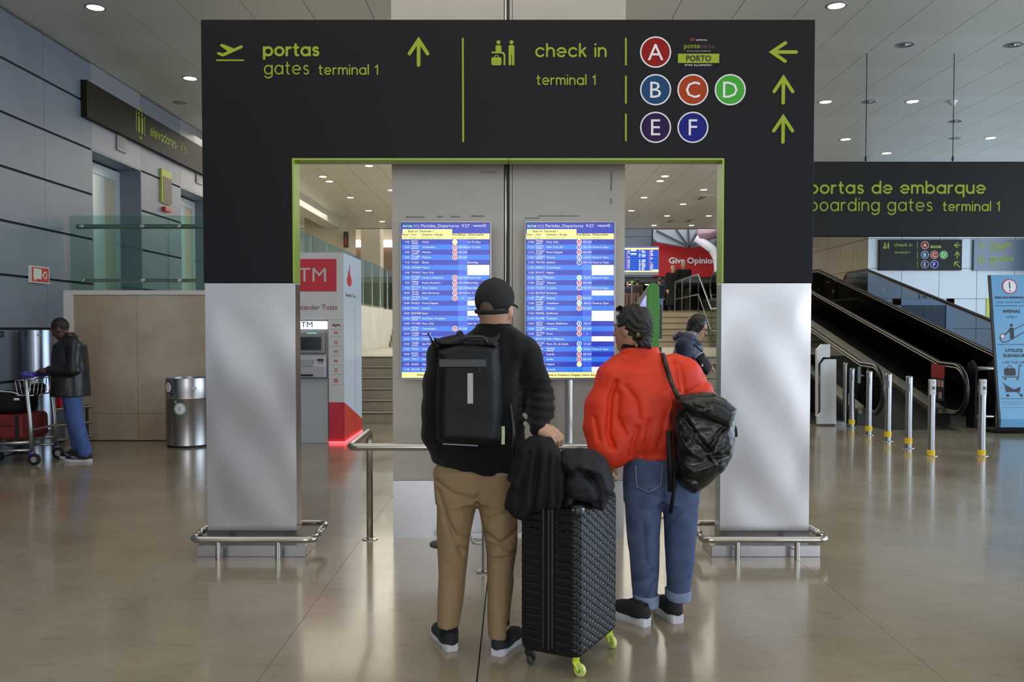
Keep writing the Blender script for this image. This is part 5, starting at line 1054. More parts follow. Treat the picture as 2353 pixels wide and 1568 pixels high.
def rbox(c, half, rad, ax=None, k=.02):
    c = np.array(c, float); h = np.array(half, float) - rad; A = np.eye(3) if ax is None else np.array([nv(a) for a in ax]); m = np.linalg.norm(half)
    def f(X, Y, Z):
        d = (X - c[0], Y - c[1], Z - c[2]); q = [np.abs(A[i][0] * d[0] + A[i][1] * d[1] + A[i][2] * d[2]) - h[i] for i in range(3)]
        return np.sqrt(sum(np.maximum(v, 0) ** 2 for v in q)) + np.minimum(np.maximum(q[0], np.maximum(q[1], q[2])), 0) - rad
    return dict(f=f, lo=c - m, hi=c + m, k=k, op='u')
def poly2(px, pz, P):
    P = np.array(P, float); d = np.full(px.shape, 1e9); s = np.ones(px.shape); n = len(P)
    for i in range(n):
        a, b = P[i], P[i - 1]; e = b - a; wx, wz = px - a[0], pz - a[1]; t = np.clip((wx * e[0] + wz * e[1]) / (e.dot(e) + 1e-12), 0, 1)
        d = np.minimum(d, (wx - e[0] * t) ** 2 + (wz - e[1] * t) ** 2)
        c1, c2, c3 = pz >= a[1], pz < b[1], e[0] * wz > e[1] * wx
        s = np.where((c1 & c2 & c3) | (~c1 & ~c2 & ~c3), -s, s)
    return s * np.sqrt(d)
def pillow(P, yc, H, Rr, k=.03):
    """cushion with the outline P in the X-Z plane, H half depth, Rr edge rounding; yc may be a function of x, z"""
    P = np.array(P, float)
    def f(X, Y, Z):
        d = poly2(X[:, 0:1, :], Z[:, 0:1, :], P); t = np.clip(-d / Rr, 0, 1); w = H * np.sqrt(np.maximum(1 - (1 - t) ** 2, 0)); c = yc(X[:, 0:1, :], Z[:, 0:1, :]) if callable(yc) else yc
        return np.maximum(np.broadcast_to(d, X.shape), (np.abs(Y - c) - w) * .8)
    y0 = yc if not callable(yc) else 4.2; mh = H if not callable(yc) else H + .35
    return dict(f=f, lo=np.array([P[:, 0].min(), y0 - mh, P[:, 1].min()]), hi=np.array([P[:, 0].max(), y0 + mh, P[:, 1].max()]), k=k, op='u')
def sub(p, k=.01): p = dict(p); p['op'] = 's'; p['k'] = k; return p
def cut(n, c):
    n = np.array(n, float); return dict(f=lambda X, Y, Z: n[0] * X + n[1] * Y + n[2] * Z - c, op='c')
def inflate(prims, d):
    out = []
    for p in prims:
        q = dict(p); q['f'] = (lambda g: (lambda X, Y, Z: g(X, Y, Z) - d))(p['f']); q['lo'] = p['lo'] - d; q['hi'] = p['hi'] + d; out.append(q)
    return out
def sdf_mesh(prims, h, disp=None):
    us = [p for p in prims if p['op'] == 'u']; lo = np.min([p['lo'] for p in us], 0) - 4 * h; hi = np.max([p['hi'] for p in us], 0) + 4 * h
    n = np.ceil((hi - lo) / h).astype(int) + 1; ax = [lo[i] + h * np.arange(n[i]) for i in range(3)]
    F = np.full(n, .08, np.float32)
    for p in prims:
        if p['op'] == 'c':
            X, Y, Z = np.meshgrid(*ax, indexing='ij', sparse=True); F = np.maximum(F, (p['f'](X, Y, Z)).astype(np.float32)); continue
        m = p['k'] + 4 * h; i0 = np.clip(np.floor((p['lo'] - m - lo) / h).astype(int), 0, n - 1); i1 = np.clip(np.ceil((p['hi'] + m - lo) / h).astype(int) + 1, 1, n)
        sl = tuple(slice(i0[j], i1[j]) for j in range(3)); X, Y, Z = np.meshgrid(*[ax[j][sl[j]] for j in range(3)], indexing='ij')
        d = p['f'](X, Y, Z).astype(np.float32); g = F[sl]; k = max(p['k'], 1e-5)
        if p['op'] == 'u': t = np.clip(.5 + .5 * (g - d) / k, 0, 1); F[sl] = g * (1 - t) + d * t - k * t * (1 - t)
        else: d = -d; t = np.clip(.5 - .5 * (g - d) / k, 0, 1); F[sl] = g * (1 - t) + d * t + k * t * (1 - t)
    if disp is not None:
        band = np.abs(F) < .06; ii = np.nonzero(band); F[ii] += disp(ax[0][ii[0]], ax[1][ii[1]], ax[2][ii[2]]).astype(np.float32)
    F[0], F[-1], F[:, 0], F[:, -1], F[:, :, 0], F[:, :, -1] = .05, .05, .05, .05, .05, .05
    ins = F < 0; c = ins[:-1, :-1, :-1].astype(np.int8)
    cs = [(a, b, d) for a in (0, 1) for b in (0, 1) for d in (0, 1)]
    cnt = sum(ins[a:n[0] - 1 + a, b:n[1] - 1 + b, d:n[2] - 1 + d].astype(np.int8) for a, b, d in cs)
    act = (cnt > 0) & (cnt < 8); idx = np.argwhere(act); vid = np.full(act.shape, -1, np.int64); vid[act] = np.arange(len(idx))
    val = {q: F[idx[:, 0] + q[0], idx[:, 1] + q[1], idx[:, 2] + q[2]] for q in cs}; pos = np.zeros((len(idx), 3)); num = np.zeros(len(idx))
    for a in cs:
        for j in range(3):
            if a[j]: continue
            b = list(a); b[j] = 1; b = tuple(b); va, vb = val[a], val[b]; x = (va < 0) != (vb < 0); t = np.where(x, va / np.where(x, va - vb, 1), 0)
            q = np.tile(np.array(a, float), (len(idx), 1)); q[:, j] += t; pos += q * x[:, None]; num += x
    V = lo + h * (idx + pos / num[:, None]); faces = []
    for j in range(3):
        s0 = [slice(None)] * 3; s1 = [slice(None)] * 3; s0[j] = slice(0, -1); s1[j] = slice(1, None); A, B = ins[tuple(s0)], ins[tuple(s1)]
        E = np.argwhere(A != B); u, w = (j + 1) % 3, (j + 2) % 3
        E = E[(E[:, u] > 0) & (E[:, w] > 0) & (E[:, u] < n[u] - 1) & (E[:, w] < n[w] - 1)]
        def g(du, dw): q = E.copy(); q[:, u] -= du; q[:, w] -= dw; return vid[q[:, 0], q[:, 1], q[:, 2]]
        Q = np.stack([g(1, 1), g(0, 1), g(0, 0), g(1, 0)], 1); fl = A[E[:, 0], E[:, 1], E[:, 2]]
        Q[~fl] = Q[~fl][:, ::-1]; faces.append(Q)
    return V, np.concatenate(faces)
def np_obj(name, parts, m, parent):
    inv = np.array(xf(parent).inverted()) if parent else np.eye(4); Vs, Fs, off = [], [], 0
    for V, Q in parts: Vs.append(V); Fs.append(Q + off); off += len(V)
    V = np.concatenate(Vs); Q = np.concatenate(Fs); V = V @ inv[:3, :3].T + inv[:3, 3]
    me = bpy.data.meshes.new(name); me.vertices.add(len(V)); me.vertices.foreach_set('co', V.astype(np.float32).ravel()); me.loops.add(len(Q) * 4); me.loops.foreach_set('vertex_index', Q.astype(np.int32).ravel())
    me.polygons.add(len(Q)); me.polygons.foreach_set('loop_start', np.arange(0, len(Q) * 4, 4, dtype=np.int32)); me.polygons.foreach_set('use_smooth', np.ones(len(Q), bool))
    me.update(calc_edges=True); me.validate(); me.materials.append(m); o = bpy.data.objects.new(name, me); COL.objects.link(o)
    if parent: o.parent = parent; PM[o.name] = xf(parent)
    return o
def soft(name, m, parent, prims, h, disp=None): return np_obj(name, [sdf_mesh(prims, h, disp)], m, parent)
def folds(seed, amp, wl, axis=None, sharp=1.):
    """cloth folds: warped ridges of wavelength wl; axis = direction along which the folds run"""
    r = np.random.RandomState(seed); W_ = []
    for i in range(4):
        d = r.normal(size=3)
        if axis is not None: a = nv(axis); d = d - a * d.dot(a) * .88
        d = nv(d) * 2 * math.pi / (wl * r.uniform(.7, 1.5)); e = nv(r.normal(size=3)) * 2 * math.pi / (wl * 2.6); W_.append((d, e, r.uniform(0, 6), r.uniform(0, 6)))
    def f(x, y, z):
        s = 0
        for d, e, p, q in W_: s = s + np.sin(d[0] * x + d[1] * y + d[2] * z + p + 1.6 * np.sin(e[0] * x + e[1] * y + e[2] * z + q))
        s = s / 4; return amp * np.sign(s) * np.abs(s) ** sharp
    return f
def crease(paths, k=1.25):
    """valleys and ridges in the back of a garment along polylines: (points, depth, width)"""
    def f(x, y, z):
        out = 0
        for pts, dep, w in paths:
            best = np.full(x.shape, 1e9); ym = max(p[1] for p in pts) + .09
            for i in range(len(pts) - 1):
                a = np.array(pts[i], float)[[0, 2]]; d = np.array(pts[i + 1], float)[[0, 2]] - a; t = np.clip(((x - a[0]) * d[0] + (z - a[1]) * d[1]) / (d.dot(d) + 1e-12), 0, 1)
                best = np.minimum(best, (x - a[0] - d[0] * t) ** 2 + (z - a[1] - d[1] * t) ** 2)
            out = out + k * dep * np.exp(-best / w ** 2) * np.clip((ym - y) / .03, 0, 1)
        return out
    return f
def plus(*fs): return lambda x, y, z: sum(f(x, y, z) for f in fs)
# ---- heads and hands
def head_prims(c, fwd, up=(0, 0, 1), s=1.):
    c = np.array(c, float); f = nv(fwd); u = nv(np.array(up, float) - f * np.dot(up, f)); r = np.cross(f, u); ax = (r, f, u); P = lambda a, b, d: c + (r * a + f * b + u * d) * s
    L = [ell(P(0, -.012, .028), (.076 * s, .096 * s, .098 * s), ax, .03), ell(P(0, .026, -.040), (.059 * s, .068 * s, .078 * s), ax, .04), ell(P(0, .066, -.098), (.028 * s, .024 * s, .022 * s), ax, .03),
         rc(P(0, .088, .016), P(0, .108, -.022), .009 * s, .013 * s, .014), ell(P(0, .088, -.054), (.026 * s, .012 * s, .006 * s), ax, .008), ell(P(0, .086, -.067), (.022 * s, .012 * s, .007 * s), ax, .008), rc(P(-.035, .078, .03), P(.035, .078, .03), .012 * s, .012 * s, .015)]
    for q in (-1, 1):
        L += [ell(P(q * .077, -.004, -.008), (.010 * s, .021 * s, .032 * s), ax, .008), sub(ell(P(q * .032, .098, .008), (.017 * s, .014 * s, .011 * s), ax), .012)]
    return L, P, ax
def eyes(parent, P, ax, s, m):
    for q in (-1, 1): soft('eye', m, parent, [ell(P(q * .032, .079, .008), (.012 * s, .008 * s, .008 * s), ax)], .003)
def hand_mesh(w, d, n, side, curl=.5, s=1., h=.0034, thumb=.6, spread=.012, back=.05):
    """w wrist, d along the hand, n out of the back of the hand; side +1: thumb towards d x n"""
    w = np.array(w, float); d = nv(d); n = nv(np.array(n, float) - d * np.dot(n, d)); r = np.cross(d, n) * side; ax = (r, d, n)
    L = [ell(w + d * .048 * s, (.041 * s, .052 * s, .017 * s), ax, .02), rc(w - d * back * s, w + d * .02 * s, .027 * s, .026 * s, .03), rc(w + d * .03 * s + r * .02 * s, w + d * .085 * s + r * .026 * s, .017 * s, .014 * s, .02), rc(w + d * .03 * s - r * .02 * s, w + d * .08 * s - r * .027 * s, .016 * s, .013 * s, .02)]
    for i, (off, ln, rad) in enumerate(((.031, .074, .0093), (.011, .083, .0096), (-.010, .077, .0092), (-.029, .060, .0082))):
        p = w + d * (.092 - abs(i - 1) * .004) * s + r * off * s; a = curl * .45; q = r * (off * spread / .03)
        for j, t in enumerate((.45, .32, .23)):
            dd = nv(d * math.cos(a) - n * math.sin(a) + q); e = p + dd * ln * t * s; L.append(rc(p, e, rad * (1 - .07 * j) * s, rad * (.95 - .08 * j) * s, .005)); p = e; a += curl * (.8 if j == 0 else .6)
    p = w + d * .022 * s + r * .030 * s; dd = nv(d * .75 + r * .62 - n * thumb * .5); e = p + dd * .042 * s; L.append(rc(p, e, .0145 * s, .0115 * s, .012)); e2 = e + nv(d * .95 + r * .2 - n * thumb * .7) * .032 * s; L.append(rc(e, e2, .0108 * s, .0085 * s, .005))
    return sdf_mesh(L, h)
# ---- shoes
def shoe(parent, heel, d, L, wid, m_up, m_sole, solh=.032, uph=.085, collar=True, name='shoe', stripe=None, sock=None):
    heel = np.array((heel[0], heel[1], 0.)); d = nv((d[0], d[1], 0)); r = np.array((d[1], -d[0], 0)); k = L / .29
    wt = [(0, .024), (.03, .031), (.12, .036), (.3, .034), (.5, .037), (.7, .046), (.84, .043), (.94, .031), (1, .012)]; T_ = [a for a, b in wt]; B_ = [b * wid for a, b in wt]
    ts = np.concatenate([np.linspace(0, .12, 5), np.linspace(.2, .85, 9), np.linspace(.9, 1, 5)])
    def ring(z, g, rock=0.):
        lf = [heel + d * L * t + r * (np.interp(t, T_, B_) * g) + np.array((0, 0, z + rock * max(0, t - .75) ** 2)) for t in ts]
        rg = [heel + d * L * t - r * (np.interp(t, T_, B_) * g) + np.array((0, 0, z + rock * max(0, t - .75) ** 2)) for t in ts[::-1]]
        return lf + rg
    sm = MB(); sm.loft([ring(0, .93, .25), ring(.006, 1., .25), ring(solh * .7, 1.02, .22), ring(solh, .98, .2)]); S_ = sm.build('sole' if name == 'shoe' else name + '_sole', m_sole, parent, smooth='auto')
    P = lambda t, x, z: heel + d * L * t + r * x + np.array((0, 0, z)); ax = (r, d, (0, 0, 1)); s0 = solh - .006
    up = [ell(P(.16, 0, s0 + .02), (.034 * wid, .050 * k, uph * .78), ax, .03), ell(P(.45, 0, s0 + .012), (.037 * wid, .085 * k, uph * .62), ax, .04), ell(P(.74, 0, s0 + .006), (.042 * wid, .070 * k, uph * .48), ax, .04), ell(P(.28, 0, s0 + .02), (.034 * wid, .07 * k, uph * .75), ax, .03),
          sub(ell(P(.20, 0, uph + .03), (.027 * wid, .055 * k, .045), ax), .01), cut((0, 0, -1), -s0)]
    U = soft('upper', m_up, parent, up, .005)
    if stripe:
        for q in (-1, 1): MB().tube([P(t, q * (np.interp(t, T_, B_) + .0), s0 + z) for t, z in ((.12, .035), (.3, .02), (.5, .012), (.62, .03), (.7, .045))], .004, 6).build('stripe', stripe, parent, smooth=True)
    return P
# ================================================================== PEOPLE AND LUGGAGE IN THE FOREGROUND
SKIN = mat('skin_light', (196, 150, 124), .5, noise=(25, .08)); SKIN2 = mat('skin_warm', (176, 128, 100), .5, noise=(25, .08)); SKIN3 = mat('skin_dark', (84, 56, 42), .45, noise=(25, .1))
KNIT = mat('black_knit', (17, 17, 19), .9, 0, .25, noise=(220, .3), bump=(420, .35), sheen=.1); TAN = mat('tan_chino', (152, 128, 96), .85, 0, .25, noise=(30, .06), bump=(600, .15))
BLKCLOTH = mat('black_cloth', (20, 20, 23), .85, 0, .3, noise=(90, .2), bump=(300, .2)); CAPM = mat('black_cap', (15, 15, 16), .8, bump=(500, .2)); NYLON = mat('backpack_nylon', (11, 11, 13), .55, 0, .28, noise=(4, .15), bump=(700, .12))
SHOEN = mat('shoe_navy', (34, 36, 42), .8, bump=(500, .2)); WHITES = mat('white_rubber', (205, 205, 212), .5, noise=(20, .06)); SOCK = mat('black_sock', (14, 14, 15), .9)
DENIM = mat('blue_denim', (88, 101, 136), .85, 0, .25, noise=(9, .22, (62, 75, 108)), bump=(500, .2)); DENIMP = mat('pale_denim_turnup', (128, 142, 170), .85, noise=(60, .12)); RED = mat('red_nylon', (228, 60, 30), .55, 0, .35, noise=(3, .06))
LEATHER = mat('black_leather', (22, 21, 20), .30, 0, .5, noise=(6, .2), bump=(90, .06), rvar=.06); HAIRB = mat('dark_brown_hair', (34, 27, 23), .45, 0, .5, noise=(60, .4, (16, 12, 10)), bump=(150, 1.), scale3=(1, 1, .2)); SILVER = mat('silver_bracelet', (210, 210, 210), .15, 1.)
EYE = mat('eye_dark', (30, 22, 18), .15)
# ------------------------------------------------------------------ the man with the cap
YM = 4.20
def m_(x, y, dy=0.): p = W(x, y, YM + dy); return np.array((p.x, p.y, p.z))
def sec(y, x0, x1, ry, dy=0.): a, b = m_(x0, y, dy), m_(x1, y, dy); return (a[2], (a[0] + b[0]) / 2, YM + dy, (b[0] - a[0]) / 2, ry)
base = G(1095, 1470); MAN = thing('person', 'man in black cap and sweater with tan trousers, seen from behind', 'person', (base.x, YM, 0))
hc = m_(1139, 710, -.01); hf = nv((math.sin(R(24)), math.cos(R(24)), .10)); HP, Hp, Hax = head_prims(hc, hf, (0, -.05, 1), .98)
sl, el_, wl = m_(1022, 818), m_(1001, 948, -.05), m_(1012, 1046, -.02); sr, er, wr = m_(1203, 818), m_(1237, 908, .03), m_(1236, 984, -.12)
body = HP + [rc(hc + np.array((-.006, -.02, -.03)), m_(1134, 775), .062, .070, .04), ell(Hp(-.084, -.006, -.012), (.011, .022, .034), Hax, .006), ell(Hp(.084, -.006, -.012), (.011, .022, .034), Hax, .006), lofz([sec(770, 1070, 1195, .075), sec(800, 1020, 1205, .10), sec(900, 1025, 1185, .11), sec(1000, 1015, 1190, .10), sec(1090, 1012, 1185, .11)], .05)]
body += chain([sl, el_, wl], [.05, .042, .028]) + chain([sr, er, wr], [.05, .042, .028])
kl, al = m_(1040, 1290, -.01), m_(1032, 1462, .02); kr, ar_ = m_(1150, 1290), m_(1146, 1478, -.02)
hl, hr = G(1040, 1498), G(1140, 1509); dl, dr = (-.36, .93), (.40, .917)
al, ar_ = [np.array((q_.x, q_.y, .125)) + nv((d_[0], d_[1], 0)) * .055 for q_, d_ in ((hl, dl), (hr, dr))]
body += chain([m_(1050, 1130), kl, al], [.08, .052, .036]) + chain([m_(1140, 1130), kr, ar_], [.08, .052, .036])
for a, hh, dd in ((al, hl, dl), (ar_, hr, dr)): b = np.array((hh.x, hh.y, .05)) + nv((dd[0], dd[1], 0)) * .05; body += [rc(a, b, .036, .03, .03), rc(b, b + nv((dd[0], dd[1], 0)) * .14 - np.array((0, 0, .015)), .03, .022, .03)]
hd = nv(m_(1262, 1000, -.15) - wr)
np_obj('body', [sdf_mesh(body, .0075), hand_mesh(wr, nv((.80, -.30, -.30)), (-.1, -.45, .9), -1, 1.15, .98, back=.012), hand_mesh(wl, (.1, .25, -1), (-.9, -.2, 0), -1, .5, 1.0)], SKIN, MAN)
# sweater
tors = [lofz([sec(750, 1096, 1178, .080, -.01), sec(766, 1076, 1200, .095), sec(782, 1055, 1212, .105), sec(800, 1022, 1216, .125), sec(840, 1015, 1206, .14), sec(900, 1013, 1203, .14), sec(960, 1008, 1203, .135), sec(1030, 1000, 1205, .145), sec(1075, 1003, 1200, .15), sec(1100, 1006, 1197, .148)], .03, 2.3)]
arms = chain([m_(1050, 806), sl, m_(1006, 880, -.03), el_, m_(1001, 1000, -.05), wl], [.075, .076, .063, .060, .056, .040], .045) + chain([m_(1170, 806), sr, m_(1225, 868, .02), er, m_(1241, 945, -.04), wr], [.075, .077, .066, .064, .058, .040], .045)
pa, pb = m_(1005, 1062), m_(1197, 1097); nn = np.array((-(pb[2] - pa[2]), 0, pb[0] - pa[0])); nn = nn / np.linalg.norm(nn); hem = cut(-nn, -nn.dot(pa))
bunch = lambda x, y, z: .0035 * np.sin(z * 150 + 25 * x) * np.clip((np.abs(x - m_(1240, 930)[0]) < .12) & (z > m_(0, 985)[2]) & (z < m_(0, 868)[2]), 0, 1)
soft('sweater', KNIT, MAN, tors + arms + [hem], .0075, plus(folds(3, .005, .11, (.3, 0, 1)), bunch, crease([([m_(1200, 830, -.1), m_(1190, 900, -.13), m_(1185, 1000, -.14)], .008, .02), ([m_(1208, 870, -.08), m_(1206, 960, -.08)], .010, .018)])))
soft('collar', KNIT, MAN, [lofz([sec(744, 1095, 1174, .078, -.01), sec(764, 1088, 1190, .086)], .01), sub(lofz([sec(735, 1101, 1169, .070, -.01), sec(760, 1098, 1176, .072)], .01), .006)], .005)
# trousers
leg_l = [sec(1080, 1001, 1105, .135), sec(1158, 1003, 1095, .125), sec(1213, 1004, 1083, .115), sec(1274, 1006, 1077, .100), sec(1320, 1007, 1070, .090), sec(1397, 1006, 1062, .078, -.02), sec(1437, 1006, 1057, .074, -.03)]
leg_r = [sec(1080, 1095, 1193, .135), sec(1158, 1099, 1188, .125), sec(1198, 1106, 1189, .118), sec(1240, 1113, 1189, .110), sec(1274, 1118, 1187, .102), sec(1335, 1119, 1180, .090, -.025), sec(1397, 1120, 1173, .080, -.045), sec(1462, 1123, 1170, .074, -.06)]
hips = lofz([sec(1060, 1006, 1192, .125), sec(1085, 1001, 1195, .14), sec(1120, 1001, 1192, .145), sec(1150, 1003, 1190, .135)], .04)
b_ = -.12
cr = crease([([m_(1003, 1110, b_), m_(1040, 1133, b_), m_(1090, 1148, b_)], .010, .012), ([m_(1006, 1130, b_), m_(1030, 1200, b_), m_(1060, 1275, b_ + .03)], .009, .012), ([m_(1020, 1190, b_), m_(1050, 1235, b_), m_(1074, 1240, b_ + .03)], .007, .010), ([m_(1052, 1262, b_ + .02), m_(1075, 1268, b_ + .02)], .008, .010), ([m_(1098, 1140, b_), m_(1097, 1156, b_)], .012, .012),
             ([m_(1120, 1198, b_), m_(1160, 1180, b_), m_(1190, 1165, b_)], .008, .011), ([m_(1115, 1230, b_), m_(1150, 1250, b_ + .02), m_(1186, 1225, b_ + .03)], .010, .011), ([m_(1122, 1256, b_ + .02), m_(1150, 1252, b_ + .02), m_(1184, 1275, b_ + .03)], .010, .010), ([m_(1130, 1275, b_ + .02), m_(1170, 1270, b_ + .03)], -.010, .014), ([m_(1182, 1290, b_ + .06), m_(1184, 1330, b_ + .06)], .008, .012), ([m_(1030, 1300, b_ + .03), m_(1050, 1430, b_ + .05)], .003, .02)])
soft('trousers', TAN, MAN, [hips, lofz(leg_l, .03, 2.1), lofz(leg_r, .03, 2.1)], .007, plus(folds(8, .0035, .12, (.2, 0, 1)), cr))
for hh, dd, a in ((hl, dl, al), (hr, dr, ar_)):
    shoe(MAN, (hh.x, hh.y), dd, .285, 1.06, SHOEN, WHITES, .034, .082); b = np.array((hh.x, hh.y, 0)) + nv((dd[0], dd[1], 0)) * .058
    soft('sock', SOCK, MAN, [rc(b + np.array((0, -.002, .068)), np.array((a[0], a[1], a[2] + .02)), .046, .041, .01)], .006)
# cap: crown with an opening over the strap, brim forward
capd = Hp(0, -.012, .05); crown = [ell(Hp(0, -.010, .046), (.091, .112, .104), Hax, .02), ell(Hp(0, .06, .060), (.06, .05, .06), Hax, .03), sub(ell(Hp(0, -.012, .022), (.081, .101, .092), Hax), .004), cut(-Hax[2], -(np.dot(Hax[2], Hp(0, 0, -.014)))), sub(ell(Hp(0, -.125, .004), (.038, .06, .042), Hax), .004)]
soft('cap', CAPM, MAN, crown, .0045)
rim_ = MB(); L_ = []
for i in range(-8, 9): t = i / 8; L_.append(Hp(.0855 * math.sin(t * 2.6 * .5) * 1.0, -.012 - .106 * math.cos(t * 2.6 * .5), -.008))
rim_.tube(L_, .010, 8); rim_.build('cap_strap', CAPM, MAN, smooth=True)
br = MB(); rg = []
for rr_, dz in ((.0, 0), (1., -.012)):
    for s_ in (1, -1): rg.append([Hp(.082 * math.sin(t) * (1 - .1 * rr_), .070 + .02 * math.cos(t) + rr_ * (.085 * math.cos(t * .9)), .022 + dz * rr_ - (.018 * math.sin(t) ** 2) + .003 * s_) for t in np.linspace(-1.35, 1.35, 15)])
vs = [p for r_ in rg for p in r_]; fs = []
for i in range(14): fs += [(i, i + 1, 30 + i + 1, 30 + i), (15 + i, 45 + i, 45 + i + 1, 15 + i + 1), (30 + i, 30 + i + 1, 45 + i + 1, 45 + i)]
br.add(vs, fs); br.build('cap_brim', CAPM, MAN, smooth='auto')
soft('cap_button', CAPM, MAN, [ell(Hp(0, -.01, .150), (.009, .009, .006), Hax)], .003)
soft('hair', mat('shaved_hair', (120, 92, 78), .6, noise=(300, .3)), MAN, [ell(Hp(0, -.014, .028), (.0775, .0965, .0975), Hax), cut(Hax[1], np.dot(Hax[1], Hp(0, .02, 0))), cut(-Hax[2], -np.dot(Hax[2], Hp(0, 0, -.045)))], .005)
eyes(MAN, Hp, Hax, 1., EYE)
bc = wr + nv((.8, -.3, -.3)) * .014; MB().tube([bc + .032 * (math.cos(t) * np.array((.35, .1, .9)) + math.sin(t) * np.array((0, 1, 0))) for t in np.linspace(0, 2 * math.pi, 19)[:-1]], .004, 6, closed=True).build('bracelet', SILVER, MAN, smooth=True)
# ------------------------------------------------------------------ his backpack
YBk = 3.95
def k_(x, y, dy=0.): p = W(x, y, YBk + dy); return (p.x, p.z)
B = thing('backpack', 'black roll-top backpack with a pale vertical tab, worn by the man', 'backpack', (k_(1075, 1028)[0], YBk, k_(1075, 1028)[1]))
po = [k_(*p) for p in ((1003, 800), (1060, 786), (1118, 790), (1146, 796), (1151, 860), (1152, 960), (1148, 1010), (1135, 1027), (1020, 1022), (1002, 1010), (1000, 930), (1003, 860))]
soft('pack_body', NYLON, B, [pillow(po, lambda x, z: YBk + .03 + .02 * (z - 1.2) + 0 * x, .11, .055), cut((0, 1, 0), 4.055)], .006, folds(21, .0035, .14))
po = [k_(*p) for p in ((993, 776), (1000, 790), (1010, 800), (1080, 803), (1143, 803), (1146, 790), (1135, 776), (1060, 770), (1030, 780))]
soft('roll_top', NYLON, B, [pillow(po, YBk + .02, .055, .03)], .005, folds(5, .003, .09, (1, 0, 0)))
po = [k_(*p) for p in ((983, 768), (988, 772), (996, 784), (1040, 778), (1044, 786), (1004, 806), (1002, 840), (996, 800))]
soft('side_flap', NYLON, B, [pillow(po, YBk + .0, .018, .02)], .004)
MB().tube([(k_(986, 770)[0], YBk, k_(986, 770)[1]), (k_(983, 767)[0], YBk, k_(983, 767)[1])], .006, 8).build('flap_hook', RUBBER, B)
def flat(name, m__, x0, y0, x1, y1, Y, t=.004, bev=.0015):
    a, b = W(x0, y1, Y), W(x1, y0, Y); return MB().bx(a.x, b.x, Y - t / 2, Y + t / 2, a.z, b.z).build(name, m__, B, bevel=bev)
yb = YBk - .082; flat('pale_tab', mat('pale_tab', (176, 170, 172), .5, noise=(40, .06)), 1074, 858, 1087, 928, yb, .006)
flat('pocket_flap', mat('nylon_sheen', (26, 28, 32), .4, bump=(400, .1)), 1008, 825, 1118, 845, yb + .004, .012, .004); flat('zip_pull', RUBBER, 1099, 844, 1104, 856, yb, .006)
MB().tube(fillet([(k_(1060, 792)[0], YBk - .03, k_(1060, 792)[1]), (k_(1066, 774)[0], YBk - .04, k_(1066, 774)[1]), (k_(1114, 774)[0], YBk - .04, k_(1114, 774)[1]), (k_(1122, 792)[0], YBk - .03, k_(1122, 792)[1])], .02), .007, 8).build('grab_handle', MATS['nylon_sheen'], B, smooth=True)
MB().tube([(k_(1020, 1016)[0], YBk - .07, k_(1020, 1016)[1]), (k_(1100, 1020)[0], YBk - .072, k_(1100, 1020)[1])], .003, 6).build('reflective_piping', mat('piping', (120, 126, 150), .3), B)
for x0, x1, x2 in ((1065, 1058, 1050), (1130, 1150, 1168)):
    a = [W(x0, 790, 4.0), W(x1, 765, 4.14), W(x1 - 4, 768, 4.28), W(x2, 800, 4.36)]
    MB().tube(fillet([tuple(p) for p in a], .05), .014, 8).build('shoulder_strap', NYLON, B, smooth=True)
MB().tube([tuple(W(1172, 930, 4.05)), tuple(W(1180, 990, 4.04)), tuple(W(1178, 1060, 4.03))], .010, 8).build('strap_tail', MATS['nylon_sheen'], B, smooth=True)
tgm = mat('luggage_tag', (196, 200, 190), .4, noise=(40, .7, (150, 190, 40))); flat('luggage_tag', tgm, 1152, 980, 1160, 1022, 3.99, .004)
# ------------------------------------------------------------------ suitcase
fc = np.array((.288, 3.80, 0)); sa = nv((-.885, .467, 0)); sb = nv((.468, .885, 0)); DA, DB, Z0, Z1 = .305, .47, .075, .775
SC = thing('suitcase', 'large black hard-shell suitcase with hexagon relief and lime wheels', 'suitcase', tuple(fc + sa * DA / 2 + sb * DB / 2))
SHELLM = mat('suitcase_abs', (15, 16, 20), .38, 0, .35, noise=(7, .10), bump=(900, .08), rvar=.05); LIMEW = mat('lime_wheel', (196, 214, 62), .4)
cen = fc + sa * DA / 2 + sb * DB / 2 + np.array((0, 0, (Z0 + Z1) / 2))
def sdisp(x, y, z):
    dx, dy = x - fc[0], y - fc[1]; s = dx * sa[0] + dy * sa[1]; t = dx * sb[0] + dy * sb[1]; out = np.zeros_like(x)
    u, v = t / .036, (z - Z0) / .036                                    # hexagons on the two broad faces
    ax_, ay = np.mod(u, 1.7320508) - .8660254, np.mod(v, 1.) - .5; bx_, by = np.mod(u - .8660254, 1.7320508) - .8660254, np.mod(v - .5, 1.) - .5
    near = (ax_ ** 2 + ay ** 2) < (bx_ ** 2 + by ** 2); gx, gy = np.where(near, ax_, bx_), np.where(near, ay, by)
    hd_ = np.maximum(np.abs(gy), np.abs(gy) * .5 + np.abs(gx) * .8660254); hexg = np.clip((hd_ - .41) / .08, 0, 1)
    broad = np.clip((.045 - np.minimum(s, DA - s)) / .02, 0, 1); out += .005 * hexg * broad
    side = np.clip((.03 - np.minimum(t, DB - t)) / .015, 0, 1) * (1 - broad)   # ribs on the narrow faces
    rib = np.abs(np.mod((z - Z0) / .036, 1) - .5) * 2; off = np.clip((np.abs(s - DA / 2) - .035) / .01, 0, 1)
    out += .0055 * np.clip((rib - .72) / .28, 0, 1) * side * off
    top = np.clip((z - Z1 + .03) / .015, 0, 1)
    for c in (DA / 2 - .022, DA / 2 + .022): out += .006 * np.exp(-((s - c) / .004) ** 2) * np.maximum(side, top)
    return out
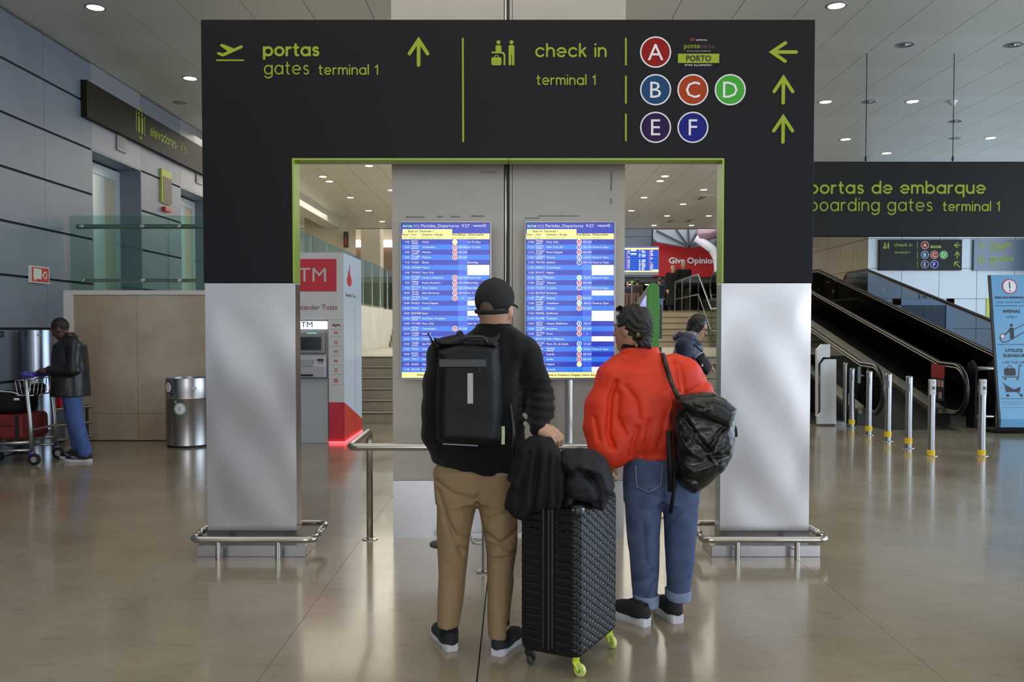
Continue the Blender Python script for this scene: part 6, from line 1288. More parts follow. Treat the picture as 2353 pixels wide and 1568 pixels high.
soft('shell', SHELLM, SC, [rbox(cen, (DA / 2, DB / 2, (Z1 - Z0) / 2), .042, (sa, sb, (0, 0, 1)))], .0032, sdisp)
Q = lambda s, t, z: tuple(fc + sa * s + sb * t + np.array((0, 0, z)))
MB().tube([Q(DA / 2, -.001, Z0 + .03), Q(DA / 2, -.001, Z1 - .03)], .005, 8).build('zipper', mat('zipper_grey', (58, 58, 60), .4, .5), SC)
for s in (.07, DA - .07):
    for z in (.20, .64): MB().lathe([(0, .012), (.012, .010), (.018, 0), (0, 0)], Q(s, .001, z), 14, Matrix.Rotation(R(90) , 4, Vector(sa))).build('side_stud', SHELLM, SC, smooth=True)
soft('corner_guard', mat('guard_black', (24, 24, 26), .3), SC, [rbox(np.array(Q(.028, .028, Z1 - .03)), (.034, .034, .034), .028, (sa, sb, (0, 0, 1)))], .004)
for s, t in ((.0, .03), (.03, .0)): MB().lathe([(0, .004), (.004, .002), (.005, 0), (0, 0)], Q(s - (.006 if s == 0 else 0), t - (.006 if t == 0 else 0), Z1 - .022), 10, Matrix.Rotation(R(90), 4, Vector(sa if t == 0 else -sb))).build('rivet', CHROME, SC)
for s, t, m__, fz in ((.035, .035, LIMEW, .5), (.035, DB - .035, LIMEW, .2), (DA - .035, .035, RUBBER, 2.2), (DA - .035, DB - .035, RUBBER, 0.)):
    c = np.array(Q(s, t, 0)); d = np.array((math.cos(fz - 1.2), math.sin(fz - 1.2), 0)); n_ = np.array((-d[1], d[0], 0)); wc = c + d * .024 + np.array((0, 0, .030))
    Mx = Matrix((tuple(d) + (0,), (0, 0, 1, 0), tuple(n_) + (0,), (0, 0, 0, 1))).transposed(); fk_ = MB()
    Mx = Matrix([[d[0], 0, n_[0], 0], [d[1], 0, n_[1], 0], [0, 1, 0, 0], [0, 0, 0, 1]])
    wh = MB().lathe([(.0, -.011), (.020, -.011), (.028, -.009), (.030, -.004), (.030, .004), (.028, .009), (.020, .011), (0, .011)], tuple(wc), 22, Mx).build('wheel', mat('lime_wheel_rim', (206, 220, 120), .4) if m__ is LIMEW else mat('black_wheel', (52, 52, 54), .5), SC, smooth='auto')
    MB().lathe([(0, -.0135), (.008, -.0135), (.008, .0135), (0, .0135)], tuple(wc), 12, Mx).build('hub', RUBBER, wh)
    soft('wheel_fork', m__, SC, [rc(c + np.array((0, 0, .085)), c + np.array((0, 0, .066)), .019, .016, .008), rc(c + np.array((0, 0, .062)) + n_ * .014, wc + n_ * .0145, .008, .006, .004), rc(c + np.array((0, 0, .062)) - n_ * .014, wc - n_ * .0145, .008, .006, .004)], .004)
# ------------------------------------------------------------------ clothes lying on the suitcase
YQ = 3.93
def c_(x, y): p = W(x, y, YQ); return (p.x, p.z)
case_sub = sub(rbox(cen, (DA / 2 + .010, DB / 2 + .010, (Z1 - Z0) / 2 + .010), .042, (sa, sb, (0, 0, 1))), .006)
a_ = [c_(*p) for p in ((1218, 1004), (1240, 1000), (1262, 1008), (1286, 1030), (1302, 1085), (1300, 1130), (1284, 1168), (1240, 1166), (1215, 1176), (1197, 1190), (1180, 1180), (1157, 1160), (1164, 1132), (1178, 1106), (1164, 1100), (1174, 1065), (1190, 1022))]
drape = lambda x, z: 3.86 + .16 * (z - .8) + .5 * np.abs(x - .12) * 0
SCARF = pillow(a_, lambda x, z: 3.905 + .10 * (z - .9), .135, .075)
o = soft('scarf', BLKCLOTH, None, [SCARF, rc(c_(1190, 1105) [:1] + (3.80,) + c_(1190, 1105)[1:], c_(1186, 1170)[:1] + (3.86,) + c_(1186, 1170)[1:], .03, .022, .03), case_sub], .0055,
         plus(folds(31, .010, .10, (.25, 0, 1), 1.2), folds(32, .004, .04, (.3, 0, 1)), crease([([(c_(x0, y0)[0], 3.79, c_(x0, y0)[1]), (c_(x1, y1)[0], 3.79, c_(x1, y1)[1])], .016, .013) for x0, y0, x1, y1 in ((1215, 1035, 1190, 1160), (1235, 1030, 1222, 1165), (1258, 1035, 1250, 1165), (1275, 1050, 1272, 1160))])))
tag(o, 'black knitted scarf draped over the suitcase beside the tan trousers', 'scarf')
a_ = [c_(*p) for p in ((1278, 1048), (1300, 1036), (1336, 1033), (1372, 1040), (1394, 1054), (1406, 1084), (1418, 1122), (1404, 1152), (1388, 1178), (1350, 1168), (1310, 1168), (1286, 1158), (1280, 1100))]
o = soft('coat', mat('dark_coat', (19, 19, 24), .7, 0, .35, noise=(60, .2), bump=(250, .15)), None, [pillow(a_, lambda x, z: 3.98 + .35 * (x - .33), .175, .09), sub(SCARF, .012), case_sub], .0055, plus(folds(41, .012, .16, (.8, .3, -.5), 1.3), folds(43, .004, .06),
         crease([([(c_(x0, y0)[0], 3.83, c_(x0, y0)[1]), (c_(x1, y1)[0], 3.86, c_(x1, y1)[1]), (c_(x2, y2)[0], 3.88, c_(x2, y2)[1])], d_, .016) for x0, y0, x1, y1, x2, y2, d_ in ((1290, 1090, 1320, 1075, 1350, 1090, .013), (1345, 1080, 1365, 1110, 1372, 1150, .014), (1330, 1060, 1380, 1080, 1400, 1130, -.010), (1300, 1130, 1330, 1150, 1360, 1150, .012))])))
tag(o, 'bundled black coat lying on the suitcase next to the red jacket', 'coat')
# ------------------------------------------------------------------ the woman in the red jacket
YWm = 4.62
def w_(x, y, dy=0.): p = W(x, y, YWm + dy); return np.array((p.x, p.y, p.z))
def wsec(y, x0, x1, ry, dy=0.): a, b = w_(x0, y, dy), w_(x1, y, dy); return (a[2], (a[0] + b[0]) / 2, YWm + dy, (b[0] - a[0]) / 2, ry)
WOM = thing('person', 'woman in puffy red jacket and blue jeans with dark twisted hair', 'person', (w_(1510, 1430)[0], YWm, 0))
hc = w_(1450, 758, .0); hf = nv((-.80, .62, -.06)); HP, Hp, Hax = head_prims(hc, hf, (0, 0, 1), .93)
sl, el_, wl = w_(1412, 872), w_(1385, 985, -.02), w_(1404, 1048, -.06); sr, er, wr = w_(1572, 862), w_(1612, 945, .0), w_(1560, 900, .20)
body = HP + [rc(hc + np.array((.01, -.01, -.06)), w_(1470, 830), .048, .058, .04), lofz([wsec(820, 1440, 1510, .07), wsec(860, 1410, 1570, .09), wsec(960, 1420, 1560, .09), wsec(1050, 1440, 1570, .10)], .05)] + chain([sl, el_, wl], [.042, .036, .026]) + chain([sr, er, wr], [.042, .036, .026])
kl, al = w_(1480, 1250), w_(1484, 1400, .02); kr, ar_ = w_(1563, 1240), w_(1556, 1392, .03)
body += chain([w_(1480, 1110), kl, al], [.075, .05, .034]) + chain([w_(1560, 1110), kr, ar_], [.075, .05, .034])
hl, hr = G(1488, 1441), G(1558, 1434); dl, dr = (-.62, .78), (-.24, .97)
for a, hh, dd in ((al, hl, dl), (ar_, hr, dr)): b = np.array((hh.x, hh.y, .055)) + nv((dd[0], dd[1], 0)) * .055; body += [rc(a, b, .034, .03, .03), rc(b, b + nv((dd[0], dd[1], 0)) * .12 - np.array((0, 0, .015)), .03, .02, .03)]
np_obj('body', [sdf_mesh(body, .0065), hand_mesh(wl, (-.1, .3, -.9), (-.9, -.2, 0), -1, .6, .92), hand_mesh(wr, (-.5, .2, .8), (.3, .9, 0), 1, 1.2, .92)], SKIN2, WOM)
eyes(WOM, Hp, Hax, .93, EYE)
# jacket
tors = [lofz([wsec(812, 1430, 1512, .075), wsec(832, 1412, 1548, .10), wsec(850, 1396, 1580, .125), wsec(890, 1388, 1592, .15), wsec(950, 1386, 1588, .165), wsec(1000, 1402, 1578, .165), wsec(1022, 1424, 1566, .155), wsec(1036, 1440, 1556, .14), wsec(1052, 1444, 1552, .132)], .04, 2.2)]
slv = chain([w_(1430, 850), sl, w_(1388, 935, -.01), el_, w_(1392, 1030, -.05), w_(1412, 1046, -.07)], [.075, .084, .090, .092, .080, .066], .05) + chain([w_(1550, 846), sr, w_(1600, 905), er], [.075, .082, .080, .076], .05) + chain([er, w_(1590, 915, .12), wr], [.076, .07, .05], .05)
lobe = [ell(w_(1436, 1020, -.10), (.055, .05, .085), None, .05)]
yb = -.155
rcr = crease([([w_(1418, 880, yb), w_(1405, 920, yb), w_(1398, 1000, yb + .02), w_(1410, 1030, yb)], .016, .014), ([w_(1440, 890, yb), w_(1462, 920, yb), w_(1468, 960, yb)], .008, .014), ([w_(1438, 1000, yb), w_(1420, 960, yb), w_(1424, 905, yb)], .009, .012), ([w_(1448, 1050, yb), w_(1466, 985, yb)], .010, .012), ([w_(1478, 1050, yb), w_(1494, 970, yb)], .009, .014), ([w_(1510, 1046, yb), w_(1530, 960, yb), w_(1545, 910, yb)], .008, .016), ([w_(1375, 1010, -.1), w_(1366, 960, -.08)], .010, .012), ([w_(1430, 834, -.11), w_(1480, 850, -.14), w_(1540, 842, -.14)], .006, .014), ([w_(1552, 835, -.12), w_(1558, 900, -.12)], .010, .012), ([w_(1564, 840, -.11), w_(1572, 905, -.1)], .007, .012), ([w_(1575, 905, -.08), w_(1632, 875, -.06)], .008, .014)])
gath = lambda x, y, z: .0022 * np.sin(x * 170) * np.clip((z < w_(0, 1030)[2]) & (x > w_(1440, 0)[0]), 0, 1)
soft('jacket', RED, WOM, tors + slv + lobe, .0068, plus(folds(51, .006, .15, (.3, 0, 1), 1.3), folds(55, .003, .07, (.4, 0, 1)), rcr, gath))
soft('jacket_collar', RED, WOM, [lofz([wsec(798, 1428, 1512, .072, -.0), wsec(830, 1420, 1525, .085)], .01), sub(lofz([wsec(790, 1435, 1504, .060), wsec(822, 1435, 1505, .062)], .01), .008)], .005, folds(61, .003, .06, (1, 0, 0)))
soft('turtleneck', KNIT, WOM, [lofz([wsec(784, 1425, 1492, .060), wsec(815, 1428, 1500, .064)], .01)], .006, folds(62, .002, .03, (1, 0, 0)))
# jeans with turn-ups
lj = [wsec(1045, 1438, 1530, .12), wsec(1110, 1436, 1525, .125), wsec(1165, 1436, 1520, .118), wsec(1220, 1440, 1517, .108), wsec(1290, 1448, 1514, .098), wsec(1345, 1452, 1511, .088), wsec(1378, 1456, 1510, .082)]
rj = [wsec(1045, 1510, 1596, .12), wsec(1110, 1520, 1604, .125), wsec(1165, 1524, 1602, .118), wsec(1220, 1527, 1600, .108), wsec(1290, 1531, 1594, .098), wsec(1345, 1532, 1587, .088), wsec(1368, 1532, 1584, .082)]
yb = -.11
jcr = crease([([w_(1520, 1110, yb), w_(1521, 1165, yb)], .012, .014), ([w_(1470, 1130, yb), w_(1515, 1140, yb)], .007, .014), ([w_(1460, 1340, yb + .03), w_(1500, 1310, yb + .03)], .009, .010), ([w_(1480, 1370, yb + .03), w_(1508, 1340, yb + .03)], .009, .009), ([w_(1560, 1180, yb), w_(1535, 1215, yb)], .008, .012), ([w_(1540, 1350, yb + .03), w_(1580, 1330, yb + .03)], .007, .010), ([w_(1478, 1200, yb), w_(1484, 1290, yb)], .005, .012)])
soft('jeans', DENIM, WOM, [lofz([wsec(1030, 1446, 1575, .11), wsec(1070, 1438, 1596, .135), wsec(1110, 1436, 1602, .14), wsec(1150, 1437, 1600, .125)], .04), lofz(lj, .03, 2.1), lofz(rj, .03, 2.1)], .007, plus(folds(71, .004, .12, (.2, 0, 1)), jcr))
for s_ in (([wsec(1364, 1453, 1514, .088), wsec(1390, 1456, 1513, .090)]), ([wsec(1354, 1528, 1588, .088), wsec(1378, 1530, 1587, .090)])): soft('turn_up', DENIMP, WOM, [lofz(s_, .01, 2.2)], .005, folds(75, .003, .06, (1, 0, 0)))
pk = [w_(*p) for p in ((1452, 1062), (1455, 1108), (1482, 1120), (1508, 1105), (1512, 1060))]
MB().tube([tuple(p + np.array((0, -.138, 0))) for p in pk], .0022, 5).build('pocket_stitching', mat('stitch_pale', (150, 150, 160), .8), WOM)
for hh, dd, a in ((hl, dl, al), (hr, dr, ar_)):
    P_ = shoe(WOM, (hh.x, hh.y), dd, .265, 1.12, mat('black_mesh_shoe', (22, 22, 24), .75, bump=(500, .2)), WHITES, .046, .098); b = np.array((hh.x, hh.y, 0)) + nv((dd[0], dd[1], 0)) * .058
    soft('sock', SOCK, WOM, [rc(b + np.array((0, 0, .08)), np.array((a[0], a[1], a[2] + .03)), .040, .042, .01)], .006)
# hair: swept-back twists gathered low
hair = [ell(Hp(0, -.022, .036), (.083, .100, .100), Hax, .02), ell(Hp(0, -.075, -.03), (.062, .045, .06), Hax, .03), sub(ell(Hp(0, .12, -.045), (.09, .105, .125), Hax), .02), cut(-Hax[2], -np.dot(Hax[2], Hp(0, 0, -.085)))]
for q_ in (-1, 1): hair.append(sub(ell(Hp(q_ * .085, .03, -.03), (.03, .045, .055), Hax), .012))
tw = lambda x, y, z: .005 * np.sin(((x - hc[0]) * Hax[0][0] + (y - hc[1]) * Hax[0][1]) * 210)
def hfold(x, y, z):
    a = (x - hc[0]) * Hax[0][0] + (y - hc[1]) * Hax[0][1]; f_ = (x - hc[0]) * Hax[1][0] + (y - hc[1]) * Hax[1][1]; u_ = z - hc[2]; t = np.arctan2(a, u_ + .02); return .0045 * np.sin(t * 15 + 2.2 * np.sin(f_ * 60))
soft('hair', HAIRB, WOM, hair, .0045, hfold)
kn = [ell(w_(1482, 778, -.10), (.020, .02, .016)), ell(w_(1488, 790, -.10), (.013, .015, .016)), ell(w_(1474, 792, -.105), (.018, .02, .015)), ell(w_(1492, 778, -.09), (.012, .012, .010)), rc(w_(1484, 782, -.1), w_(1494, 800, -.09), .009, .006)]
soft('hair_knot', HAIRB, WOM, kn, .004, folds(81, .003, .02))
for x, y in ((1462, 795), (1466, 770)): soft('hair_tip', mat('hair_tips', (150, 112, 66), .5, noise=(80, .4)), WOM, [ell(w_(x, y, -.108), (.010, .012, .012))], .004, folds(82, .002, .012))
# sunglasses pushed up on the head
SG = thing('sunglasses', 'dark sunglasses pushed up on the hair of the woman in red', 'sunglasses', tuple(Hp(0, .06, .12)))
for q_ in (-1, 1):
    c = Hp(q_ * .034, .052, .125); MB().prism([(.027 * math.cos(t), .019 * math.sin(t)) for t in np.linspace(0, 2 * math.pi, 17)[:-1]], (Vector(c), Vector(Hax[0]), Vector(nv(Hax[1] * -.6 + Hax[2] * .8)), Vector(nv(Hax[1] * .8 + Hax[2] * .6))), -.003, .003).build('lens', mat('dark_lens', (14, 14, 16), .1, 0, .6), SG)
    MB().tube([tuple(Hp(q_ * .062, .05, .122)), tuple(Hp(q_ * .080, .02, .095)), tuple(Hp(q_ * .086, -.035, .055))], .003, 6).build('temple', RUBBER, SG)
MB().tube([tuple(Hp(-.008, .054, .130)), tuple(Hp(.008, .054, .130))], .003, 6).build('bridge', RUBBER, SG)
# ------------------------------------------------------------------ her leather bag
YL = 4.36
def l_(x, y, dy=0.): p = W(x, y, YL + dy); return (p.x, p.z)
def l3(x, y, dy=0.): p = W(x, y, YL + dy); return np.array((p.x, p.y, p.z))
LB_ = thing('leather_backpack', 'large slouchy black leather backpack slung over the red jacket', 'backpack', (l_(1615, 1135)[0], YL, l_(1615, 1135)[1]))
po = [l_(*p) for p in ((1548, 918), (1600, 925), (1660, 935), (1688, 962), (1691, 1000), (1684, 1045), (1664, 1082), (1630, 1112), (1594, 1136), (1568, 1122), (1546, 1100), (1541, 1050), (1541, 985))]
lcr = crease([([l3(1572, 962, -.13), l3(1594, 995, -.13), l3(1628, 1036, -.13)], .012, .014), ([l3(1634, 1036, -.13), l3(1650, 1000, -.12), l3(1676, 975, -.1)], .010, .012), ([l3(1560, 1000, -.12), l3(1578, 1030, -.13), l3(1610, 1052, -.13)], -.008, .018), ([l3(1566, 1070, -.11), l3(1596, 1084, -.12), l3(1640, 1068, -.12)], -.010, .018), ([l3(1548, 1096, -.08), l3(1600, 1106, -.11)], .008, .014), ([l3(1656, 1040, -.12), l3(1680, 1024, -.1)], -.008, .012), ([l3(1640, 1052, -.12), l3(1672, 1046, -.1)], .010, .010)])
soft('bag_body', LEATHER, LB_, [pillow(po, lambda x, z: YL + .02 + .04 * (z - .9), .135, .10), cut((0, 1, 0), 4.462)], .0055, plus(folds(91, .008, .12, None, 1.3), folds(92, .003, .045), lcr))
po = [l_(*p) for p in ((1552, 908), (1590, 902), (1634, 901), (1662, 915), (1688, 938), (1680, 962), (1668, 985), (1640, 978), (1600, 960), (1556, 942), (1545, 925))]
soft('bag_flap', LEATHER, LB_, [pillow(po, YL - .02, .115, .05)], .0055, plus(folds(95, .005, .13), crease([([l3(1550, 930, -.13), l3(1590, 922, -.14), l3(1628, 940, -.14), l3(1600, 952, -.14), l3(1560, 948, -.13)], -.007, .010)])))
soft('strap_hole', mat('dark_eyelet', (8, 8, 8), .8), LB_, [ell(l3(1576, 1003, -.118), (.021, .02, .016), (nv((.85, 0, -.5)), (0, 1, 0), nv((.5, 0, .85))))], .004)
MB().tube(fillet([tuple(w_(1516, 822, .10)), tuple(w_(1522, 812, .0)), tuple(w_(1526, 826, -.12)), tuple(w_(1542, 880, -.165)), tuple(l3(1560, 915, -.06))], .06), .013, 10).build('shoulder_strap', LEATHER, LB_, smooth=True)
MB().tube([tuple(l3(1568, 962, -.12)), tuple(l3(1592, 992, -.135))], .007, 8).build('flap_strap', LEATHER, LB_, smooth=True); MB().bx(l_(1588, 0)[0], l_(1596, 0)[0], YL - .15, YL - .135, l_(0, 1000)[1], l_(0, 988)[1]).build('flap_clasp', BLACKM, LB_)
MB().tube([tuple(l3(1632, 1045, -.12)), tuple(l3(1640, 1062, -.12)), tuple(l3(1645, 1074, -.115))], .010, 8).build('front_buckle', BLACKM, LB_, smooth=True)
MB().tube([tuple(l3(1678, 966, -.03)), tuple(l3(1690, 985, -.03)), tuple(l3(1691, 1004, -.03))], .009, 8).build('side_strap', NYLON, LB_, smooth=True)
for x, y0, y1, r_ in ((1539, 990, 1130, .014), (1550, 1060, 1180, .010)): MB().tube([tuple(l3(x - 2, y0, -.02)), tuple(l3(x, (y0 + y1) / 2, -.05)), tuple(l3(x + 2 if r_ > .012 else x - 9, y1, -.05))], r_, 8).build('hanging_strap', NYLON, LB_, smooth=True)
# ================================================================== OTHER PEOPLE
def lerp(a, b, t): return np.array(a, float) * (1 - t) + np.array(b, float) * t
def figure(T, J, fwd, mats, h=.012, s=1., hem=-.10, coat=None, tw=(.165, .175, .185, .19), td=(.105, .115, .125, .125), sleeve=1., legr=1., hands=True, hair='short', facef=None, disp=.004):
    f = nv((fwd[0], fwd[1], 0)); r = np.array((f[1], -f[0], 0)); yaw = math.atan2(-f[0], f[1]); hip = (np.array(J['hipL']) + J['hipR']) / 2; neck = np.array(J['neck'], float)
    def loc(p): c, n = math.cos(yaw), math.sin(yaw); return p[0] * c + p[1] * n, -p[0] * n + p[1] * c
    def tors(g, z0, z1, extra=()):
        S_ = []
        for t, i in ((0., 0), (.35, 1), (.7, 2), (.86, 3)):
            p = lerp(hip, neck, t); S_.append((p[2], *loc(p), tw[i] * s * g, td[i] * s * g))
        p = lerp(hip, neck, .97); S_.append((p[2], *loc(p), .10 * s * g, .075 * s * g)); p = lerp(hip, neck, 1.03); S_.append((p[2], *loc(p), .06 * s * g, .06 * s * g))
        return lofz(list(extra) + S_, .04 * s, 2.3, yaw)
    HP, Hp, Hax = head_prims(J['head'], facef if facef is not None else (fwd[0], fwd[1], 0), (0, 0, 1), s)
    body = HP + [rc(np.array(J['head']) - np.array((0, 0, .06 * s)), neck - np.array((0, 0, .02)), .048 * s, .056 * s, .03), tors(.82, 0, 0)]
    for q in 'LR':
        body += chain([J['sh' + q], J['el' + q], J['wr' + q]], [.046 * s, .038 * s, .027 * s]) + chain([J['hip' + q], J['kn' + q], J['an' + q]], [.075 * s, .05 * s, .034 * s])
        a = np.array(J['an' + q], float); d = nv(J.get('toe' + q, f)); body += [rc(a, a + d * .11 * s - np.array((0, 0, .04 * s)), .034 * s, .022 * s, .02)]
    parts = [sdf_mesh(body, min(h, .009 if h < .02 else h))]
    if hands:
        for q, sd in (('L', 1), ('R', -1)):
            w = np.array(J['wr' + q]); d = J.get('hd' + q, w - J['el' + q]); parts.append(hand_mesh(w, d, J.get('hn' + q, (r * (-1 if q == 'L' else 1) * .4 + np.array((0, 0, .8)))), sd * J.get('hs', 1), J.get('curl', .6), s, max(.0036, h * .4)))
    np_obj('body', parts, mats['skin'], T)
    if h < .02: eyes(T, Hp, Hax, s, EYE)
    sl = []
    for q in 'LR': sl += chain([lerp(J['sh' + q], neck, .25), J['sh' + q], J['el' + q], lerp(J['el' + q], J['wr' + q], .93)], [.070 * s * sleeve, .078 * s * sleeve, .062 * s * sleeve, .046 * s * sleeve], .04)
    ex = [(hip[2] + hem * s, *loc(hip), (tw[0] + .012) * s, (td[0] + .015) * s)]
    if coat: ex = [(z, *loc(hip), a * s, b * s) for z, a, b in coat]
    soft('coat' if coat else 'jacket', mats['top'], T, [tors(1.06, 0, 0, ex)] + sl, h, folds(int(abs(hip[0]) * 100) % 90, disp, .12, (.3, 0, 1)))
    pl = []
    for q in 'LR': pl += chain([J['hip' + q], J['kn' + q], np.array(J['an' + q]) + np.array((0, 0, .02))], [.092 * s * legr, .076 * s * legr, .066 * s * legr], .03)
    soft('trousers', mats['legs'], T, pl + [ell(hip, (tw[0] * .95 * s, td[0] * s, .13 * s), (r, f, (0, 0, 1)), .04)], h, folds(int(abs(hip[1]) * 100) % 90, disp, .11, (.2, 0, 1)))
    if hair == 'short': soft('hair', mats['hair'], T, [ell(Hp(0, -.018, .036), (.081 * s, .098 * s, .099 * s), Hax), sub(ell(Hp(0, .115, -.02), (.09 * s, .085 * s, .095 * s), Hax), .012), cut(-Hax[2] + .45 * Hax[1], np.dot(-Hax[2] + .45 * Hax[1], Hp(0, 0, -.022)))], min(h, .007), folds(7, .002, .02))
    elif hair == 'bob': soft('hair', mats['hair'], T, [ell(Hp(0, -.012, .032), (.092 * s, .105 * s, .105 * s), Hax, .03), ell(Hp(0, -.020, -.05), (.093 * s, .075 * s, .075 * s), Hax, .04), sub(ell(Hp(0, .125, -.02), (.072 * s, .095 * s, .12 * s), Hax), .012), cut(-Hax[2], -np.dot(Hax[2], Hp(0, 0, -.115)))], min(h, .006), folds(7, .003, .025, (0, 0, 1)))
    return Hp, Hax
BLKLEA = mat('black_leather_jacket', (26, 27, 30), .38, 0, .45, noise=(8, .2), bump=(120, .08)); JEANB = mat('mid_blue_jeans', (70, 96, 158), .85, noise=(9, .2), bump=(400, .15)); HAIRK = mat('black_hair', (18, 16, 15), .6, noise=(80, .3))
NAVYQ = mat('navy_quilted', (34, 42, 74), .5, noise=(12, .15), bump=(30, .25)); DARKT2 = mat('dark_trousers', (30, 30, 36), .85); GREYH = mat('grey_hair', (198, 190, 172), .6, noise=(60, .2)); BLKWOOL = mat('black_wool', (16, 16, 17), .9); BRTR = mat('brown_trousers', (92, 74, 48), .85)
# ---- man with the luggage trolley
YP = 10.2
def t_(x, y, dy=0.): p = W(x, y, YP + dy); return np.array((p.x, p.y, p.z))
T = thing('person', 'man in black leather jacket bending over a luggage trolley', 'person', (t_(185, 1055)[0], YP, 0))
J = dict(head=t_(139, 757), neck=t_(160, 776), shL=t_(170, 793, -.19), shR=t_(170, 793, .19), elL=t_(170, 851, -.24), elR=t_(168, 848, .24), wrL=t_(110, 853, -.20), wrR=t_(110, 850, .16), hipL=t_(164, 893, -.09), hipR=t_(162, 893, .09), knL=t_(174, 965, -.10), knR=t_(168, 960, .10), anL=t_(196, 1043, -.09), anR=t_(180, 1030, .10), toeL=(-1, -.1, 0), toeR=(-1, .1, 0), hdL=(-1, .1, -.1), hdR=(-1, -.1, -.1), hnL=(0, 0, 1), hnR=(0, 0, 1), curl=.5)
figure(T, J, (-1, 0), dict(skin=SKIN3, top=BLKLEA, legs=JEANB, hair=HAIRK), .010, 1.0, hem=-.09, tw=(.205, .205, .21, .20), td=(.185, .18, .165, .15), facef=nv((-.86, -.08, -.50)), legr=1.12)
soft('jacket_collar', BLKLEA, T, [lofz([(t_(0, 775)[2], t_(163, 775)[0], YP, .085, .085), (t_(0, 764)[2], t_(159, 764)[0], YP, .068, .07)], .01), sub(lofz([(t_(0, 775)[2], t_(154, 775)[0], YP, .066, .066), (t_(0, 750)[2], t_(150, 762)[0], YP, .064, .062)]), .01)], .008)
for a, dd in ((J['anL'], (-1, -.06)), (J['anR'], (-1, .06))): shoe(T, (a[0] + .075, a[1]), dd, .31, 1.1, mat('black_runner', (26, 26, 30), .7), WHITES, .038, .09, stripe=WHITES)
# ---- the luggage trolley
X0, X1 = W(61, 873, 9.86).x, W(73, 1049, 9.86).x; ya, yb_ = 9.86, 10.38; ALU = mat('trolley_alu', (176, 178, 176), .3, .9, noise=(8, .12)); PURPLE = mat('purple_plastic', (62, 50, 150), .35)
T = thing('luggage_trolley', 'silver luggage trolley with purple handle and wire basket', 'luggage trolley', (X1 - .3, (ya + yb_) / 2, 0))
zt = W(61, 862, 9.86).z
for y in (ya, yb_):
    MB().tube(fillet([(X0 - .01, y, zt), (X0 + .01, y, zt - .3), (X0 + .03, y, .55), (X1 + .0, y, .14)], .2, 8), .024, 10).build('upright', ALU, T, smooth=True)
    MB().lathe([(.03, .11), (.032, .115), (.032, .15), (.03, .155)], (X1, y, 0), 12).build('caster_collar', PURPLE, T, smooth='auto')
    MB().prism([(-.03, .15), (.03, .15), (.07, .075), (.055, .06), (-.01, .10)], (Vector((X1, y, 0)), Vector((1, 0, 0)), Vector((0, 0, 1)), Vector((0, -1, 0))), -.022, .022).build('caster_fork', ALU, T, bevel=.004)
    w_h = MB().lathe([(0, -.018), (.052, -.018), (.068, -.012), (.070, 0), (.068, .012), (.052, .018), (0, .018)], (X1 + .05, y - .035, .07), 22, Matrix.Rotation(R(90), 4, 'X')).build('wheel', RUBBER, T, smooth='auto'); MB().lathe([(0, -.021), (.034, -.021), (.034, .021), (0, .021)], (X1 + .05, y - .035, .07), 16, Matrix.Rotation(R(90), 4, 'X')).build('hub', mat('hub_grey', (150, 150, 152), .5), w_h)
    MB().tube([(X1 + .0, y, .26), (-6.08, y, .24)], .02, 8).build('side_tube', ALU, T, smooth=True); MB().tube([(X1 + .01, y, .17), (-6.08, y, .16)], .016, 8).build('lower_tube', ALU, T, smooth=True)
for x in (-5.62, -5.85, -6.06): MB().tube([(x, ya, .25), (x, yb_, .25)], .014, 8).build('cross_tube', ALU, T)
MB().tube([(X1, ya, .40), (X1, yb_, .40)], .014, 8).build('cross_tube', ALU, T)
w_h = MB().lathe([(0, -.018), (.06, -.018), (.062, 0), (.06, .018), (0, .018)], (-6.02, (ya + yb_) / 2, .062), 20, Matrix.Rotation(R(90), 4, 'X')).build('wheel', RUBBER, T, smooth='auto'); MB().bx(-6.05, -5.99, (ya + yb_) / 2 - .03, (ya + yb_) / 2 + .03, .12, .25).build('front_fork', ALU, T)
soft('handle', PURPLE, T, [rc((X0 + .0, ya - .03, zt + .01), (X0 + .05, (ya + yb_) / 2, zt - .01), .034, .026, .02), rc((X0 + .05, (ya + yb_) / 2, zt - .01), (X0 + .0, yb_ + .03, zt - .01), .026, .030, .02), rc((X0 - .03, ya - .02, zt + .005), (X0 + .05, ya + .02, zt - .01), .03, .024, .02)], .007)
bw = MB(); bx0, bx1, bz0, bz1 = X0 - .16, X0 - .02, zt - .24, zt - .05
# wire basket hung between the uprights
wires = [[(X0 + .02, ya + .02, bz1), (X0 + .02, yb_ - .02, bz1), (X0 - .16, yb_ - .02, bz1 - .02), (X0 - .16, ya + .02, bz1 - .02), (X0 + .02, ya + .02, bz1)]]
for i in range(6): y = ya + .05 + i * .084; wires.append([(X0 + .02, y, bz1), (X0 + .0, y, bz0), (X0 - .13, y, bz0), (X0 - .16, y, bz1 - .02)])
for x, z in ((X0 + .01, bz0), (X0 - .13, bz0), (X0 - .06, bz0)): wires.append([(x, ya + .03, z), (x, yb_ - .03, z)])
for w in wires: MB().tube(fillet(w, .03, 4), .0055, 6).build('basket_wire', CHROME, T, smooth=True)
T = thing('pouch', 'small black pouch lying in the trolley basket', 'bag', (X0 - .06, 10.1, bz0 + .01)); soft('pouch_body', BLKCLOTH, T, [rbox((X0 - .055, 10.12, bz0 + .06), (.055, .19, .05), .035)], .008, folds(12, .004, .07)); MB().tube([(X0 - .01, 9.96, bz0 + .115), (X0 - .05, 10.1, bz0 + .125), (X0 - .02, 10.26, bz0 + .113)], .007, 6).build('pouch_strap', RUBBER, T, smooth=True)
T = thing('red_suitcase', 'dark red soft suitcase lying flat on the luggage trolley', 'suitcase', (-5.84, 10.12, .275)); RS = mat('dark_red_fabric', (122, 28, 32), .7, noise=(20, .15), bump=(300, .15))
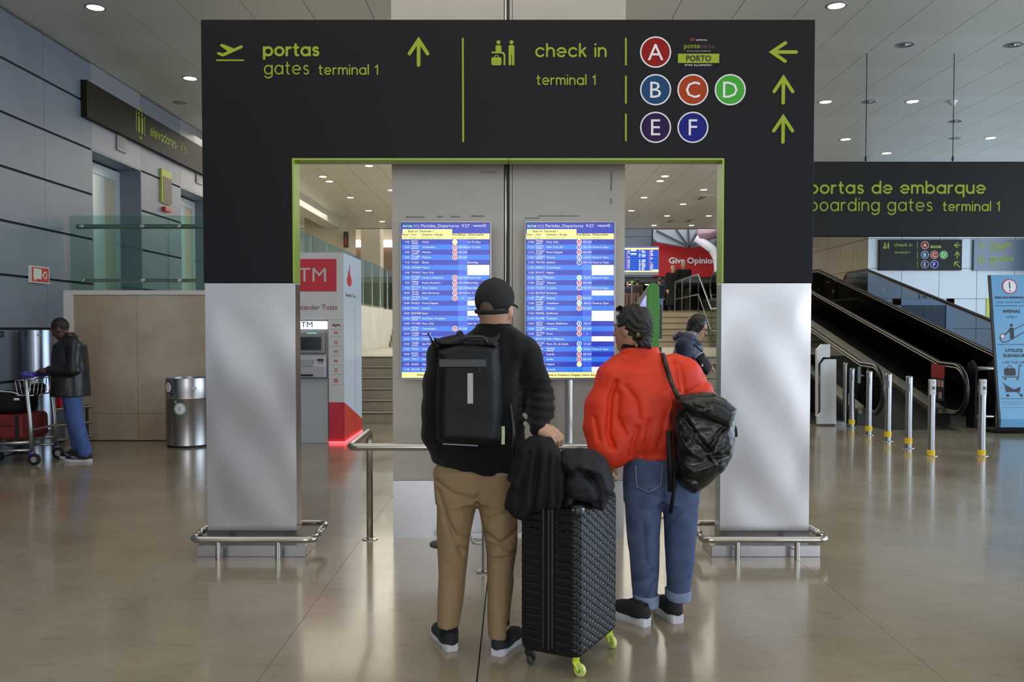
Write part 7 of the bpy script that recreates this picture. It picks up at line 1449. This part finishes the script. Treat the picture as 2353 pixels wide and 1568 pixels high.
soft('case_body', RS, T, [rbox((-5.83, 10.12, .43), (.26, .28, .145), .05)], .009, folds(14, .004, .2)); MB().bx(-5.66, -5.62, 9.832, 9.842, .30, .57).build('case_strap', RUBBER, T); MB().tube([(-6.0, 9.84, .45), (-5.7, 9.835, .45)], .006, 6).build('case_zip', RUBBER, T)
T = thing('duffel_bag', 'black duffel bag with white piping on top of the red suitcase', 'bag', (-5.84, 10.12, .585)); soft('bag_body', BLKCLOTH, T, [rbox((-5.88, 10.12, .704), (.22, .26, .115), .07)], .009, folds(15, .008, .16))
MB().tube(fillet([(-6.0, 9.90, .80), (-5.9, 9.88, .845), (-5.7, 9.89, .83), (-5.62, 9.92, .78)], .05), .006, 6).build('piping', WHITEV, T, smooth=True); MB().bx(-5.68, -5.62, 9.855, 9.865, .74, .765).build('white_logo', WHITEV, T)
# ---- woman in the navy jacket
YP = 8.5
T = thing('person', 'woman in navy hooded jacket looking down into her bag', 'person', (t_(1568, 1120)[0], YP, 0))
J = dict(head=t_(1602, 752), neck=t_(1586, 776), shL=t_(1582, 795, .17), shR=t_(1574, 795, -.17), elL=t_(1578, 850, .2), elR=t_(1580, 845, -.20), wrL=t_(1618, 842, .10), wrR=t_(1612, 846, -.12), hipL=t_(1570, 905, .09), hipR=t_(1566, 905, -.09), knL=t_(1568, 1005, .08), knR=t_(1564, 1010, -.08), anL=t_(1566, 1098, .08), anR=t_(1562, 1105, -.08), toeL=(1, 0, 0), toeR=(1, -.1, 0), hdL=(.9, -.2, .2), hdR=(.9, .2, .1), hs=1, curl=.9)
Hp, Hax = figure(T, J, (1, -.15), dict(skin=SKIN, top=NAVYQ, legs=DARKT2, hair=mat('dark_hair', (26, 18, 17), .4, noise=(60, .3))), .009, .95, hem=-.12, tw=(.19, .19, .195, .19), td=(.15, .16, .15, .13), facef=nv((.86, -.30, -.42)), hair='bob', sleeve=1.12)
soft('hood', NAVYQ, T, [ell(t_(1572, 776, -.02), (.11, .14, .065), None, .03), sub(ell(t_(1583, 766, -.02), (.08, .10, .05)), .02)], .008, folds(19, .005, .06)); soft('scarf', mat('patterned_scarf', (170, 166, 164), .8, noise=(50, .7, (40, 40, 48))), T, [ell(t_(1586, 770, -.02), (.085, .10, .045), None, .02), rc(t_(1592, 780, -.05), t_(1603, 818, -.08), .04, .03, .03)], .008, folds(20, .004, .04))
for q_ in (-1, 1): MB().tube([tuple(Hp(q_ * .034 + .024 * math.cos(a), .098, .004 + .018 * math.sin(a))) for a in np.linspace(0, 2 * math.pi, 15)[:-1]], .0022, 5, closed=True).build('glasses_rim', RUBBER, T); MB().tube([tuple(Hp(q_ * .058, .096, .008)), tuple(Hp(q_ * .078, .0, .006))], .002, 5).build('glasses_temple', RUBBER, T)
for a in (J['anL'], J['anR']): shoe(T, (a[0] - .05, a[1]), (1, -.05), .25, 1., BLKLEA, RUBBER, .03, .09)
HB = thing('handbag', 'black rectangular handbag held by the woman in navy', 'handbag', (t_(1606, 858)[0], YP - .2, t_(1606, 860)[2]))
hb = [(t_(*p)[0], t_(*p)[2]) for p in ((1586, 822), (1604, 808), (1626, 840), (1612, 861), (1600, 850))]
soft('bag_body', BLKLEA, HB, [pillow(hb, YP - .24, .05, .03)], .006, folds(27, .003, .08)); MB().tube([(hb[0][0], YP - .24, hb[0][1]), (hb[0][0] + .02, YP - .25, hb[0][1] + .03), (hb[1][0], YP - .24, hb[1][1])], .006, 6).build('bag_edge', WHITEP, HB, smooth=True); MB().tube(fillet([(hb[1][0], YP - .22, hb[1][1]), tuple(t_(1592, 790, -.24)), tuple(t_(1576, 778, -.14)), tuple(t_(1570, 790, .1))], .05), .009, 6).build('bag_strap', RUBBER, HB, smooth=True)
MB().bx(t_(1603, 0)[0], t_(1606, 0)[0], YP - .297, YP - .288, t_(0, 840)[2], t_(0, 834)[2]).build('bag_label', WHITEV, HB)
# ---- people on the upper floor
def stander(label, x, ytop, Y, H, fwd, mats, coat=None, hair='short', hold=False, h=.022):
    p = W(x, 700, Y); s = H / 1.75; f = nv((fwd[0], fwd[1], 0)); r = np.array((f[1], -f[0], 0)); B0 = np.array((p.x, Y, UP)); L = lambda a, b, z: B0 + (r * a + f * b + np.array((0, 0, z))) * s
    T = thing('person', label, 'person', tuple(B0))
    J = dict(head=L(0, .03, 1.62), neck=L(0, 0, 1.47), shL=L(-.18, 0, 1.40), shR=L(.18, 0, 1.40), elL=L(-.23, -.02, 1.12), elR=L(.23, -.02, 1.12), wrL=L(-.10, .22, 1.12) if hold else L(-.22, .08, .86), wrR=L(.22, .08, .86), hipL=L(-.09, 0, .92), hipR=L(.09, 0, .92), knL=L(-.10, .02, .50), knR=L(.10, .02, .50), anL=L(-.10, 0, .08), anR=L(.10, 0, .08), toeL=f, toeR=f)
    c = [(UP + z * s, a, b) for z, a, b in coat] if coat else None
    figure(T, J, fwd, mats, h, s, coat=c, hair=hair, hands=True, disp=.006)
    for q in 'LR': a = J['an' + q]; shoe(T, tuple((a - f * .07)[:2]), f, .27, 1.1, BLKLEA, RUBBER, .03, .09) if False else soft('shoe', BLKLEA, T, [ell(a + f * .06 * s - np.array((0, 0, .04 * s)), (.045 * s, .13 * s, .045 * s), (r, f, (0, 0, 1))), cut((0, 0, -1), -(UP + .001))], .012)
stander('woman with short grey hair in a long black coat at the stair top', 1545.5, 610, 30, 1.66, (.05, -1), dict(skin=SKIN, top=BLKWOOL, legs=DARKT2, hair=GREYH), coat=[(.30, .26, .22), (.55, .235, .19), (.85, .19, .14)], hold=True)
stander('grey-haired man in black jacket and brown trousers at the stair top', 1570, 598, 30.3, 1.82, (-.1, -1), dict(skin=SKIN, top=BLKWOOL, legs=BRTR, hair=GREYH))
stander('person in navy top and pale blue jeans walking away beyond the kiosk', 1515, 640, 38, 1.70, (0, 1), dict(skin=SKIN, top=mat('navy_top', (28, 34, 56), .8), legs=mat('pale_jeans', (120, 160, 205), .8), hair=mat('grey_dark_hair', (60, 56, 56), .6)))
stander('dark-haired person in brown jacket beyond the slatted fence', 1464, 645, 38.5, 1.68, (.2, 1), dict(skin=SKIN2, top=mat('brown_jacket', (58, 46, 36), .8), legs=DARKT2, hair=HAIRK))
stander('person in dark blue coat at the column edge beyond the fence', 1443, 648, 40, 1.66, (-.4, -1), dict(skin=SKIN, top=mat('dark_blue_coat', (34, 38, 58), .8), legs=DARKT2, hair=HAIRK))
bpy.data.objects.remove(_to)
